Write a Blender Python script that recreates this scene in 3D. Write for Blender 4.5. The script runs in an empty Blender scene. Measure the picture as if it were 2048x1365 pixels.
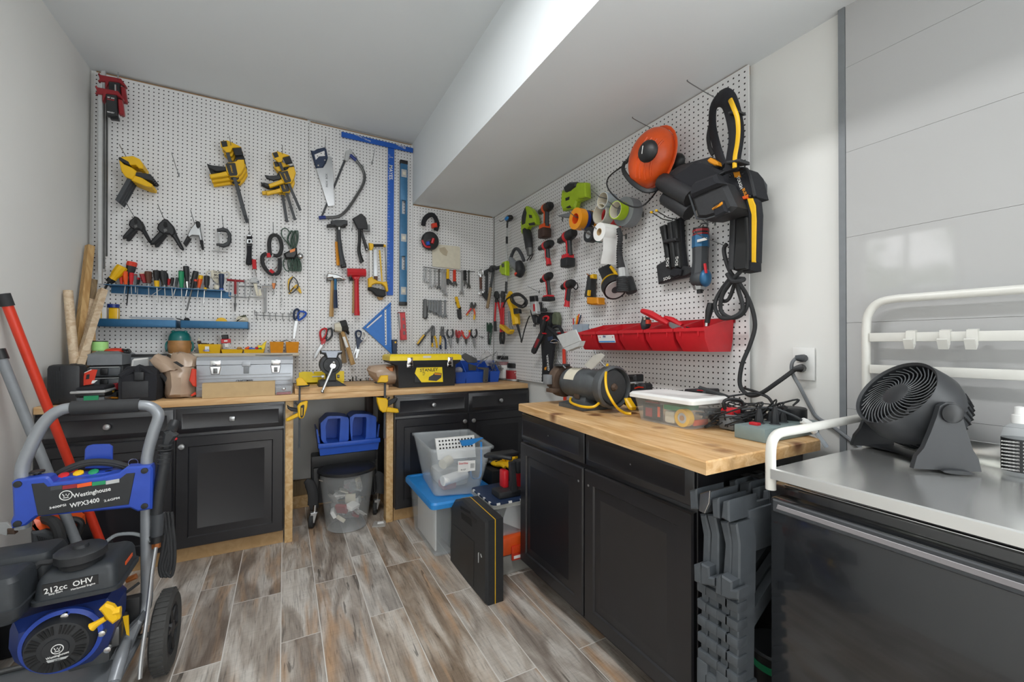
import bpy, bmesh, math, random
from mathutils import Matrix, Vector
random.seed(7)
S = bpy.context.scene
COL = S.collection
PI = math.pi
V = Vector
# ---------------- camera
CAMZ = 1.22
F_PX = 840.0
YAW, PITCH, ROLL = 0.4967, 0.00877, 0.00267
cy, sy, cp, sp = math.cos(YAW), math.sin(YAW), math.cos(PITCH), math.sin(PITCH)
CF = V((sy*cp, cy*cp, sp)); CR0 = V((cy, -sy, 0)); CU0 = CR0.cross(CF)
CR = CR0*math.cos(ROLL) + CU0*math.sin(ROLL); CU = CU0*math.cos(ROLL) - CR0*math.sin(ROLL)
CO = V((0, 0, CAMZ))
cam = bpy.data.objects.new('camera', bpy.data.cameras.new('camera')); COL.objects.link(cam)
cm = Matrix.Identity(4)
for i in range(3):
    cm[i][0], cm[i][1], cm[i][2], cm[i][3] = CR[i], CU[i], -CF[i], CO[i]
cam.matrix_world = cm
cam.data.sensor_width = 36; cam.data.lens = F_PX/2048*36; cam.data.clip_start = .02
S.camera = cam
# ---------------- world, lights, exposure
vs = S.view_settings
vs.view_transform = 'Standard'; vs.look = 'None'; vs.exposure = 0.0; vs.gamma = 1; vs.use_curve_mapping = False
wd = bpy.data.worlds.new('sky'); S.world = wd; wd.use_nodes = True
nt = wd.node_tree; N = nt.nodes; bg = N['Background']
tc = N.new('ShaderNodeTexCoord'); no = N.new('ShaderNodeTexNoise'); no.inputs['Scale'].default_value = 22; no.inputs['Detail'].default_value = 6
nt.links.new(tc.outputs['Generated'], no.inputs['Vector'])
rp = N.new('ShaderNodeValToRGB'); nt.links.new(no.outputs['Fac'], rp.inputs['Fac'])
rp.color_ramp.elements[0].position = .46; rp.color_ramp.elements[0].color = (.16, .2, .13, 1)
rp.color_ramp.elements[1].position = .6; rp.color_ramp.elements[1].color = (1, 1, 1, 1)
nt.links.new(rp.outputs['Color'], bg.inputs['Color']); bg.inputs['Strength'].default_value = 5
def area(name, loc, size, power, rot=(0, 0, 0), col=(1, 1, 1), spread=None):
    l = bpy.data.lights.new(name, 'AREA'); l.shape = 'RECTANGLE'; l.size, l.size_y = size; l.energy = power; l.color = col
    if spread: l.spread = spread
    o = bpy.data.objects.new(name, l); COL.objects.link(o); o.location = loc; o.rotation_euler = rot
area('workshop_lamp', (.16, 1.0, 2.86), (.16, 1.1), 27.5, col=(1, 1, 1))
area('rear_fill_light', (.2, -2.6, 1.25), (2.6, 2.2), 20, rot=(PI/2, 0, 0))  # added fill light behind the camera, no real doorway there
area('side_fill_light', (1.7, -1.1, 1.5), (1.4, 1.6), 76, rot=(0, PI/2, 0), col=(.93, .975, 1))  # added fill light on the unseen right side, not a known window
# ---------------- materials
def lin(h):
    h = h.lstrip('#'); c = [int(h[i:i+2], 16)/255 for i in (0, 2, 4)]
    return [x/12.92 if x <= .04045 else ((x+.055)/1.055)**2.4 for x in c] + [1]
MATS = {}
def nodes(name):
    m = bpy.data.materials.new(name); m.use_nodes = True; MATS[name] = m
    return m, m.node_tree.nodes, m.node_tree.links, m.node_tree.nodes['Principled BSDF']
def mt(name, col, rough=.5, metal=0, var=.06, scale=30, bump=0, coat=0, spec=.5, alpha=1, sx=(1, 1, 1)):
    m, n, l, b = nodes(name); c = lin(col)
    t = n.new('ShaderNodeTexCoord'); mp = n.new('ShaderNodeMapping'); mp.inputs['Scale'].default_value = sx
    x = n.new('ShaderNodeTexNoise'); x.inputs['Scale'].default_value = scale; x.inputs['Detail'].default_value = 4
    l.new(t.outputs['Object'], mp.inputs['Vector']); l.new(mp.outputs[0], x.inputs['Vector'])
    r = n.new('ShaderNodeMix'); r.data_type = 'RGBA'
    r.inputs['A'].default_value = [v*(1-var*2) for v in c[:3]]+[1]; r.inputs['B'].default_value = [min(1, v*(1+var*2)) for v in c[:3]]+[1]
    l.new(x.outputs['Fac'], r.inputs['Factor']); l.new(r.outputs['Result'], b.inputs['Base Color'])
    b.inputs['Roughness'].default_value = rough; b.inputs['Metallic'].default_value = metal
    b.inputs['Specular IOR Level'].default_value = spec; b.inputs['Coat Weight'].default_value = coat
    if bump:
        bp = n.new('ShaderNodeBump'); bp.inputs['Strength'].default_value = bump; bp.inputs['Distance'].default_value = .002
        l.new(x.outputs['Fac'], bp.inputs['Height']); l.new(bp.outputs[0], b.inputs['Normal'])
    if alpha < 1:
        tr = n.new('ShaderNodeBsdfTransparent'); mx = n.new('ShaderNodeMixShader'); mx.inputs[0].default_value = alpha
        o = n['Material Output']; l.new(tr.outputs[0], mx.inputs[1]); l.new(b.outputs[0], mx.inputs[2]); l.new(mx.outputs[0], o.inputs[0])
    return m
for a in [('wall', 'e3e3e0', .85, 0, .02, 2), ('ceil', 'e3e8eb', .9, 0, .015, 1.5), ('board_edge', '9a7b5a', .8), ('black', '1c1d1f', .45, 0, .1),
 ('plastic_black', '242629', .5, 0, .12, 60, .1), ('rubber', '2b2c2e', .75, 0, .1), ('grey_dark', '3c3f43', .55), ('grey', '7c8084', .5), ('grey_light', 'b4b6b6', .5),
 ('steel', 'b9bbbd', .32, .9, .05), ('steel_dark', '6a6b6b', .4, .85, .12), ('chrome', 'd6d7d8', .15, 1), ('wire', '8d8f90', .4, .8), ('cast', '3f4143', .6, .3, .15, 40, .2),
 ('yellow', 'e5b40f', .4, 0, .05), ('yellow_bright', 'f3d51a', .4), ('orange', 'e2571d', .35, 0, .06), ('orange_amber', 'dd8f14', .45), ('red', 'c4202a', .35, 0, .06), ('red_dull', '8f2028', .5, 0, .1),
 ('red_orange', 'd33a22', .4), ('blue', '2152b6', .4, 0, .06), ('blue_deep', '16307c', .4, 0, .1), ('blue_tool', '2a6fb8', .4, .2, .06), ('blue_steel', '2f668f', .4, .3, .1), ('blue_level', '3b7098', .4, .2, .1),
 ('blue_square', '2a72c4', .45, .1, .06), ('blue_navy', '20304c', .45), ('blue_bright', '2a86cf', .4), ('lime', 'a6c51c', .45, 0, .06), ('lime_line', 'a8e08a', .6), ('green', '1d8a5c', .4), ('green_dark', '2f4a3c', .5), ('teal', '1a6a68', .25),
 ('white', 'e6e6e4', .4, 0, .02), ('white_gloss', 'dcdcda', .2, 0, .02), ('white_frame', 'dddcd6', .3, 0, .02), ('paper', 'eeeeec', .9, 0, .03), ('cream', 'd8d2bf', .6), ('brown', '5a3524', .5, 0, .15), ('copper', 'b06a3a', .4, .5),
 ('fabric_black', '202126', .9, 0, .2, 300, .4), ('leather', '2a2b2e', .6, 0, .15, 80, .2), ('cardboard', 'c0a47a', .85, 0, .05), ('tan_bag', 'b59c86', .35, 0, .12, 20), ('brown_dark', '3d2a22', .5, 0, .2),
 ('grinder', '54585b', .45, .2, .2, 25), ('rust', '5b4a3e', .7, .3, .3, 30), ('switch_box', '7f8f8f', .45, .1), ('fan', '2f3134', .45, 0, .05), ('silver_box', 'a9adb3', .35, .3, .04), ('skin_tan', 'c69f72', .5), ('olive', '5c6350', .9, 0, .1),
 ('tyre', '3d3d3c', .8, 0, .1),
 ('pw_black', '2b2f33', .5, 0, .12, 60, .15), ('pw_grey', '8c9095', .35, .3, .04), ('pw_blue', '2747a8', .4, 0, .06), ('pw_navy', '182c68', .4), ('gap', '101011', .8), ('stain', 'b07f4c', .5, 0, .2)]:
    mt(*a)
mt('clear', 'dfe6ea', .2, alpha=.21, var=.02); mt('clear_blue', 'b9c9d8', .3, alpha=.4, var=.02); mt('clear_dark', '6a7075', .25, alpha=.6); mt('frost', 'cfcfc9', .4, alpha=.4, var=.02); mt('mesh', '303234', .6, alpha=.25)
mt('bag_clear', 'd9d6d2', .2, alpha=.45, var=.1); mt('bag_tan', 'b9a08a', .3, alpha=.88, var=.12, scale=12, bump=.3); mt('shield', 'c8c6be', .35, alpha=.75, var=.1)
def M(n): return MATS[n]
def wood(name, c1, c2, sc=(1, 14, 14), knots=0, rough=.6):
    m, n, l, b = nodes(name)
    t = n.new('ShaderNodeTexCoord'); mp = n.new('ShaderNodeMapping'); mp.inputs['Scale'].default_value = sc
    l.new(t.outputs['Object'], mp.inputs['Vector'])
    x = n.new('ShaderNodeTexNoise'); x.inputs['Scale'].default_value = 3; x.inputs['Detail'].default_value = 8; x.inputs['Distortion'].default_value = 1.2
    l.new(mp.outputs[0], x.inputs['Vector'])
    r = n.new('ShaderNodeValToRGB'); e = r.color_ramp.elements; e[0].position = .35; e[0].color = lin(c1); e[1].position = .65; e[1].color = lin(c2)
    l.new(x.outputs['Fac'], r.inputs['Fac']); out = r.outputs['Color']
    if knots:
        v = n.new('ShaderNodeTexVoronoi'); v.inputs['Scale'].default_value = knots; l.new(t.outputs['Object'], v.inputs['Vector'])
        k = n.new('ShaderNodeValToRGB'); k.color_ramp.elements[0].position = .08; k.color_ramp.elements[0].color = (1, 1, 1, 1); k.color_ramp.elements[1].position = .22; k.color_ramp.elements[1].color = (0, 0, 0, 1)
        l.new(v.outputs['Distance'], k.inputs['Fac']); mx = n.new('ShaderNodeMix'); mx.data_type = 'RGBA'; mx.inputs['B'].default_value = lin('7a5236')
        l.new(k.outputs['Color'], mx.inputs['Factor']); l.new(out, mx.inputs['A']); out = mx.outputs['Result']
    l.new(out, b.inputs['Base Color']); b.inputs['Roughness'].default_value = rough
wood('pine', 'c69a68', 'dcb98a', (1.2, 9, 14)); wood('worktop', 'c2955f', 'dfbb8c', (9, 1, 14), knots=5, rough=.4); wood('stud', 'c49a64', 'dcbd8c', (9, 9, .7), knots=2)
wood('stick', 'bfa384', 'd9c6aa', (12, 12, 1)); wood('handle_wood', 'a9824e', 'c9a672', (14, 1, 14)); wood('mdf', 'a8865a', 'b8966a', (5, 5, 5)); wood('old_wood', '7c6750', '94805f', (14, 1, 14)); wood('shelf_wood', 'c8bca8', 'd8cfbd', (1, 12, 12))
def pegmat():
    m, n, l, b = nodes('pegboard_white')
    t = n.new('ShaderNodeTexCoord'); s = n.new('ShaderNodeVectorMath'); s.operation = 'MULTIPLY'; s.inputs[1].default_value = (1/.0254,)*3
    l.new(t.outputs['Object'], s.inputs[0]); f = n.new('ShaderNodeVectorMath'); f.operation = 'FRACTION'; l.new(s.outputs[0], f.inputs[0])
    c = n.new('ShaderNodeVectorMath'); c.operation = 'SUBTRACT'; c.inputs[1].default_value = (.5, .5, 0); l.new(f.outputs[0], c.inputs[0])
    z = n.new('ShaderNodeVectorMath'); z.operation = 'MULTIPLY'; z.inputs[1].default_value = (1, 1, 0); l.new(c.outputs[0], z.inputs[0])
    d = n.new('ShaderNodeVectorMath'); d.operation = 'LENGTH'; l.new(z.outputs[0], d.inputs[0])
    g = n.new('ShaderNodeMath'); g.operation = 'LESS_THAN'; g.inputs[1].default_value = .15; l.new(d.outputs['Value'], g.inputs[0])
    mx = n.new('ShaderNodeMix'); mx.data_type = 'RGBA'; mx.inputs['A'].default_value = lin('e4e4e4'); mx.inputs['B'].default_value = lin('141414')  # hole shade painted as near-black dots in the sheet colour
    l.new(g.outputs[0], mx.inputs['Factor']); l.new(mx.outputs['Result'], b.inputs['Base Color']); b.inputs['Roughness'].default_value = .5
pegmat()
def floormat():
    m, n, l, b = nodes('wood_look_tile')
    def ma(op, a, c=None, d=None):
        x = n.new('ShaderNodeMath'); x.operation = op
        for i, v in enumerate((a, c, d)):
            if v is None: continue
            if isinstance(v, (int, float)): x.inputs[i].default_value = v
            else: l.new(v, x.inputs[i])
        return x.outputs[0]
    t = n.new('ShaderNodeTexCoord'); sp_ = n.new('ShaderNodeSeparateXYZ'); l.new(t.outputs['Object'], sp_.inputs[0])
    X, Y = sp_.outputs[0], sp_.outputs[1]
    xx = ma('ADD', X, .205+3.5); k = ma('FLOOR', ma('DIVIDE', xx, .35)); r = ma('SUBTRACT', xx, ma('MULTIPLY', k, .35))
    wide = ma('LESS_THAN', r, .2)
    dx = ma('MINIMUM', ma('MINIMUM', r, ma('ABSOLUTE', ma('SUBTRACT', r, .2))), ma('SUBTRACT', .35, r))
    row = ma('ADD', ma('MULTIPLY', k, 2), wide)
    off = ma('ADD', ma('MULTIPLY', wide, -.4), ma('MULTIPLY', ma('MODULO', ma('MULTIPLY', row, .37), 1.0), 0.0))
    yy = ma('ADD', ma('SUBTRACT', Y, 1.96), ma('ADD', 12.0, off))
    L = ma('ADD', .6, ma('MULTIPLY', wide, .6))
    j = ma('FLOOR', ma('DIVIDE', yy, L)); ry = ma('SUBTRACT', yy, ma('MULTIPLY', j, L))
    dy = ma('MINIMUM', ry, ma('SUBTRACT', L, ry))
    gr = ma('LESS_THAN', ma('MINIMUM', dx, dy), .0019)
    cb = n.new('ShaderNodeCombineXYZ'); l.new(row, cb.inputs[0]); l.new(j, cb.inputs[1])
    wn = n.new('ShaderNodeTexWhiteNoise'); wn.noise_dimensions = '2D'; l.new(cb.outputs[0], wn.inputs['Vector'])
    ofs = n.new('ShaderNodeVectorMath'); ofs.operation = 'MULTIPLY_ADD'; l.new(wn.outputs['Color'], ofs.inputs[0]); ofs.inputs[1].default_value = (40, 40, 40); l.new(t.outputs['Object'], ofs.inputs[2])
    def noise(scale, sxy, det=8, dist=0.):
        mp = n.new('ShaderNodeMapping'); mp.inputs['Scale'].default_value = (sxy[0], sxy[1], 1); l.new(ofs.outputs[0], mp.inputs['Vector'])
        x = n.new('ShaderNodeTexNoise'); x.inputs['Scale'].default_value = scale; x.inputs['Detail'].default_value = det; x.inputs['Distortion'].default_value = dist; l.new(mp.outputs[0], x.inputs['Vector']); return x.outputs['Fac']
    def ramp(f, pts):
        r_ = n.new('ShaderNodeValToRGB'); e = r_.color_ramp.elements
        while len(e) < len(pts): e.new(.5)
        for q, (p_, c_) in zip(e, pts): q.position = p_; q.color = lin(c_) if isinstance(c_, str) else (c_, c_, c_, 1)
        l.new(f, r_.inputs['Fac']); return r_.outputs['Color']
    def mix(f, a, c, mode='MIX'):
        x = n.new('ShaderNodeMix'); x.data_type = 'RGBA'; x.blend_type = mode
        for nm, v in (('Factor', f), ('A', a), ('B', c)):
            if isinstance(v, float): x.inputs[nm].default_value = v
            elif isinstance(v, str): x.inputs[nm].default_value = lin(v)
            else: l.new(v, x.inputs[nm])
        return x.outputs['Result']
    base = ramp(wn.outputs['Value'], [(0, 'b9b1a8'), (.25, '94887e'), (.5, 'c2bfba'), (.75, 'b39c82'), (1, '857a72')])
    patch = ramp(noise(3.0, (4, .8), 6, .9), [(.36, '66584e'), (.5, 'aca298'), (.62, 'dcd7d0')])
    c1 = mix(.6, base, patch)
    brn = ramp(noise(2.2, (6, .8), 4, .5), [(.52, 0.0), (.72, 1.0)])
    c2 = mix(brn, c1, 'b8987a')
    grain = ramp(noise(9, (16, .9), 12, 1.0), [(.28, .5), (.46, .96), (.75, 1.1)])
    c3 = mix(.85, c2, grain, 'MULTIPLY')
    crack = ramp(noise(2.6, (16, .7), 6, 1.6), [(.31, .25), (.335, 1.0)])
    c4 = mix(.75, c3, crack, 'MULTIPLY')
    saw = ramp(noise(14, (1.2, 16), 3, .3), [(.36, .82), (.52, 1.0)])
    c5 = mix(.5, c4, saw, 'MULTIPLY')
    fin = mix(gr, c5, 'd6d2cc')
    l.new(fin, b.inputs['Base Color']); b.inputs['Roughness'].default_value = .38; b.inputs['Specular IOR Level'].default_value = .4
    bp = n.new('ShaderNodeBump'); bp.inputs['Strength'].default_value = .25; bp.inputs['Distance'].default_value = .002; l.new(grain, bp.inputs['Height']); l.new(bp.outputs[0], b.inputs['Normal'])
floormat()
mt('cab_black', '1c1c20', .33, 0, .1, 12, 0, 0, .7)
mt('panel_white', 'b6b6b6', .05, 0, .01, 3, 0, 0, .5)
mt('fridge_black', '202225', .13, 0, .1, 6, 0, .3, .8)
mt('tray_steel', 'eeeeec', .2, .88, .03, 8); mt('blue_t', '1f5cba', .45, .1); mt('reflector', 'd2d3d2', .5, .3); mt('soft_stain', 'b9ad95', .7, 0, .15, 20); mt('clear_grey', 'd2d6d8', .25, alpha=.26); mt('speckle', '9aa0aa', .35, .4, .45, 420, .3); mt('saw_grey', '4b5055', .55, 0, .08, 40); mt('fan_bar', '5c5f62', .4); mt('fridge_grip', '8b888b', .35)

# ---------------- geometry helpers
Z = dict(Z1=(160, 120, 4.55), Z2=(400, 240, 5.6875), Z3=(600, 240, 5.688), Z4=(600, 400, 4.876), Z5=(200, 390, 4.876), Z6=(160, 500, 6.203), Z7=(430, 540, 7.186), Z8=(600, 580, 6.5),
 A1=(820, 400, 6.204), A2=(820, 580, 6.0235), A3=(960, 400, 4.265), A4=(1080, 340, 4.875), A5=(1200, 160, 4.55), A6=(1280, 380, 4.877), A7=(1080, 600, 4.876), A8=(1240, 720, 4.452),
 C1=(60, 660, 6.0235), C2=(360, 660, 5.689), C3=(720, 680, 5.689), C4=(560, 740, 4.013), C5=(780, 820, 3.33), C6=(0, 780, 4.55), C7=(0, 1020, 3.955), C8=(1370, 940, 3.212),
 D1=(1540, 680, 3.413), D2=(1660, 500, 5.25), D3=(1480, 0, 2.7306), D4=(0, 560, 2.275), D5=(320, 780, 3.79), D6=(1020, 790, 2.375), D8=(1480, 560, 3.793), P=(0, 0, 1))
zc = [0, 0, 1]
def z(n): zc[:] = Z[n]
PEGY, PEGX = 3.536, 1.723
def frame(o, u, v):
    u = V(u).normalized(); v = V(v).normalized(); w = u.cross(v); m = Matrix.Identity(4)
    for i in range(3): m[i][0], m[i][1], m[i][2], m[i][3] = u[i], v[i], w[i], o[i]
    return m
FB = frame((0, PEGY, 0), (1, 0, 0), (0, 0, 1))
FR = frame((PEGX, 0, 0), (0, -1, 0), (0, 0, 1))
FH = frame((0, 0, 0), (1, 0, 0), (0, 1, 0))
def yawframe(x, y, zz, a):        # vertical frame whose outward normal is turned by a degrees about z
    a = math.radians(a); return frame((x, y, zz), (math.cos(a), math.sin(a), 0), (0, 0, 1))
def hit(fr, x, y, w):
    x = zc[0]+x/zc[2]; y = zc[1]+y/zc[2]
    d = CF + CR*((x-1024)/F_PX) - CU*((y-682.5)/F_PX)
    mi = fr.inverted(); o = mi @ CO; d = mi.to_3x3() @ d; t = (w-o.z)/d.z; p = o + d*t
    return (p.x, p.y)
def nums(st): return [tuple(float(q) for q in s.split(',')) for s in st.split()]
def catmull(p, k, closed=False):
    if k < 2: return p
    n = len(p); out = []
    for i in range(n if closed else n-1):
        g = (lambda j: p[j % n]) if closed else (lambda j: p[min(max(j, 0), n-1)])
        a, b, c, d = g(i-1), g(i), g(i+1), g(i+2)
        for s in range(k):
            t = s/k
            out.append(.5*((2*b)+(c-a)*t+(2*a-5*b+4*c-d)*t*t+(3*b-a-3*c+d)*t**3))
    if not closed: out.append(p[-1])
    return out
def inset(p, d):
    n = len(p); ar = sum(p[i][0]*p[(i+1) % n][1]-p[(i+1) % n][0]*p[i][1] for i in range(n)); sg = 1 if ar > 0 else -1; out = []
    for i in range(n):
        a, b, c = V(p[i-1]), V(p[i]), V(p[(i+1) % n]); e1 = (b-a); e2 = (c-b)
        if e1.length < 1e-7 or e2.length < 1e-7: out.append(tuple(b)); continue
        e1.normalize(); e2.normalize(); n1 = V((-e1.y, e1.x)); n2 = V((-e2.y, e2.x)); s = n1+n2
        s = s/max(s.length_squared/2, .5) if s.length > 1e-6 else n1
        out.append(tuple(b+s*d*sg))
    return out
class MB:
    def __init__(s): s.v = []; s.f = []; s.X = None
    def add(s, vs_, fs):
        o = len(s.v); s.v += [V(q) if s.X is None else s.X @ V(q) for q in vs_]; s.f += [tuple(i+o for i in f) for f in fs]; return s
    def ext(s, p, w0, w1, bev=0, back=None):
        n = len(p); ar = sum(p[i][0]*p[(i+1) % n][1]-p[(i+1) % n][0]*p[i][1] for i in range(n))
        if ar < 0: p = p[::-1]; back = back and back[::-1]
        bk = back or p; L = [[(x, y, w0) for x, y in bk]]
        if bev: L.append([(x, y, w1-bev) for x, y in p]); L.append([(x, y, w1) for x, y in inset(p, bev)])
        else: L.append([(x, y, w1) for x, y in p])
        return s.loft(L)
    def loft(s, L, caps=True, closed=False):
        n = len(L[0]); vs_ = [q for r in L for q in r]; fs = []; m = len(L)
        for k in range(m if closed else m-1):
            a, b = k*n, ((k+1) % m)*n
            fs += [(a+i, a+(i+1) % n, b+(i+1) % n, b+i) for i in range(n)]
        if caps and not closed: fs += [tuple(range(n))[::-1], tuple(range((m-1)*n, m*n))]
        return s.add(vs_, fs)
    def tube(s, pts, r, n=8, k=1, closed=False, flat=1., up=None):
        P = catmull([V(q) for q in pts], k, closed); m = len(P); L = []
        R = r if isinstance(r, (list, tuple)) else None; pu = None
        for i in range(m):
            a = P[i-1] if (i or closed) else P[i]; b = P[(i+1) % m] if (i < m-1 or closed) else P[i]
            t = (b-a)
            t = t.normalized() if t.length > 1e-9 else V((0, 0, 1))
            if pu is None: pu = V(up) if up else (V((0, 0, 1)) if abs(t.z) < .9 else V((1, 0, 0)))
            sd = t.cross(pu)
            if sd.length < 1e-6: sd = t.orthogonal()
            sd.normalize(); u2 = sd.cross(t).normalized(); pu = u2
            if R: q = i/(m-1)*(len(R)-1); j = min(int(q), len(R)-2); rr = R[j]+(R[j+1]-R[j])*(q-j)
            else: rr = r
            L.append([tuple(P[i]+sd*math.cos(2*PI*h/n)*rr+u2*math.sin(2*PI*h/n)*rr*flat) for h in range(n)])
        return s.loft(L, True, closed)
    def cyl(s, a, b, r, r2=None, n=14): return s.tube([a, b], [r, r if r2 is None else r2], n)
    def box(s, c, d, bev=0, R=None):
        bm = bmesh.new(); bmesh.ops.create_cube(bm, size=1); bmesh.ops.scale(bm, vec=d, verts=bm.verts)
        if bev: bmesh.ops.bevel(bm, geom=bm.edges[:], offset=min(bev, min(d)*.48), segments=2, affect='EDGES', profile=.5)
        if R is not None: bmesh.ops.transform(bm, matrix=R, verts=bm.verts)
        s.add([v.co+V(c) for v in bm.verts], [tuple(v.index for v in f.verts) for f in bm.faces]); bm.free(); return s
    def bx(s, u0, u1, v0, v1, w0, w1, bev=0): return s.box(((u0+u1)/2, (v0+v1)/2, (w0+w1)/2), (abs(u1-u0), abs(v1-v0), abs(w1-w0)), bev)
    def ell(s, c, d, R=None, nu=16, nv=10, z0=-1., z1=1.):
        L = []
        a0, a1 = math.asin(z0), math.asin(z1)
        for j in range(nv+1):
            t = a0+(a1-a0)*j/nv; rr = max(math.cos(t), 1e-3); q = []
            for i in range(nu):
                p = V((d[0]*rr*math.cos(2*PI*i/nu), d[1]*rr*math.sin(2*PI*i/nu), d[2]*math.sin(t)))
                q.append(tuple((R @ p if R is not None else p)+V(c)))
            L.append(q)
        return s.loft(L)
    def lathe(s, c, ax, prof, n=20, caps=True, sq=None):
        ax = V(ax).normalized(); sd = ax.orthogonal().normalized(); up = ax.cross(sd); c = V(c); L = []
        for r, h in prof:
            r = max(r, 1e-4); L.append([tuple(c+ax*h+sd*math.cos(2*PI*i/n)*r+up*math.sin(2*PI*i/n)*r) for i in range(n)])
        return s.loft(L, caps)
    def ring(s, po, pi_, w0, w1):         # frame between two outlines of equal length
        return s.loft([[(x, y, w0) for x, y in po], [(x, y, w1) for x, y in po], [(x, y, w1) for x, y in pi_], [(x, y, w0) for x, y in pi_]], False, True)
    def panel(s, u0, u1, v0, v1, w, prof):        # raised panel front: list of (inset, height)
        L = [[(u0, v0, 0+w), (u1, v0, w), (u1, v1, w), (u0, v1, w)]]
        for d, hh in prof: L.append([(u0+d, v0+d, w+hh), (u1-d, v0+d, w+hh), (u1-d, v1-d, w+hh), (u0+d, v1-d, w+hh)])
        return s.loft(L)
ALL = []
class T:
    def __init__(s, name, label, cat=None, fr=FB, group=None, kind=None):
        s.n, s.l, s.c, s.fr, s.g, s.k = name, label, cat, fr, group, kind; s.parts = []; s.copies = []; ALL.append(s)
    def __call__(s, st, w=0): return [hit(s.fr, a[0], a[1], w) for a in nums(st)]
    def p3(s, st, w=0):
        out = []
        for a in nums(st):
            ww = a[2] if len(a) > 2 else w; u, v = hit(s.fr, a[0], a[1], ww); out.append((u, v, ww))
        return out
    def p(s, name, mat, up=None, label=None, ang=.6):
        m = MB(); s.parts.append([m, name, mat, up, label, ang]); return m
    def txt(s, st, size, pos, mat='white', rot=0, up=None, name='lettering', al='CENTER', R=None, ex=.0004, sx=1):
        s.parts.append([(st, size, pos, rot, al, R, ex, sx), name, mat, up, None, 0])
    def copy(s, label, d=(0, 0, 0), rot=0, sc=1): s.copies.append((label, d, rot, sc)); return s
    def flush(s):
        vs_ = [q for p_ in s.parts if isinstance(p_[0], MB) for q in p_[0].v]
        wv = [s.fr @ q for q in vs_]; lo = [min(q[i] for q in wv) for i in range(3)]; hi = [max(q[i] for q in wv) for i in range(3)]
        c = s.fr.inverted() @ V(((lo[0]+hi[0])/2, (lo[1]+hi[1])/2, lo[2]))
        c = getattr(s, 'org', None) or c
        base = s.fr @ Matrix.Translation(c); objs = {}
        one = len([p_ for p_ in s.parts if p_[3] is None]) == 1 and isinstance(s.parts[0][0], MB)
        root = None
        if not one:
            root = bpy.data.objects.new(s.n, None); root.empty_display_size = .05; COL.objects.link(root); root.matrix_world = base
        for p_ in s.parts:
            g, nm, mat, up, lab, ang = p_
            if isinstance(g, MB):
                me = bpy.data.meshes.new(nm); me.from_pydata([tuple(q-c) for q in g.v], [], g.f); me.materials.append(M(mat))
                bm = bmesh.new(); bm.from_mesh(me); bmesh.ops.recalc_face_normals(bm, faces=bm.faces[:]); bm.to_mesh(me); bm.free()
                me.polygons.foreach_set('use_smooth', [True]*len(me.polygons)); me.set_sharp_from_angle(angle=ang); me.update()
                isroot = one and up is None
                o = bpy.data.objects.new(s.n if isroot else nm, me)
            else:
                st, size, pos, rot, al, R, ex, sx = g; isroot = False
                cu = bpy.data.curves.new(nm, 'FONT'); cu.body = st; cu.size = size; cu.align_x = al; cu.align_y = 'CENTER'; cu.extrude = ex; cu.materials.append(M(mat)); cu.resolution_u = 2; cu.offset = size*.012
                fo = bpy.data.objects.new(nm, cu); o = bpy.data.objects.new(nm, bpy.data.meshes.new_from_object(fo)); bpy.data.objects.remove(fo)
                o.matrix_local = Matrix.Translation(V(pos)-c) @ (R.to_4x4() if R is not None else Matrix.Identity(4)) @ Matrix.Rotation(rot, 4, 'Z') @ Matrix.Diagonal((sx, 1, 1, 1))
            COL.objects.link(o); objs[id(g)] = o
            if isroot: o.matrix_world = base; root = o
            else: o.parent = objs[id(up)] if up is not None else root
            if lab: o['label'] = lab
        if s.k: root['kind'] = s.k
        if s.l: root['label'] = s.l
        if s.c: root['category'] = s.c
        if s.g: root['group'] = s.g
        s.root = root
        for label, d, rot, sc in s.copies:
            m = base @ Matrix.Translation(d) @ Matrix.Rotation(rot, 4, 'Z') @ Matrix.Scale(sc, 4)
            r = dup(root); r.matrix_world = m; r['label'] = label
def dup(o, parent=None):
    c = o.copy(); COL.objects.link(c); c.parent = parent
    for ch in o.children: dup(ch, c)
    return c
def struct(name, mat, fn, fr=FH):
    t = T(name, None, None, fr, kind='structure'); fn(t.p(name, mat)); return t

# ---------------- the room
XL, XR, YB, YF, ZC = -1.075, 1.751, 3.562, -2.7, 2.935
struct('floor', 'wood_look_tile', lambda m: m.bx(XL-.15, XR+.15, YF-.15, YB+.15, -.1, 0)).org = V((0, 0, 1e-6))
struct('ceiling', 'ceil', lambda m: m.bx(XL-.15, XR+.15, YF-.15, YB+.15, ZC, ZC+.1))
struct('ceiling_soffit', 'ceil', lambda m: m.bx(.953, XR, YF, YB, 2.418, ZC))
struct('wall_back', 'wall', lambda m: m.bx(XL-.15, XR+.15, YB, YB+.15, 0, ZC))
struct('wall_front', 'wall', lambda m: m.bx(XL-.15, XR+.15, YF-.15, YF, 0, ZC))
struct('wall_right', 'wall', lambda m: m.bx(XR, XR+.15, YF, YB, 0, ZC))
def wl(m):
    a, b, c, d = 1.2, 1.84, 1.66, 2.2
    m.bx(XL-.15, XL, YF, a, 0, ZC); m.bx(XL-.15, XL, b, YB, 0, ZC); m.bx(XL-.15, XL, a, b, 0, c); m.bx(XL-.15, XL, a, b, d, ZC)
struct('wall_left', 'wall', wl)
t = struct('window_1', 'white', lambda m: [m.bx(XL-.08, XL-.03, a, b, c, d) for a, b, c, d in ((1.2, 1.235, 1.66, 2.2), (1.805, 1.84, 1.66, 2.2), (1.2, 1.84, 1.66, 1.695), (1.2, 1.84, 2.165, 2.2), (1.51, 1.53, 1.66, 2.2))])
t.parts[0][1] = 'window_frame'
def fr_(name, a): t = struct(name, 'white', lambda m: [m.bx(*q) for q in a]); t.parts[0][1] = name.split('_')[0]+'_frame'
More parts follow.
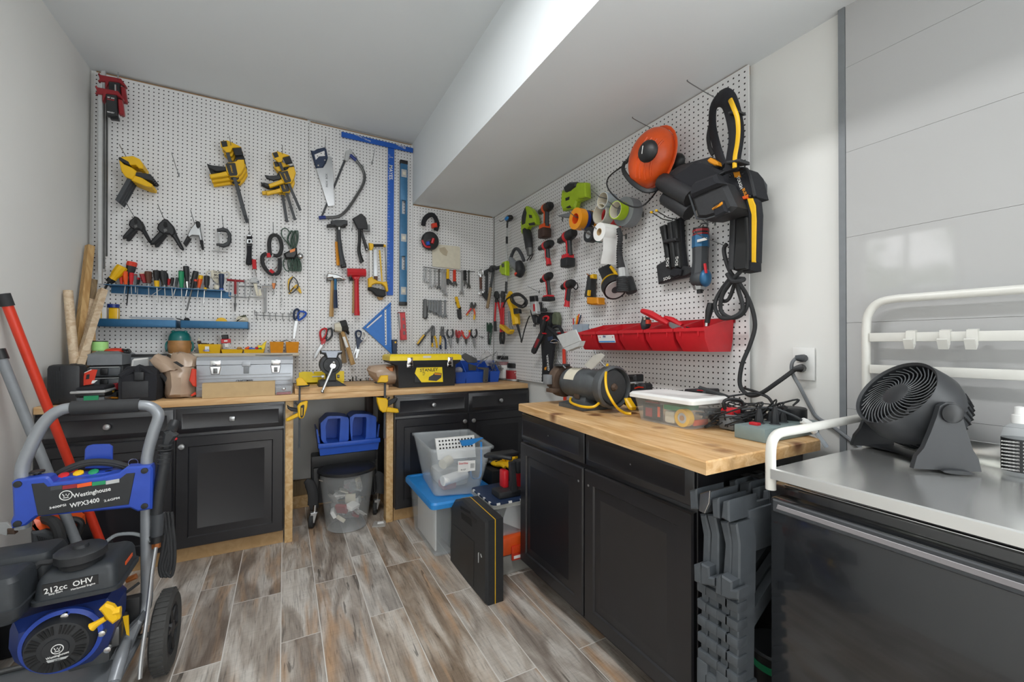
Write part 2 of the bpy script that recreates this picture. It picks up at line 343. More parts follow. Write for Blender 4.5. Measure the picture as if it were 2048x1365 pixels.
fr_('window_2', [(1.715, 1.75, -1.9, -1.82, .66, 2.34), (1.715, 1.75, -.38, -.3, .66, 2.34), (1.715, 1.75, -1.82, -.38, .66, .72), (1.715, 1.75, -1.82, -.38, 2.28, 2.34)])  # unseen frame added around the side fill light, wall stays closed
fr_('door_1', [(-1.07, -1.01, -2.7, -2.62, 0, 2.42), (1.5, 1.58, -2.7, -2.62, 0, 2.42), (-1.01, 1.5, -2.7, -2.62, 2.34, 2.42)])  # unseen frame added around the rear fill light, no opening behind
z('P')
# glossy wall panels beyond the trim strip
t = struct('trim_1', 'grey', lambda m: m.bx(-.757, -.737, .0, 2.418, -.024, -.008), FR); MATS['grey']
for i in range(9):
    zz = .2+.3*i-.1
    if zz+.3 > 2.42: h1 = 2.418
    else: h1 = zz+.3-.0009
    t = struct('trim_%d' % (i+2), 'panel_white', lambda m: m.bx(-.736, 1.9, zz, h1, -.024, -.012), FR)
# pegboards: three sheets on the back wall, two on the right wall
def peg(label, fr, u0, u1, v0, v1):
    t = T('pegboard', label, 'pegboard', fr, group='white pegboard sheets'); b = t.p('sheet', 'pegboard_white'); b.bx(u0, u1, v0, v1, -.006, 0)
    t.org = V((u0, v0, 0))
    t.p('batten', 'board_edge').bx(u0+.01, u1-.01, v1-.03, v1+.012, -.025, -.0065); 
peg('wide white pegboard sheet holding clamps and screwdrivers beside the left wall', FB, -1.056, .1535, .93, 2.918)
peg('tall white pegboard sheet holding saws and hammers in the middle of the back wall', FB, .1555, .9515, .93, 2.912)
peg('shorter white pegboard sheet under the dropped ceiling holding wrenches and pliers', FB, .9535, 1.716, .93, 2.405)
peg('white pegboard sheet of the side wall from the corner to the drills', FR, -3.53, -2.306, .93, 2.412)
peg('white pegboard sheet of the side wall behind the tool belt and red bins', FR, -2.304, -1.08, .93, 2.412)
# ---------------- benches and cabinets
DOOR = [(0, .013), (.005, .019), (.056, .019), (.061, .012), (.07, .012), (.098, .018), (.102, .0165)]
DRAW = [(0, .009), (.004, .012), (.027, .0195), (.031, .0175)]
def knob(m, u, v, w, sq=False):
    if sq: m.bx(u-.014, u+.014, v-.014, v+.014, w+.012, w+.024, .005); m.cyl((u, v, w), (u, v, w+.013), .006)
    else: m.lathe((u, v, w), (0, 0, 1), [(.007, 0), (.006, .012), (.015, .015), (.0165, .021), (.013, .026), (.004, .028)])
def cabinet(label, fr, u0, u1, um, wb, wf, knobs=1, toe='mdf'):
    t = T('base_cabinet', label, 'cabinet', fr)
    t.p('carcass', 'cab_black').bx(u0, u1, .095, .872, wb, wf-.001, .002)
    t.p('toe_kick', toe).bx(u0+.003, u1-.003, .001, .095, wb+.1, wf-(.03 if toe == 'mdf' else .07))
    for a, b, sd in ((u0+.004, um-.005, 1), (um+.005, u1-.004, -1)):
        d = t.p('drawer', 'cab_black'); d.panel(a, b, .722, .858, wf, DRAW)
        q = t.p('door', 'cab_black'); q.panel(a, b, .09, .706, wf, DOOR)
        if knobs:
            knob(t.p('knob', 'steel', d), (a+b)/2, .79, wf+.015, sq=(fr == FB and a < -.4 and sd < 0))
            knob(t.p('knob', 'steel', q), (b-.03 if sd > 0 else a+.03), .655, wf+.019)
        else:
            t.p('screw', 'steel', q).lathe(((b-.028 if sd > 0 else a+.028), .645, wf+.018), (0, 0, 1), [(.005, 0), (.005, .002), (.001, .003)])
            t.p('screw', 'steel', d).lathe(((a+b)/2, .79, wf+.014), (0, 0, 1), [(.005, 0), (.005, .003), (.001, .004)])
    return t
cabinet('black base cabinet under the workbench against the left wall, behind the pressure washer', FB, -1.07, .004, -.526, .03, .616)
cabinet('black base cabinet under the workbench in the corner behind the storage totes', FB, .668, 1.735, 1.206, .03, .616)
cabinet('black base cabinet without handles standing along the side wall under the skewed worktop', FR, -1.932, -.862, -1.397, .02, .608, 0, 'cab_black')
t = T('workbench_top', 'long light wood worktop running the full width of the back wall', 'worktop'); t.p('top', 'pine').bx(-1.07, 1.72, .872, .91, .008, .636, .004)
t = T('bench_board', 'thick pine board clamped on the workbench edge under the vise', 'board'); z('C4')
t.p('board', 'pine').bx(.058, .622, .91, .947, .26, .638, .003)
def wt():
    t = T('worktop', 'knotty pine worktop skewed on the black cabinet along the side wall', 'worktop', FH)
    p = [(1.087, 1.93), (.988, .738), (1.562, .738), (1.72, .95), (1.72, 1.93)]
    t.p('top', 'worktop').ext(p, .873, .91, .004)
wt()
t = T('support_post', 'pine stud post beside the black cabinet, under the yellow clamp near the toolbox', 'post'); b = t.p('stud', 'stud'); b.bx(.008, .052, .0, .871, .53, .606, .003)
t = T('support_post', 'doubled pine stud post beside the corner cabinet, behind the blue lidded tote', 'post'); b = t.p('stud', 'stud'); b.bx(.618, .664, .0, .871, .52, .6, .003); t.p('brace', 'brown_dark').bx(.566, .614, .0, .871, .03, .13, .002)
t = T('floor_plate', 'pine floor plate along the wall under the knee space', 'board'); t.p('plate', 'stud').bx(.06, .56, .0, .09, -.02, .03, .003); 
t = T('grey_board', 'weathered grey tile board lying on the pine plate under the bench', 'board'); t.p('board', 'old_wood').bx(.06, .56, .091, .2, -.02, .02, .003)
# ---------------- things on the pegboards: outlines on the board plane, real thickness
def fl(n, l, c, zm, parts, fr=FB, g=None):
    t = T(n, l, c, fr, g); z(zm); m = None
    for q in parts:
        if q[0] == 'x': nm, mat, st, w0, w1 = q[1:6]; bev = q[6] if len(q) > 6 else min(.002, (w1-w0)*.3)
        else: nm, mat, st, r, w = q[1:6]; k = q[6] if len(q) > 6 else 4; cl = q[7] if len(q) > 7 else False; n_ = 8
        if nm: m = t.p(nm, mat)
        if q[0] == 'x': m.ext(t(st, w1), w0, w1, bev)
        elif q[0] == 't': m.tube(t.p3(st, w), r, n_, k, cl)
    return t
def hk(what, zm, st, L=.17, up=.035, fr=FB, mat='wire', n=1):
    z(zm); t = T('peg_hook', 'thin wire peg hook '+what, 'hook', fr, 'wire peg hooks'); m = t.p('wire', mat); u, v = t(st, 0)[0]
    m.tube([(u, v-.012, .001), (u, v-.01, .006), (u, v, .012), (u, v+up*.4, L*.5), (u, v+up, L), (u, v+up+.006, L+.004)], .002, 6, 3)
    m.bx(u-.004, u+.004, v-.016, v+.012, .0005, .003); return t
# ---- quick grip clamps
z('Z2'); _t = T('x', 'x'); ALL.pop(); _c = _t('360,570', .1)[0]
def _q(st): return [(a-_c[0], b-_c[1]) for a, b in _t(st, .1)]
QC = [('jaw', 'yellow', _q('233,248 312,238 340,250 440,298 472,317 372,325 350,372 300,374 255,325 240,310'), -.011, .011, .003), ('jaw_plate', 'plastic_black', _q('238,252 304,247 318,308 257,318'), .0112, .013, .001),
 ('pad', 'rubber', _q('370,326 470,317 492,405 402,408'), -.01, .01, .003),
 ('body', 'yellow', _q('290,510 330,492 380,488 415,475 432,458 502,458 512,540 472,610 425,655 345,648 308,605'), -.014, .014, .004), ('pad', 'rubber', _q('413,446 500,437 508,462 432,470'), -.01, .01, .002),
 ('name_plate', 'plastic_black', _q('294,512 305,503 395,497 405,505 430,625 420,642 348,646 335,636'), .0142, .016, .001), ('handle', 'yellow', _q('108,625 230,605 300,588 330,640 250,652 120,670'), -.011, .011, .004),
 ('lever', 'plastic_black', _q('78,500 140,520 290,535 297,582 190,590 95,550'), -.009, .009, .004)]
def qc(label, zm, st, w, rot=0, flip=False, bar=1090, group='yellow bar clamps', top=335, dy=0, sc=1., wt=None):
    z(zm); u, v = hit(FB, *nums(st)[0], wt or w); t = T('bar_clamp', label, 'clamp', FB @ Matrix.Translation((u, v, w)) @ Matrix.Rotation(rot, 4, 'Z'), group); s = -sc if flip else sc
    dj = V((_q('283,330')[0])).normalized()*dy
    pl = None
    for nm, mat, p, a, b, bv in QC:
        o = dj if nm in ('jaw', 'jaw_plate') or p is QC[2][2] else V((0, 0))
        m = t.p(nm, mat, pl if nm == 'jaw_plate' else None); m.ext([((x+o.x)*s, (y+o.y)*sc) for x, y in p], a*sc, b*sc, bv*sc)
        if nm == 'jaw': pl = m
    z('Z2'); m = t.p('bar', 'grey_dark'); k = (bar-335)/205.*.275
    A = [V(q) for q in _q('283,%d 322,%d' % (335, 332))]; d = V(_q('506,1080')[0])-V(_q('302,335')[0]); e = d*((bar-335)/745.)
    m.ext([((q[0])*s, q[1]*sc) for q in [A[0]+dj, A[1]+dj, A[1]+e, A[0]+e]], -.003, .003, .001)
    a = math.radians(-78); z('P')
    t.txt('DEWALT', .013*sc, (V(_q('0,0')[0])*0).to_3d()+V((0, 0, .0165)), 'yellow', a, None)
    return t
for i in range(3): qc('yellow bar clamp hanging upright beside the empty hook, '+('outermost of its stack', 'middle of its stack', 'against the pegboard')[i], 'Z2', '%g,%g' % (360+i*11, 570+i*28), .1-.034*i, wt=.1)
for i, (st, r, w) in enumerate((('972,655', .155, .1), ('955,760', .05, .066), ('920,780', -.085, .032))):
    qc('yellow bar clamp in the fan left of the hand saw, '+('outermost with bar tilted farthest', 'middle bar of the fan', 'straightest bar against the pegboard')[i], 'Z2', st, w, r, bar=1010, sc=.93)
hk('through the upright stack of yellow clamps', 'Z2', '372,390', .2); hk('through the fan of yellow clamps beside the hand saw', 'Z2', '938,480', .2)
w = .15
t = fl('bar_clamp', 'upside-down yellow bar clamp beside the long red clamps, outermost of four', 'clamp', 'Z1', [
  ('x', 'bar', 'grey_dark', '432,1070 470,1090 352,1300 318,1272', w-.004, w+.002), ('x', 'jaw', 'yellow', '350,905 375,880 480,872 540,900 575,955 570,990 535,985 505,955 455,955 400,925', w-.013, w+.011, .004),
  ('x', 'body', 'yellow', '353,905 400,948 470,978 512,1010 500,1050 470,1088 410,1062 372,1005', w-.014, w+.013, .004), ('x', 'pad', 'rubber', '348,890 362,882 440,925 455,955 430,950 355,912', w-.01, w+.014),
  ('x', 'handle', 'yellow', '495,1050 560,1070 655,1130 652,1160 600,1152 465,1095', w-.011, w+.009, .004), ('x', 'lever', 'plastic_black', '505,1022 640,1038 678,1085 660,1102 580,1080 498,1050', w-.009, w+.008, .003)], g='upside-down yellow bar clamps')
for i, l in enumerate(('second from the front', 'third from the front', 'last of four against the board')): t.copy('upside-down yellow bar clamp beside the long red clamps, '+l, (0, 0, -.034*(i+1)))
hk('through the upside-down yellow clamps', 'Z1', '470,960', .22); hk('standing empty beside the upside-down yellow clamps', 'Z1', '900,1045', .2, .06)
z('C2')
def bclamp(lab, zm, P):
    t = fl('bar_clamp', lab, 'clamp', zm, [('x', 'bar', 'grey_dark', P[0], .64, .648, .001), ('x', 'jaw', 'yellow', P[1], .634, .665, .004), ('x', 'pad', 'rubber', P[2], .625, .67, .003), ('x', 'body', 'yellow', P[3], .632, .664, .005), ('x', 'handle', 'yellow', P[4], .636, .66, .005), ('x', 'lever', 'plastic_black', P[5], .638, .658, .005), ('x', 'release', 'black', P[6], .64, .656, .002)], g='clamps holding the vise board'); return t
t = bclamp('yellow bar clamp on the bench edge beside the grey metal toolbox', 'C2', ('1352,640 1372,640 1368,1350 1345,1350', '1322,570 1345,548 1395,550 1440,600 1460,630 1420,640 1330,640', '1330,640 1478,628 1470,645 1380,655', '1335,870 1365,835 1440,812 1455,818 1450,880 1420,975 1400,1010 1365,1012 1345,990', '1345,945 1352,990 1290,1020 1230,1045 1205,1042 1210,1015', '1215,855 1250,880 1345,900 1345,935 1265,930 1225,900', '1300,840 1315,825 1355,862 1335,872'))
q = t.p('name_plate', 'plastic_black', t.parts[3][0]); q.ext(t('1372,870 1400,852 1415,860 1408,975 1390,1002 1370,995', .667), .66, .667, .002); q2 = t.p('name_bar', 'yellow', t.parts[3][0]); q2.ext(t('1383,890 1394,888 1392,975 1382,978', .668), .66, .668, 0)
t = bclamp('yellow bar clamp on the bench edge beside the black and yellow toolbox', 'C3', ('275,490 298,490 290,1120 268,1120', '322,405 322,475 300,490 200,488 240,410', '170,490 300,488 300,497 180,500', '192,660 300,668 320,690 318,760 300,825 260,830 225,800 200,720', '300,768 330,770 435,790 445,828 420,835 300,825', '310,710 340,690 415,655 430,668 405,715 320,760', '300,690 335,650 345,660 320,695'))
# ---- long red bar clamps in the corner
for i, (dx, dyy, w) in enumerate(((0, 0, .16), (8, -25, .09))):
    def s_(st): return ' '.join('%g,%g' % (a+dx*3.2, b+dyy*4.55) for a, b in nums(st))
    fl('bar_clamp', ('long silver bar clamp with red jaw and black grip card, in the corner', 'second long red jawed bar clamp, behind the one with the card')[i], 'clamp', 'Z1', [
     ('x', 'bar', 'grey_light', s_('162,210 202,210 196,2040 162,2040'), w-.02, w, .002), ('x', 'bar_edge', 'steel_dark', s_('202,300 226,310 222,1900 198,1900'), w-.03, w-.021),
     ('x', 'jaw', 'red_dull', s_('133,240 145,226 160,246 345,280 392,345 385,358 330,320 250,310 205,380 200,310 150,305 133,300 150,285 145,262'), w-.022, w+.012, .004),
     ('x', 'screw', 'chrome', s_('312,220 326,222 326,300 312,300'), w+.0, w+.012, .003), ('x', 'grip', 'plastic_black', s_('232,305 330,318 335,500 300,512 240,500'), w+.0, w+.034, .005), ('x', 'handle', 'red_dull', s_('340,350 380,360 398,480 395,500 350,490'), w-.01, w+.02, .005), ('x', 'foot', 'black', s_('270,505 350,515 352,545 275,535'), w-.01, w+.015)], g='long red jawed bar clamps')
z('Z1'); t = ALL[-2]; 
for s_, y_, k in (('48" 600', 345, 'white'), ('CLAMP', 362, 'red'), ('BESSEY', 478, 'white')):
    u, v = hit(FB, 280, y_, .195); t.txt(s_, .0105, (u, v, .1952), k)
# ---- spring clamps, C clamp, strap
def spring(lab, zm, sx, sy, k, st):
    f = lambda s_: ' '.join('%g,%g' % (sx+a*k, sy+b*k) for a, b in nums(s_))
    return fl('spring_clamp', lab, 'clamp', zm, [
     ('x', 'jaw', 'plastic_black', f('85,0 115,10 165,65 185,110 180,145 150,160 130,140 80,140 45,125 20,90 30,50'), .06, .095, .008), ('x', 'handle', 'plastic_black', f('45,110 95,140 5,225 -40,235 -40,205'), .066, .09, .008),
     ('x', 'handle', 'plastic_black', f('150,150 185,120 260,270 250,285 225,270'), .066, .09, .008), ('x', 'handle', 'rubber', f('70,140 110,150 30,250 5,255 0,235'), .04, .066, .006), ('x', 'spring', 'steel_dark', f('75,95 110,90 120,115 85,130'), .095, .1, .002), ('x', 'mouth', 'gap', f('85,30 110,35 118,75 95,85 78,65'), .095, .0965, 0)], g='large black spring clamps')
spring('smaller black plastic spring clamp hanging below the upside-down yellow clamps', 'Z5', 255, 205, .95, 0)
spring('larger black plastic spring clamp, middle of the three spring clamps', 'Z5', 530, 228, 1.1, 0)
hk('holding the smaller black spring clamp', 'Z5', '352,240', .19, .05); hk('holding the larger black spring clamp', 'Z5', '642,262', .19, .05); hk('holding the metal spring clamp', 'Z5', '925,285', .14, .05)
fl('spring_clamp', 'metal spring clamp with black rubber grips left of the C-clamp', 'clamp', 'Z5', [('x', 'jaw', 'steel', '925,275 960,262 980,330 1000,440 975,450 960,400 900,395 865,420 850,390 880,330', .05, .08, .005),
 ('x', 'grip', 'rubber', '850,395 882,425 830,500 808,470', .045, .085, .006), ('x', 'grip', 'rubber', '968,440 998,440 1008,525 990,530', .045, .085, .006), ('x', 'pad', 'rubber', '928,262 945,252 968,258 972,310 955,330 938,310', .045, .086, .006)])
fl('c_clamp', 'small black iron C-clamp with steel screw on the upper hook row', 'clamp', 'Z5', [('x', 'frame', 'cast', '1138,328 1200,318 1245,330 1278,375 1280,450 1255,495 1200,512 1132,490 1134,470 1200,475 1240,455 1248,390 1225,358 1180,352 1140,360', .05, .075, .005),
 ('t', 'screw', 'chrome', '1160,372 1158,560', .006, .063, 1), ('t', 'handle', 'chrome', '1092,548 1248,562', .004, .07, 1), ('x', 'pad', 'steel', '1145,360 1178,362 1178,378 1145,376', .052, .074)])
hk('holding the iron C-clamp', 'Z5', '1208,335', .1, .06); hk('holding the black ratchet strap', 'Z5', '1460,380', .12, .08); hk('holding the black padded loops and chain', 'Z5', '1690,395', .1, .06)
fl('strap', 'folded black webbing strap with metal buckle hanging right of the C-clamp', 'strap', 'Z5', [('x', 'webbing', 'fabric_black', '1430,390 1482,390 1478,600 1482,670 1470,682 1425,678 1420,660 1432,560', .03, .055, .008), ('x', 'buckle', 'chrome', '1432,430 1480,430 1482,475 1430,475', .055, .062), ('x', 'buckle_gap', 'gap', '1445,440 1468,440 1468,466 1445,466', .062, .063, 0), ('x', 'clip', 'steel', '1432,388 1478,388 1476,405 1434,405', .055, .066), ('x', 'keeper', 'plastic_black', '1430,482 1484,482 1482,500 1432,500', .03, .06)])
fl('sling', 'black padded sling of two loops with red tape and steel chain', 'sling', 'Z5', [('t', 'padded_loop', 'rubber', '1660,590 1650,470 1675,400 1730,400 1765,460 1770,530 1740,590 1690,590', .013, .05, 4), ('t', 'padded_loop', 'rubber', '1625,570 1585,600 1590,680 1640,750 1690,775 1740,760 1755,690 1750,620', .013, .055, 4),
 ('t', 'tape', 'red', '1640,570 1650,610', .0145, .055, 1), ('t', None, None, '1655,735 1690,765', .0145, .055, 1), ('t', 'carabiner', 'chrome', '1700,780 1680,860 1700,900 1715,860 1700,780', .004, .06, 3), ('t', None, None, '1690,610 1730,680 1690,740', .004, .06, 3), ('x', 'snap', 'copper', '1675,860 1710,860 1705,915 1685,915', .05, .07)])
def chain(t, st, w, n, r, mat='steel', nm='chain'):
    p = [V(q) for q in t.p3(st, w)]; P = catmull(p, 20); m = t.p(nm, mat); L = len(P)-1
    for i in range(n):
        a = P[int(i*L/n)]; b = P[int((i+1)*L/n)]; d = (b-a); c = (a+b)/2; q = d.normalized(); s_ = V((q.y, -q.x, 0)) if i % 2 else V((0, 0, 1)); h = d.length*.62
        m.tube([c+q*h+s_*0, c+q*h*.6+s_*r, c-q*h*.6+s_*r, c-q*h, c-q*h*.6-s_*r, c+q*h*.6-s_*r], r*.32, 5, 1, True)
t = ALL[-1]; chain(t, '1670,420 1640,520 1635,600 1620,760 1620,860', .04, 26, .005); chain(t, '1740,420 1775,560 1775,760 1768,1090', .03, 34, .005)
z('Z5'); t = T('string_lights', 'bundled dark green string light cable with bulb socket at the seam', 'cable'); m = t.p('cable', 'green_dark'); random.seed(3)
m.tube(t.p3('1860,380 1820,330 1775,340 1775,400 1830,470 1880,520 1880,600', .03), .004, 6, 5)
for i in range(7):
    a = random.uniform(-45, 45); m.tube(t.p3('%g,520 %g,430 %g,360 %g,360 %g,450 1885,560' % (1870+a*.3, 1850+a, 1880+a, 1900+a, 1910+a*.6), random.uniform(.02, .06)), .004, 6, 5)
    a = random.uniform(-60, 60); m.tube(t.p3('1880,580 %g,640 %g,720 %g,740 %g,650 1890,580' % (1850+a, 1860+a, 1900+a, 1910+a*.7), random.uniform(.02, .06)), .004, 6, 5)
t.p('tie', 'black').ext(t('1790,570 1850,540 1920,510 1925,580 1900,620 1810,620', .075), .02, .075, .01); t.p('tape', 'copper').ext(t('1850,540 1905,520 1900,550 1855,565', .078), .07, .078); t.p('bulb', 'chrome').ell((*t('1955,600', .07)[0], .07), (.022, .024, .022))
z('Z5'); t = T('cord_loop', 'yellow and black striped cord looped on a hook near the seam', 'cord'); t.p('cord', 'yellow').tube(t.p3('1880,800 1840,840 1850,940 1920,880 1960,960 1900,900 1845,965', .03), .005, 6, 5); t.p('core', 'black').tube(t.p3('1885,800 1920,840 1930,900 1860,960 1845,880 1880,805', .035), .004, 6, 5)
# ---- blue screwdriver rack with every driver, T-handles, trays
def tray(m, u0, u1, v0, v1, w0, w1, th=.003, sl=0):
    m.bx(u0, u1, v0, v0+th, w0, w1-sl); m.bx(u0, u1, v0, v1, w0, w0+th); m.bx(u0, u0+th, v0, v1, w0, w1); m.bx(u1-th, u1, v0, v1, w0, w1); m.bx(u0, u1, v0, v1, w1-th, w1, .002)
z('Z6'); t = T('tool_rack', 'blue steel rack strip full of screwdrivers on the back pegboard', 'rack'); a = t('290,420 1790,505', .1); m = t.p('strip', 'blue_steel'); ry = (a[0][1]+a[1][1])/2
m.bx(a[0][0], a[1][0], ry-.004, ry, .002, .1); RU0, RU1 = a[0][0], a[1][0]; t.p('flange', 'blue_steel').bx(a[0][0]+.01, a[1][0]+.03, ry-.045, ry-.001, .001, .004)
def sd(lab, h0, h1, tip, r, mat, cap=None, capm=None, shaft='steel', w=.06, sr=.0032, h2=None, m2=None):
    z('Z6'); t = T('screwdriver', lab, 'screwdriver', FB, 'screwdrivers in the blue rack'); a, b = [V((*q, w)) for q in t(h0+' '+h1, w)]; s = .00042; r = r*s; d = (b-a)
    m = t.p('handle', mat); m.tube([a, a+d*.04, a+d*.2, a+d*.6, a+d*.85, b], [r*.8, r, r*1.02, r*.95, r*.68, r*.76], 10)
    if capm: t.p('cap', capm).tube([a-d*.01, a+d*.02, a+d*cap], [r*.8, r*1.04, r*1.04], 10)
    if h2: c = V((*t(h2, w)[0], w)); t.p('collar', m2).tube([b, c], [r*.8, r*.7], 10); b = c
    if tip: c = V((*t(tip, w)[0], w)); t.p('shaft', shaft).tube([b-(c-b)*.02, c], sr, 6)
sd('fat yellow screwdriver leaning at the wall end of the blue rack', '530,205', '400,365', '290,520', 68, 'yellow', None, None, 'black', .08, .006, '355,400', 'black')
sd('short red-orange screwdriver behind the orange one in the rack', '515,320', '515,425', None, 26, 'red_orange')
sd('bright orange screwdriver next to the fat yellow one', '560,265', '566,430', '535,645', 30, 'orange', w=.08)
sd('large ball-headed screwdriver with red cap and black grip', '648,150', '612,330', '580,690', 60, 'plastic_black', .3, 'red_orange', 'black', .05)
sd('plain red screwdriver just below the large red capped one', '640,285', '636,430', '640,550', 28, 'red', w=.08)
sd('small clear grey screwdriver beside the plain red one', '692,305', '688,440', '690,530', 18, 'clear_dark', .1, 'red_dull', w=.085)
sd('stubby black and red screwdriver behind the clear grey one', '722,345', '718,430', '708,660', 24, 'black', .3, 'red', w=.04, sr=.002)
sd('slanted reddish clear screwdriver beside the brown one', '762,285', '800,410', None, 30, 'red_dull', .12, 'cream', w=.07)
sd('brown wooden handled screwdriver in the blue rack', '848,268', '850,415', '856,592', 46, 'brown', w=.06)
sd('black screwdriver with a clear yellow collar', '945,255', '950,385', '962,655', 42, 'black', None, None, 'chrome', .08, .004, '956,465', 'yellow')
sd('wide black screwdriver just beside the yellow collared one', '1025,262', '1048,435', '1062,655', 50, 'plastic_black', w=.07)
sd('black screwdriver half hidden by the wide black one', '1062,290', '1085,430', '850,592', 30, 'black', w=.04, sr=.002)
sd('short slanted red screwdriver in the middle of the rack', '1110,360', '1098,440', None, 22, 'red', w=.05)
sd('short dark screwdriver left of the slanted dark pair', '1148,345', '1138,450', '1150,600', 22, 'black', w=.08)
sd('thin dark slanted screwdriver left of the green one', '1208,345', '1192,460', '1145,612', 20, 'grey_dark', w=.07)
sd('green screwdriver in the blue rack', '1255,260', '1260,470', '1263,638', 36, 'green', .05, 'green_dark', w=.08)
sd('tall black driver with chrome collar right of the green one', '1315,203', '1330,395', '1312,575', 40, 'plastic_black', None, None, 'chrome', .06, .0035, '1336,465', 'chrome')
sd('square black handle leaning right of the tall chrome collared driver', '1440,265', '1392,470', '1325,752', 40, 'plastic_black', None, None, 'steel_dark', .07, .005)
sd('small black driver with orange cap', '1435,368', '1430,470', None, 22, 'black', .25, 'red_orange', w=.085)
sd('short driver with yellow and teal cap', '1502,318', '1472,470', '1448,645', 32, 'orange', .3, 'yellow', w=.06)
sd('dark driver with yellow band near the trophy shaped plaque', '1574,322', '1572,478', '1535,668', 40, 'plastic_black', None, None, 'chrome', .075, .003, '1545,490', 'yellow')
sd('black and blue screwdriver, last one at the open end of the rack', '1755,298', '1756,480', '1750,690', 38, 'blue_navy', None, None, 'chrome', .08, .003, '1755,495', 'blue')
z('Z6'); t = T('knob', 'cream round knob standing on the rack beside the last screwdriver', 'knob'); u, v = t('1696,468', .07)[0]; t.p('ball', 'cream').ell((u, v, .07), (.018, .02, .018))
t = T('plaque', 'flat cream plaque shaped like a two-handled trophy cup with black letters', 'plaque'); m = t.p('cup', 'cream'); m.ext(t('1630,250 1785,275 1770,345 1730,400 1700,420 1650,370 1625,310', .02), .012, .018)
m.tube(t.p3('1640,270 1590,265 1570,300 1600,335 1640,340', .016), .003, 6, 4); m.tube(t.p3('1785,290 1835,275 1855,315 1820,350 1775,345', .016), .003, 6, 4)
for s_, y_ in (('OUR', 278), ('MVP', 315), ('DAD', 350)): u, v = t('%d,%d' % (1702, y_), .0184)[0]; t.txt(s_, .02, (u, v, .0184), 'black')
# T-handles and rails
def til(lab, st, parts, g=None, c='tool', nm='tee_driver'): return fl(nm, lab, c, 'Z7', parts, g=g)
fl('tee_driver', 'red T-handle driver hanging on the steel rails', 'driver', 'Z7', [('t', 'grip', 'red_dull', '170,145 420,165', .008, .06, 1), ('t', None, None, '292,155 292,350', .008, .06, 1), ('t', 'shaft', 'steel_dark', '292,350 290,480', .004, .06, 1), ('t', 'tip', 'steel_dark', '290,480 288,600', [.009, .012, .003], .06, 1)])
fl('steel_rail', 'pair of chrome rails with hanging wire posts on the back pegboard', 'rail', 'Z7', [('t', 'rail', 'chrome', '200,380 460,400', .0055, .075, 1), ('t', 'rail', 'chrome', '480,393 712,406', .0055, .07, 1), ('t', 'post', 'steel', '330,170 330,385', .004, .05, 1), ('t', 'post', 'steel', '435,150 430,400', .005, .05, 1), ('t', 'post', 'steel', '215,160 200,380', .003, .04, 1), ('t', 'post', 'steel', '520,260 490,400 480,440', .004, .05, 3), ('t', 'crossbar', 'wire', '330,232 545,240 660,240', .003, .02, 1)])
fl('tack_hammer', 'small hammer hanging handle up with red grip and white shaft', 'hammer', 'Z5', [('t', 'grip', 'red', '1502,632 1508,725', .0135, .07, 1), ('t', 'shaft', 'chrome', '1508,725 1525,800', [.006, .004], .07, 1), ('x', 'head', 'grey_light', '1455,830 1475,812 1520,805 1552,838 1550,862 1520,860 1460,858', .055, .085, .005), ('t', 'cap', 'blue_navy', '1530,848 1550,850', .011, .075, 1), ('x', 'tongue', 'cream', '1495,865 1530,865 1545,985 1525,985', .06, .07)])
fl('scraper_card', 'cream plastic scraper hanging on the steel rails', 'scraper', 'Z5', [('x', 'blade', 'cream', '1545,925 1565,918 1580,980 1545,990', .05, .055), ])
fl('t_bar', 'grey steel T-shaped bar hanging below the chain', 'bar', 'Z7', [('t', 'crossbar', 'chrome', '672,240 855,240', .012, .05, 1), ('t', 'stem', 'steel', '722,255 722,612', .009, .05, 1), ('t', 'hook', 'wire', '840,280 850,340 830,360', .002, .04, 3)])
fl('hook_rail', 'wire rail with six small double hooks above the wooden shelf', 'rail', 'Z7', [('t', 'rail', 'wire', '572,580 572,650 830,662 1090,672 1090,600', .003, .03, 1)])
t = ALL[-1]
for i, x in enumerate((600, 700, 790, 872, 975, 1065)):
    y = 655+(x-572)*.035; m = t.p('hook', 'wire'); m.tube(t.p3('%g,%g,.01 %g,%g,.03 %g,%g,.045 %g,%g,.06 %g,%g,.05' % (x, y-45, x, y, x, y+40, x+15, y+75, x+12, y+55)), .002, 5, 3); m.tube(t.p3('%g,%g %g,%g' % (x-30, y-42, x+28, y-40), .012), .002, 5)
def sciss(lab, zm, r1, r2, piv, tips, m1, m2, w=.03, g=None):
    t = T('scissors', lab, 'scissors', FB, g); z(zm)
    for st, mm in ((r1, m1), (r2, m2)): t.p('handle', mm).tube(t.p3(st, w), .0075, 8, 5, True)
    m = t.p('shank', m1); m.ext(t(piv, w), w-.006, w+.006, .002)
    for st in tips: t.p('blade', 'steel').ext(t(st, w-.002), w-.006, w-.002, .0005)
    p = nums(piv); u, v = t('%g,%g' % (sum(a[0] for a in p)/len(p), max(a[1] for a in p)-8), w)[0]; t.p('screw', 'steel').lathe((u, v, w+.005), (0, 0, 1), [(.006, 0), (.006, .002), (.002, .004)])
sciss('blue and green handled scissors near the board seam under the cord loop', 'Z7', '1140,600 1180,565 1205,600 1190,665 1160,720 1135,680', '1195,640 1220,600 1290,610 1305,640 1260,690 1200,720', '1145,690 1215,690 1195,730 1150,728', ('1150,725 1195,725 1165,900 1150,990 1120,995 1125,880',), 'blue_navy', 'blue')
sciss('red and grey handled snips left of the mallets', 'Z8', '262,560 290,515 345,512 340,580 300,640 280,660', '360,520 410,510 412,600 350,660 340,600', '265,640 345,640 320,700 280,720', ('270,705 305,715 190,905 180,890 190,840',), 'red', 'grey_dark')
